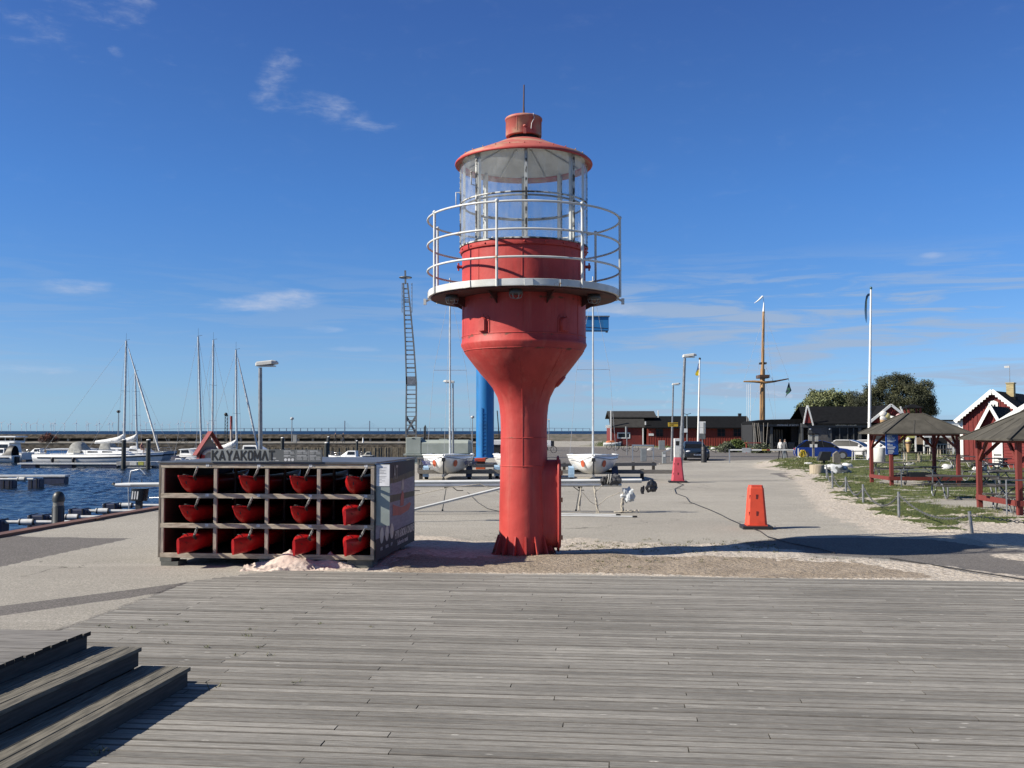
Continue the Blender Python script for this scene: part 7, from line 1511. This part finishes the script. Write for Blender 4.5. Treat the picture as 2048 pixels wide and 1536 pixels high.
for (u0,v0),(u1,v1) in (((1529,627),(1577,757)),((1528,627),(1546,763)),((1525,640),(1488,762)),((1526,640),(1515,755)),((1530,732),(1546,762)),((1521,768),(1497,838)),((1532,768),(1548,840)),((1548,764),(1553,890)),((1522,640),(1536,760))): mb.path([q(u0,v0,-.6), q(u1,v1,-.6)], .012, 4)
mb.build('stays', WIRE, t)['kind'] = 'stuff'
mb = MB()
for u in (1494, 1497.5, 1501): mb.path([q(u,768,-.6), q(u,888,-.6)], .02, 4)
mb.build('flag_halyards', WTRIM, t)['kind'] = 'stuff'
FG = M('flag_green', (.03,.11,.06), .8, col2=(.01,.03,.05), scale=1.6, lo=.45, hi=.5); MB().add([q(*p,-.6+.2*math.sin(i)) for i, p in enumerate([(1578,763),(1580,772),(1583,781),(1579,786),(1575,789),(1570.5,795),(1573,787),(1571,785),(1574,776)])], [(0,1,8),(1,2,3,8),(3,4,7,8),(4,5,6,7)]).build('green_flag', FG, t); MB().path([q(1577,757.5,-.6), q(1578.3,765,-.6)], .02, 4).build('flag_line', WIRE, t)
# ---------------------------------------------------------------- cars
def car(label, loc, rz, L_=4.6, Wd=1.86, H=1.5, col=(.02,.05,.22), suv=False, plate=True):
    t = T('parked_car', label, 'car', loc, rz); key = 'car_%d_%d' % (col[0]*1000, col[2]*1000); pm = M(key, col, .22, col2=tuple(x*.95 for x in col), coat=.25)
    hb = .92 if not suv else .98; F_ = L_/2          # +x is the front
    prof = [(-F_,.42),(-F_+.02,.80),(-F_+.18,hb),(-F_+.5,hb+.04),(F_-1.35,hb+.03),(F_-.5,hb-.08),(F_-.12,hb-.22),(F_,.58),(F_-.02,.32),(F_-.1,.22),(-F_+.1,.24)]
    rings = []
    for y, k in ((-Wd/2,.93),(-Wd/2+.03,.975),(-Wd/2+.16,1.0),(0,1.012),(Wd/2-.16,1.0),(Wd/2-.03,.975),(Wd/2,.93)): rings.append([Vector((x*(1-.03*(abs(y) > Wd/2-.1)), y, .55+(z-.55)*k)) for x, z in prof])
    body = MB().loft(rings, smooth=False).build('body', pm, t, bev=.03)
    r0, r1, g0, g1 = -F_+.95, F_-2.35, -F_+.22, F_-1.15
    w0, w1 = Wd/2-.10, Wd/2-.30
    gl = MB().loft([[Vector((g0,-w0,hb)),Vector((g0,w0,hb)),Vector((g1,w0,hb)),Vector((g1,-w0,hb))], [Vector((g0*.42+r0*.58-.10,-w1-.07,hb+(H-hb)*.62)),Vector((g0*.42+r0*.58-.10,w1+.07,hb+(H-hb)*.62)),Vector((g1*.42+r1*.58+.12,w1+.07,hb+(H-hb)*.62)),Vector((g1*.42+r1*.58+.12,-w1-.07,hb+(H-hb)*.62))], [Vector((r0,-w1,H-.04)),Vector((r0,w1,H-.04)),Vector((r1,w1,H-.04)),Vector((r1,-w1,H-.04))]], smooth=False).build('windows', M('car_glass', (.012,.013,.015), .15, spec=.12), t, bev=.02)
    MB().loft([[Vector((r0-.25,-w1-.02,H-.10)),Vector((r0-.25,w1+.02,H-.10)),Vector((r1+.1,w1+.02,H-.10)),Vector((r1+.1,-w1-.02,H-.10))], [Vector((r0,-w1+.05,H)),Vector((r0,w1-.05,H)),Vector((r1-.2,w1-.05,H)),Vector((r1-.2,-w1+.05,H))]], smooth=False).build('roof', pm, t, bev=.03)
    for s_ in (-1,1):
        for a_, b_ in (((g1*.42+r1*.58+.14,w1+.08,hb+(H-hb)*.62),(r1,w1,H-.05)),((g1+.02,w0,hb),(g1*.42+r1*.58+.14,w1+.08,hb+(H-hb)*.62)),((.0,w0-.03,hb),(-.12,w1+.03,H-.05)),((g0,w0,hb),(r0,w1,H-.05))): MB().bar((a_[0],s_*a_[1],a_[2]),(b_[0],s_*b_[1],b_[2]),.035,.045, up=(0,s_,0)).build('pillar', pm if a_[0] else BLACK, t)
        for x in (-F_+.85, F_-.9):
            w_ = MB().tube((x,s_*(Wd/2-.22),.33),(x,s_*(Wd/2+.005),.33),.33,n=22).build('wheel', WHEEL, t); MB().tube((x,s_*(Wd/2-.05),.33),(x,s_*(Wd/2+.012),.33),.21,n=16).build('rim', GALV, w_)
            mb = MB().path([(x+.37*math.cos(PI*j/10),s_*(Wd/2-.02),.35+.37*math.sin(PI*j/10)) for j in range(11)], .03, 6); mb.build('wheel_arch', BLACK, t)
        MB().ball((F_-.18,s_*(Wd/2-.28),.70),.14,(.9,1.4,.6),n=12,m=8).build('headlight', M('headlight', (.7,.72,.75), .1), t); MB().ball((-F_+.08,s_*(Wd/2-.22),.80),.12,(.5,1.5,.7),n=10,m=6).build('tail_light', M('tail_light', (.35,.02,.02), .2), t)
        MB().box(F_-1.55,min(s_*(w0+.03),s_*(w0+.24)),hb+.02,F_-1.38,max(s_*(w0+.03),s_*(w0+.24)),hb+.18).build('mirror', BLACK if col[0] < .3 else pm, t, bev=.03)
        MB().box(-.2,s_*(Wd/2-.012)-.004,.80,.0,s_*(Wd/2-.012)+.004+.01*s_,.83).build('door_handle', BLACK, t)
    MB().box(F_-.03,-.5,.38,F_+.012,.5,.60).build('grille', BLACK, t, bev=.01); MB().box(F_-.06,-Wd/2+.15,.24,F_+.006,Wd/2-.15,.34).build('lower_intake', BLACK, t)
    if plate: pl_ = MB().box(F_+.013,-.26,.40,F_+.022,.26,.51).build('number_plate', WTRIM, t); text_mesh('HKP 80R', .11, 'plate_text', BLACK, pl_, (F_+.024,-.22,.42), (0,1,0), (0,0,1), .001, 1)
    return t
car('dark blue car facing the camera behind the pink marker', (P(1388,905,79.5).x, 79.5, 0), -PI/2-R(4), col=(.012,.02,.032), H=1.44)
car('bright blue car parked in profile behind the yellow hose', (P(1649,900,81).x, 81.3, 0), R(-14), col=(.008,.032,.20), H=1.52, plate=False)
car('white car parked behind the front of the bright blue car', (P(1716,900,86.5).x, 87.5, 0), R(-40), col=(.70,.70,.70), H=1.5, plate=False)
car('white car behind the flagpole and the white barrel', (P(1768,900,90).x, 92, 0), R(-45), col=(.70,.70,.70), H=1.46, plate=False)
# ---------------------------------------------------------------- small things by the path
g = G(1758.5,925.5); t = T('white_barrel', 'large white concrete pipe standing between flagpole and gazebo', 'pipe', g); mb = MB().lathe([(.41,0),(.42,.02),(.42,1.05),(.40,1.07),(.34,1.07),(.34,.8),(0,.8)], 28); mb.build('pipe', M('pipe_concrete_white', (.66,.66,.62), .8, col2=(.55,.55,.51), scale=4), t)
g = G(1627,921.5); t = T('notice_post', 'wooden post with small roofed notice boards before the blue car', 'notice post', (g.x,g.y,0)); k_ = g.y/FP
MB().box(-.07,-.07,0,.07,.07,2.05).build('post', WOOD, t); MB().box(-.38,-.10,1.5,-.10,-.05,1.98).build('notice', M('notice_pale', (.5,.5,.46), .6), t); MB().box(.12,-.10,1.45,.36,-.05,1.98).build('notice', M('notice_pale', (.5,.5,.46)), t); MB().box(-.42,-.15,1.99,.42,.15,2.06).build('roof', ROOFB, t); MB().box(-.28,-.10,1.02,-.08,-.08,1.26).build('leaflet', WTRIM, t); MB().box(.09,-.10,1.02,.28,-.08,1.26).build('leaflet', WTRIM, t)
g = G(1606,924.5); t = T('garden_hose', 'bright yellow hose hanging in a thick coil on a low post', 'hose', (g.x,g.y,0)); HY = M('hose_yellow', (.75,.55,.01), .5); random.seed(31)
for k in range(9): x0 = -.05+random.uniform(-.1,.12); w_ = random.uniform(.07,.2); h_ = random.uniform(.15,.4); MB().path([(x0+w_*math.sin(2*PI*j/14)*(1.1-.5*math.cos(2*PI*j/14)), -.05-.015*k, .62-.36*(1-math.cos(2*PI*j/14))/2*1.4+.28-h_*.1) for j in range(14)], .018, 6, closed=True).build('hose_loop', HY, t)
MB().path([(.1,-.1,.12),(.3,-.2,.05),(.6,-.2,.05),(.9,-.1,.06)], .018, 6).build('hose_tail', HY, t); MB().box(-.36,-.02,0,-.28,.06,1.0).build('tap_post', WTRIM, t); MB().path([(-.5,0,1.1),(-.6,-.02,.7),(-.45,-.1,.25),(-.1,-.2,.05)], .015, 5).build('cream_hose', M('hose_cream', (.6,.5,.35), .6), t)
def rock(label, u, v, r, sc_, seed, col=M('painted_white_stone', (.74,.74,.72), .8, col2=(.60,.60,.58), scale=3)):
    g = G(u, v); t = T('white_stone', label, 'stone', (g.x, g.y+.1, mound(g.x, g.y))); r *= .75; mb = MB().ball((0,0,r*sc_[2]*.4), r, sc_, n=16, m=10, jit=.35, seed=seed); o = mb.build('stone', col, t); return t
rock('white stone at the left foot of the yellow hose', 1604, 917, .30, (.9,.8,1.0), 1); rock('pointed flat white stone just behind the gazebo left post', 1695, 937, .42, (1.1,.8,.6), 2); rock('low white stone below the pale framed table in the gazebo view', 1820, 930, .50, (1.1,.6,.35), 3); rock('oval white stone right of centre behind the gazebo', 1896, 939, .42, (1.0,.7,.75), 4); rock('half hidden white stone behind the nearer gazebo post', 1962, 942, .5, (1.1,.7,.7), 5); rock('small white stone under the right end of the mound', 1618, 935, .3, (1.2,.7,.5), 6)
g = G(1670,948); t = T('covered_boulder', 'long boulder topped with white paint at the head of the chain fence', 'boulder', (g.x, g.y+.3, 0)); MB().ball((0,0,.16),.62,(1.35,.8,.55),n=22,m=12,jit=.4,seed=7).build('boulder', M('boulder_two_tone', (.75,.76,.76), .7, col2=(.17,.175,.16), scale=2.2, lo=.50, hi=.54), t)
g = G(1634,948.5); t = T('tree_stump', 'sawn pale timber stump at the start of the chain fence', 'stump', (g.x,g.y,0)); MB().lathe([(.40,0),(.385,.1),(.38,.46),(.36,.49),(0,.49)], 18, smooth=True).build('stump', M('stump_wood', (.44,.38,.28), .9, col2=(.30,.25,.18), scale=3, st=(8,8,.6)), t)
g = G(1649,935); t = T('black_grill', 'slanted black box grill on a post beside the stump', 'grill', (g.x,g.y,0)); MB().prism([(-.42,-.15,.42),(.30,-.15,.42),(.42,-.15,.98),(-.18,-.15,.98)], (0,0,0), (0,.5,0)).build('box', BLACK, t, bev=.02); MB().box(-.06,.05,0,.06,.17,.419).build('post', BLACK, t)
g = G(1673,934); t = T('pointed_post', 'pointed grey timber post between grill and white stone', 'post', (g.x,g.y,0)); MB().prism([(-.22,-.15,0),(.22,-.15,0),(.22,-.15,.75),(.02,-.15,1.0),(-.22,-.15,.82)], (0,0,0), (0,.25,0)).build('post', WOOD, t, bev=.01)
# chain fence
CHN = M('chain_steel', (.20,.205,.21), .5, .5, col2=(.13,.13,.13), scale=12); posts = [(1653.5,961,930,'thin'),(1665,977,942,''),(1692,987,953,''),(1726.6,1009,968,''),(1798,1035.5,983,''),(1945,1068,1022,'')]; prev = None
nm = ('farthest post of the chain fence, by the stump','second post of the chain fence, behind the third','third chain fence post, below the boulder','fourth chain fence post, at the sand edge','fifth chain fence post, upright before the trampled sand','nearest chain fence post, leaning, in the lighthouse shadow')
pp = [G(u, v) for u, v, *_ in posts]+[Vector((16.2,19.6,0))]
hs = [(HCAM-(vt-862)*p.y/FP) for (u, vb, vt, _), p in zip(posts, pp)]+[.62]
for i, (p, h) in enumerate(zip(pp, hs)):
    lab = nm[i] if i < 6 else 'chain fence post standing just outside the right edge'; ln = -.06 if i == 5 else 0
    t = T('chain_post', lab, 'post', (p.x,p.y,0), group='grey steel posts of the chain fence'); MB().tube((0,0,-.05),(ln,0,h),.036,n=12).build('tube', GALV, t); MB().path([(ln,-.03,h-.05),(ln,-.06,h-.07),(ln,-.05,h-.10)],.008,5).build('hook', CHN, t)
cl = ('chain hanging between the two farthest posts','chain hanging from the second to the third post','chain sagging from the third to the fourth post','chain sagging low before the fifth post','long chain drooping to the nearest leaning post','chain running out of the picture at lower right')
for i in range(6):
    a = pp[i]+Vector((0,0,hs[i]-.08)); b = pp[i+1]+Vector((-.06 if i == 4 else 0,0,hs[i+1]-.08)); Ln = (b-a).length; sag = min(a.z, b.z)-.13 if Ln > 2 else .25
    t = T('fence_chain', cl[i], 'chain', a, group='chains of the post fence'); n = max(8, int(Ln/.082)); mb = MB()
    pt_ = [(b-a)*(k/n) + Vector((0,-.03,-4*sag*(k/n)*(1-k/n))) for k in range(n+1)]
    for k in range(n):
        c = (pt_[k]+pt_[k+1])/2; d = (pt_[k+1]-pt_[k]).normalized(); s_ = d.cross(Vector((0,0,1))).normalized(); u_ = s_ if k % 2 else s_.cross(d).normalized(); h_ = .052; w_ = .024
        mb.path([c+d*(h_*math.cos(j*PI/4))+u_*(w_*math.sin(j*PI/4)) for j in range(8)], .0085, 5, closed=True)
    mb.build('links', CHN, t)['kind'] = 'stuff'
t = T('thin_steel_post', 'thin grey steel post in the sand by the nearer gazebo', 'post', G(2014,1032)); MB().tube((0,0,0),(0,0,.95),.022,n=8).build('tube', GALV, t); MB().bar((0,0,.95),(.9,.1,.94),.04,.03).build('top_bar', GALV, t)
t = T('metal_stand', 'grey metal table frame under the gazebo with dark shelf', 'stand', G(1803,975)); 
for x in (0, 1.25): MB().bar((x,0,0),(x,0,.68),.035,.035).build('leg', GALV, t)
MB().box(-.02,-.02,.68,1.28,.35,.70).build('top', GALV, t); MB().box(.35,.0,.42,1.05,.3,.60).build('shelf', BLACK, t)
# grass bank fence and goods by the houses
t = T('low_zigzag_fence', 'low dark rustic fence on the grass right of the black column', 'fence', (P(1413,902,104).x,104,0))
for k in range(3): MB().bar((k*.95,0,0),(k*.95,0,.55),.09,.09).build('post', WOODD, t); MB().bar((k*.95,0,.5),(k*.95+.85,0,.1),.07,.07).build('brace', WOODD, t)
for i, (u, v, lab) in enumerate(((1300,901,'low white stone left of the parking machine'),(1338,900,'flat white stone behind the leaning lamp post'),(1427,899,'white stone behind the rustic fence'),(1483,897,'white stone beside the green bush'))): rock(lab, u, v, .35, (1.3,.7,.7), 10+i)
for lab, u, x2, Y in (('heap of dark stacked bicycles beside the signpost', 1240, 1.3, 118), ('dark bicycles leaning below the white window', 1226, 1.0, 124)):
    t = bicycle(lab, (P(u,890,Y).x,Y,0), R(14), (.04,.04,.045), .025)
bicycle('dark bicycle standing right of the signpost', (P(1262,893,112).x,112,0), R(-20), (.05,.04,.03), .025); bicycle('bicycle leaning on the left shed pillar', (P(1545,900,108).x,108,0), R(5), (.04,.04,.05), .025)
t = T('orange_boat', 'small white boat with orange cover on the grass beside the house', 'boat', (P(1207,884,150).x,150,0)); MB().loft(hull_mesh(2.6,1.1,.5,n=10)).build('hull', GEL, t); MB().ball((1.1,0,.62),.6,(1.3,.6,.4),n=12,m=8).build('cover', M('cover_orange', (.55,.16,.06), .7), t)
t = T('red_bench', 'red wooden bench frame between the bush and the signal mast', 'bench', (P(1491,905,104).x,104,0)); MB().box(0,0,1.0,1.7,.4,1.08).build('top', REDB, t); MB().box(.1,0,.4,1.6,.35,.46).build('seat', REDB, t)
for x in (.1,1.5): MB().box(x,.1,0,x+.1,.3,1.0).build('leg', REDB, t)
# ---------------------------------------------------------------- trees and shrubs
def tree(name, label, cat, base, clumps, leaf, lsz, n_leaf, leafm, trunk_r, seed, needles=False, tuft=0, group=None):
    rng = random.Random(seed); t = T(name, label, cat, base, group=group)
    tm = M('bark', (.10,.075,.055), .95, col2=(.06,.045,.035), scale=4, bump=.01)
    if trunk_r:
        h0 = min(c[2] for c in clumps); mb = MB().path([(0,0,-.1),(.1,0,h0*.6),(0,.1,h0*1.1)], [trunk_r*1.2,trunk_r,trunk_r*.8], 9)
        for c in clumps: mb.path([(0,.05,h0*.8),(c[0]*.5,c[1]*.5,h0*.8+(c[2]-h0*.8)*.6),(c[0]*.9,c[1]*.9,c[2])], [trunk_r*.5,trunk_r*.3,trunk_r*.08], 6)
        mb.build('trunk', tm, t)
    mb = MB(); V = []; F = []
    sub = []
    for cx, cy, cz, r in clumps:
        if tuft:
            for _ in range(int(5.5*r*r)+3):
                d = Vector((rng.gauss(0,1),rng.gauss(0,1),rng.gauss(0,1))).normalized(); sub.append((cx+d.x*r*.9, cy+d.y*r*.85, cz+d.z*r*.8, tuft*rng.uniform(.7,1.25)))
        else: sub.append((cx,cy,cz,r))
    for cx, cy, cz, r in sub:
        for s_ in range(int(n_leaf*r*r)):
            th_, ph = rng.uniform(0,2*PI), math.acos(rng.uniform(-1,1)); rr = r*rng.uniform(.55,1.08)
            if rng.random() < .15: rr = r*rng.uniform(1.0,1.22)
            d = Vector((math.sin(ph)*math.cos(th_), math.sin(ph)*math.sin(th_), math.cos(ph))); c = Vector((cx,cy,cz))+Vector((d.x*rr,d.y*rr,d.z*rr*.85))
            for k in range(leaf):
                e = Vector((rng.gauss(0,1),rng.gauss(0,1),rng.gauss(0,1))).normalized(); o = c+Vector((rng.gauss(0,.5),rng.gauss(0,.5),rng.gauss(0,.5)))*lsz*1.2
                u_ = e.cross(Vector((rng.gauss(0,1),rng.gauss(0,1),rng.gauss(0,1)))).normalized(); a = lsz*rng.uniform(.6,1.3); w_ = a*(.16 if needles else .42); i0 = len(V)
                V.extend([o-u_*w_*.6, o+e*a*.5-u_*w_, o+e*a, o+e*a*.5+u_*w_]); F.append((i0,i0+1,i0+2,i0+3))
    mb.v = V; mb.f = F; mb.m = [0]*len(F); mb.sm = [False]*len(F); mb.build('crown', leafm, t)
    return t
def leafmat(name, c1, c2, sc=.35):
    m = M(name, c1, .75, col2=c2, scale=sc, det=3, isl=.35, lo=.4, hi=.6); n, l, b = addnodes(m); b.inputs['Transmission Weight'].default_value = 0; b.inputs['Subsurface Weight'].default_value = 0; return m
rng = random.Random(5); Y = 128.; sc = Y/FP; bx = P(1785,862,Y).x; u2x = lambda u: (u-1785)*sc; v2z = lambda v: HCAM-(v-862)*sc
cl = [(u2x(u),rng.uniform(-1.5,1.5),v2z(v),r) for u, v, r in ((1725,818,1.1),(1718,800,.9),(1745,800,1.4),(1760,785,1.2),(1768,812,1.6),(1780,800,1.7),(1805,800,2.0),(1785,775,1.3),(1810,772,1.3),(1822,765,.8),(1776,766,.6),(1830,795,1.5),(1820,818,1.9),(1845,808,1.1),(1850,822,1.0),(1862,826,.6),(1838,778,.8),(1800,830,2.0),(1755,835,1.6),(1735,835,1.3),(1840,840,1.4),(1780,845,2),(1815,850,1.8),(1855,800,.5),(1798,760,.7),(1712,812,.6))]
tree('pine_tree', 'big dark brownish pine rising behind the cafe roof', 'tree', (bx,Y,0), cl, 4, .24, 190, leafmat('pine_needles', (.088,.092,.036), (.038,.045,.02)), .35, 3, True, .62)
Y = 150.; sc = Y/FP; bx = P(1655,862,Y).x; u2x = lambda u: (u-1655)*sc
cl = [(u2x(u),rng.uniform(-1.5,1.5),v2z2,r) for u, v2z2, r in [(u, HCAM-(v-862)*sc, r) for u, v, r in ((1625,808,1.3),(1640,800,1.5),(1660,802,1.6),(1682,804,1.5),(1700,812,1.2),(1612,822,1.0),(1606,832,.7),(1625,830,1.5),(1655,825,2.2),(1690,828,1.8),(1608,842,.8))]]
tree('willow_tree', 'light green rounded tree behind the left part of the cafe roof', 'tree', (bx,Y,0), cl, 4, .25, 150, leafmat('willow_leaves', (.21,.23,.10), (.13,.155,.065)), .3, 8, False, .6)
for lab, nm_, u0, u1, vt, vb, Y, m_ in (('dense green bush before the long red boat house', 'green_bush', 1455, 1492, 878, 903, 110, leafmat('bush_leaves', (.09,.125,.02), (.05,.08,.012), 1)), ('grey-green bush left of the dense green one', 'grey_bush', 1442, 1463, 884, 904, 108, leafmat('bush_grey', (.13,.15,.09), (.08,.10,.055), 1)), ('grey-green bush at the foot of the signal mast', 'mast_bush', 1508, 1535, 887, 905, 104, leafmat('bush_grey', (.13,.15,.09), (.08,.10,.055)))):
    sc = Y/FP; cx = (u0+u1)/2; w_ = (u1-u0)*sc/2; h_ = HCAM-(vt-862)*sc; bs = (P(cx,vb,Y).x, Y, 0)
    cl = [(w_*f,rng.uniform(-.4,.4),h_*g_*.62,h_*.42) for f, g_ in ((-.6,.7),(-.2,.9),(.25,1.0),(.65,.7),(0,.45),(-.75,.4),(.8,.4))]
    tree(nm_, lab, 'bush', bs, cl, 4, .13, 700, m_, 0, int(u0))
t = tree('red_bush', 'reddish brown bush on the breakwater behind the left boats', 'bush', (P(97,886,162).x,162,.37), [(0,0,.8,.8),(.8,0,.6,.6),(-.8,0,.6,.6)], 4, .16, 350, leafmat('red_leaves', (.20,.07,.05), (.10,.05,.03), 1), 0, 77)
tree('patio_bush', 'grey-green plant between the white car and the blue sign', 'bush', (P(1760,890,88).x+1.2,86,0), [(0,0,.9,.5),(.5,0,.8,.4),(-.4,0,.7,.4)], 4, .12, 500, leafmat('bush_grey', (.13,.15,.09), (.08,.10,.055)), 0, 78)
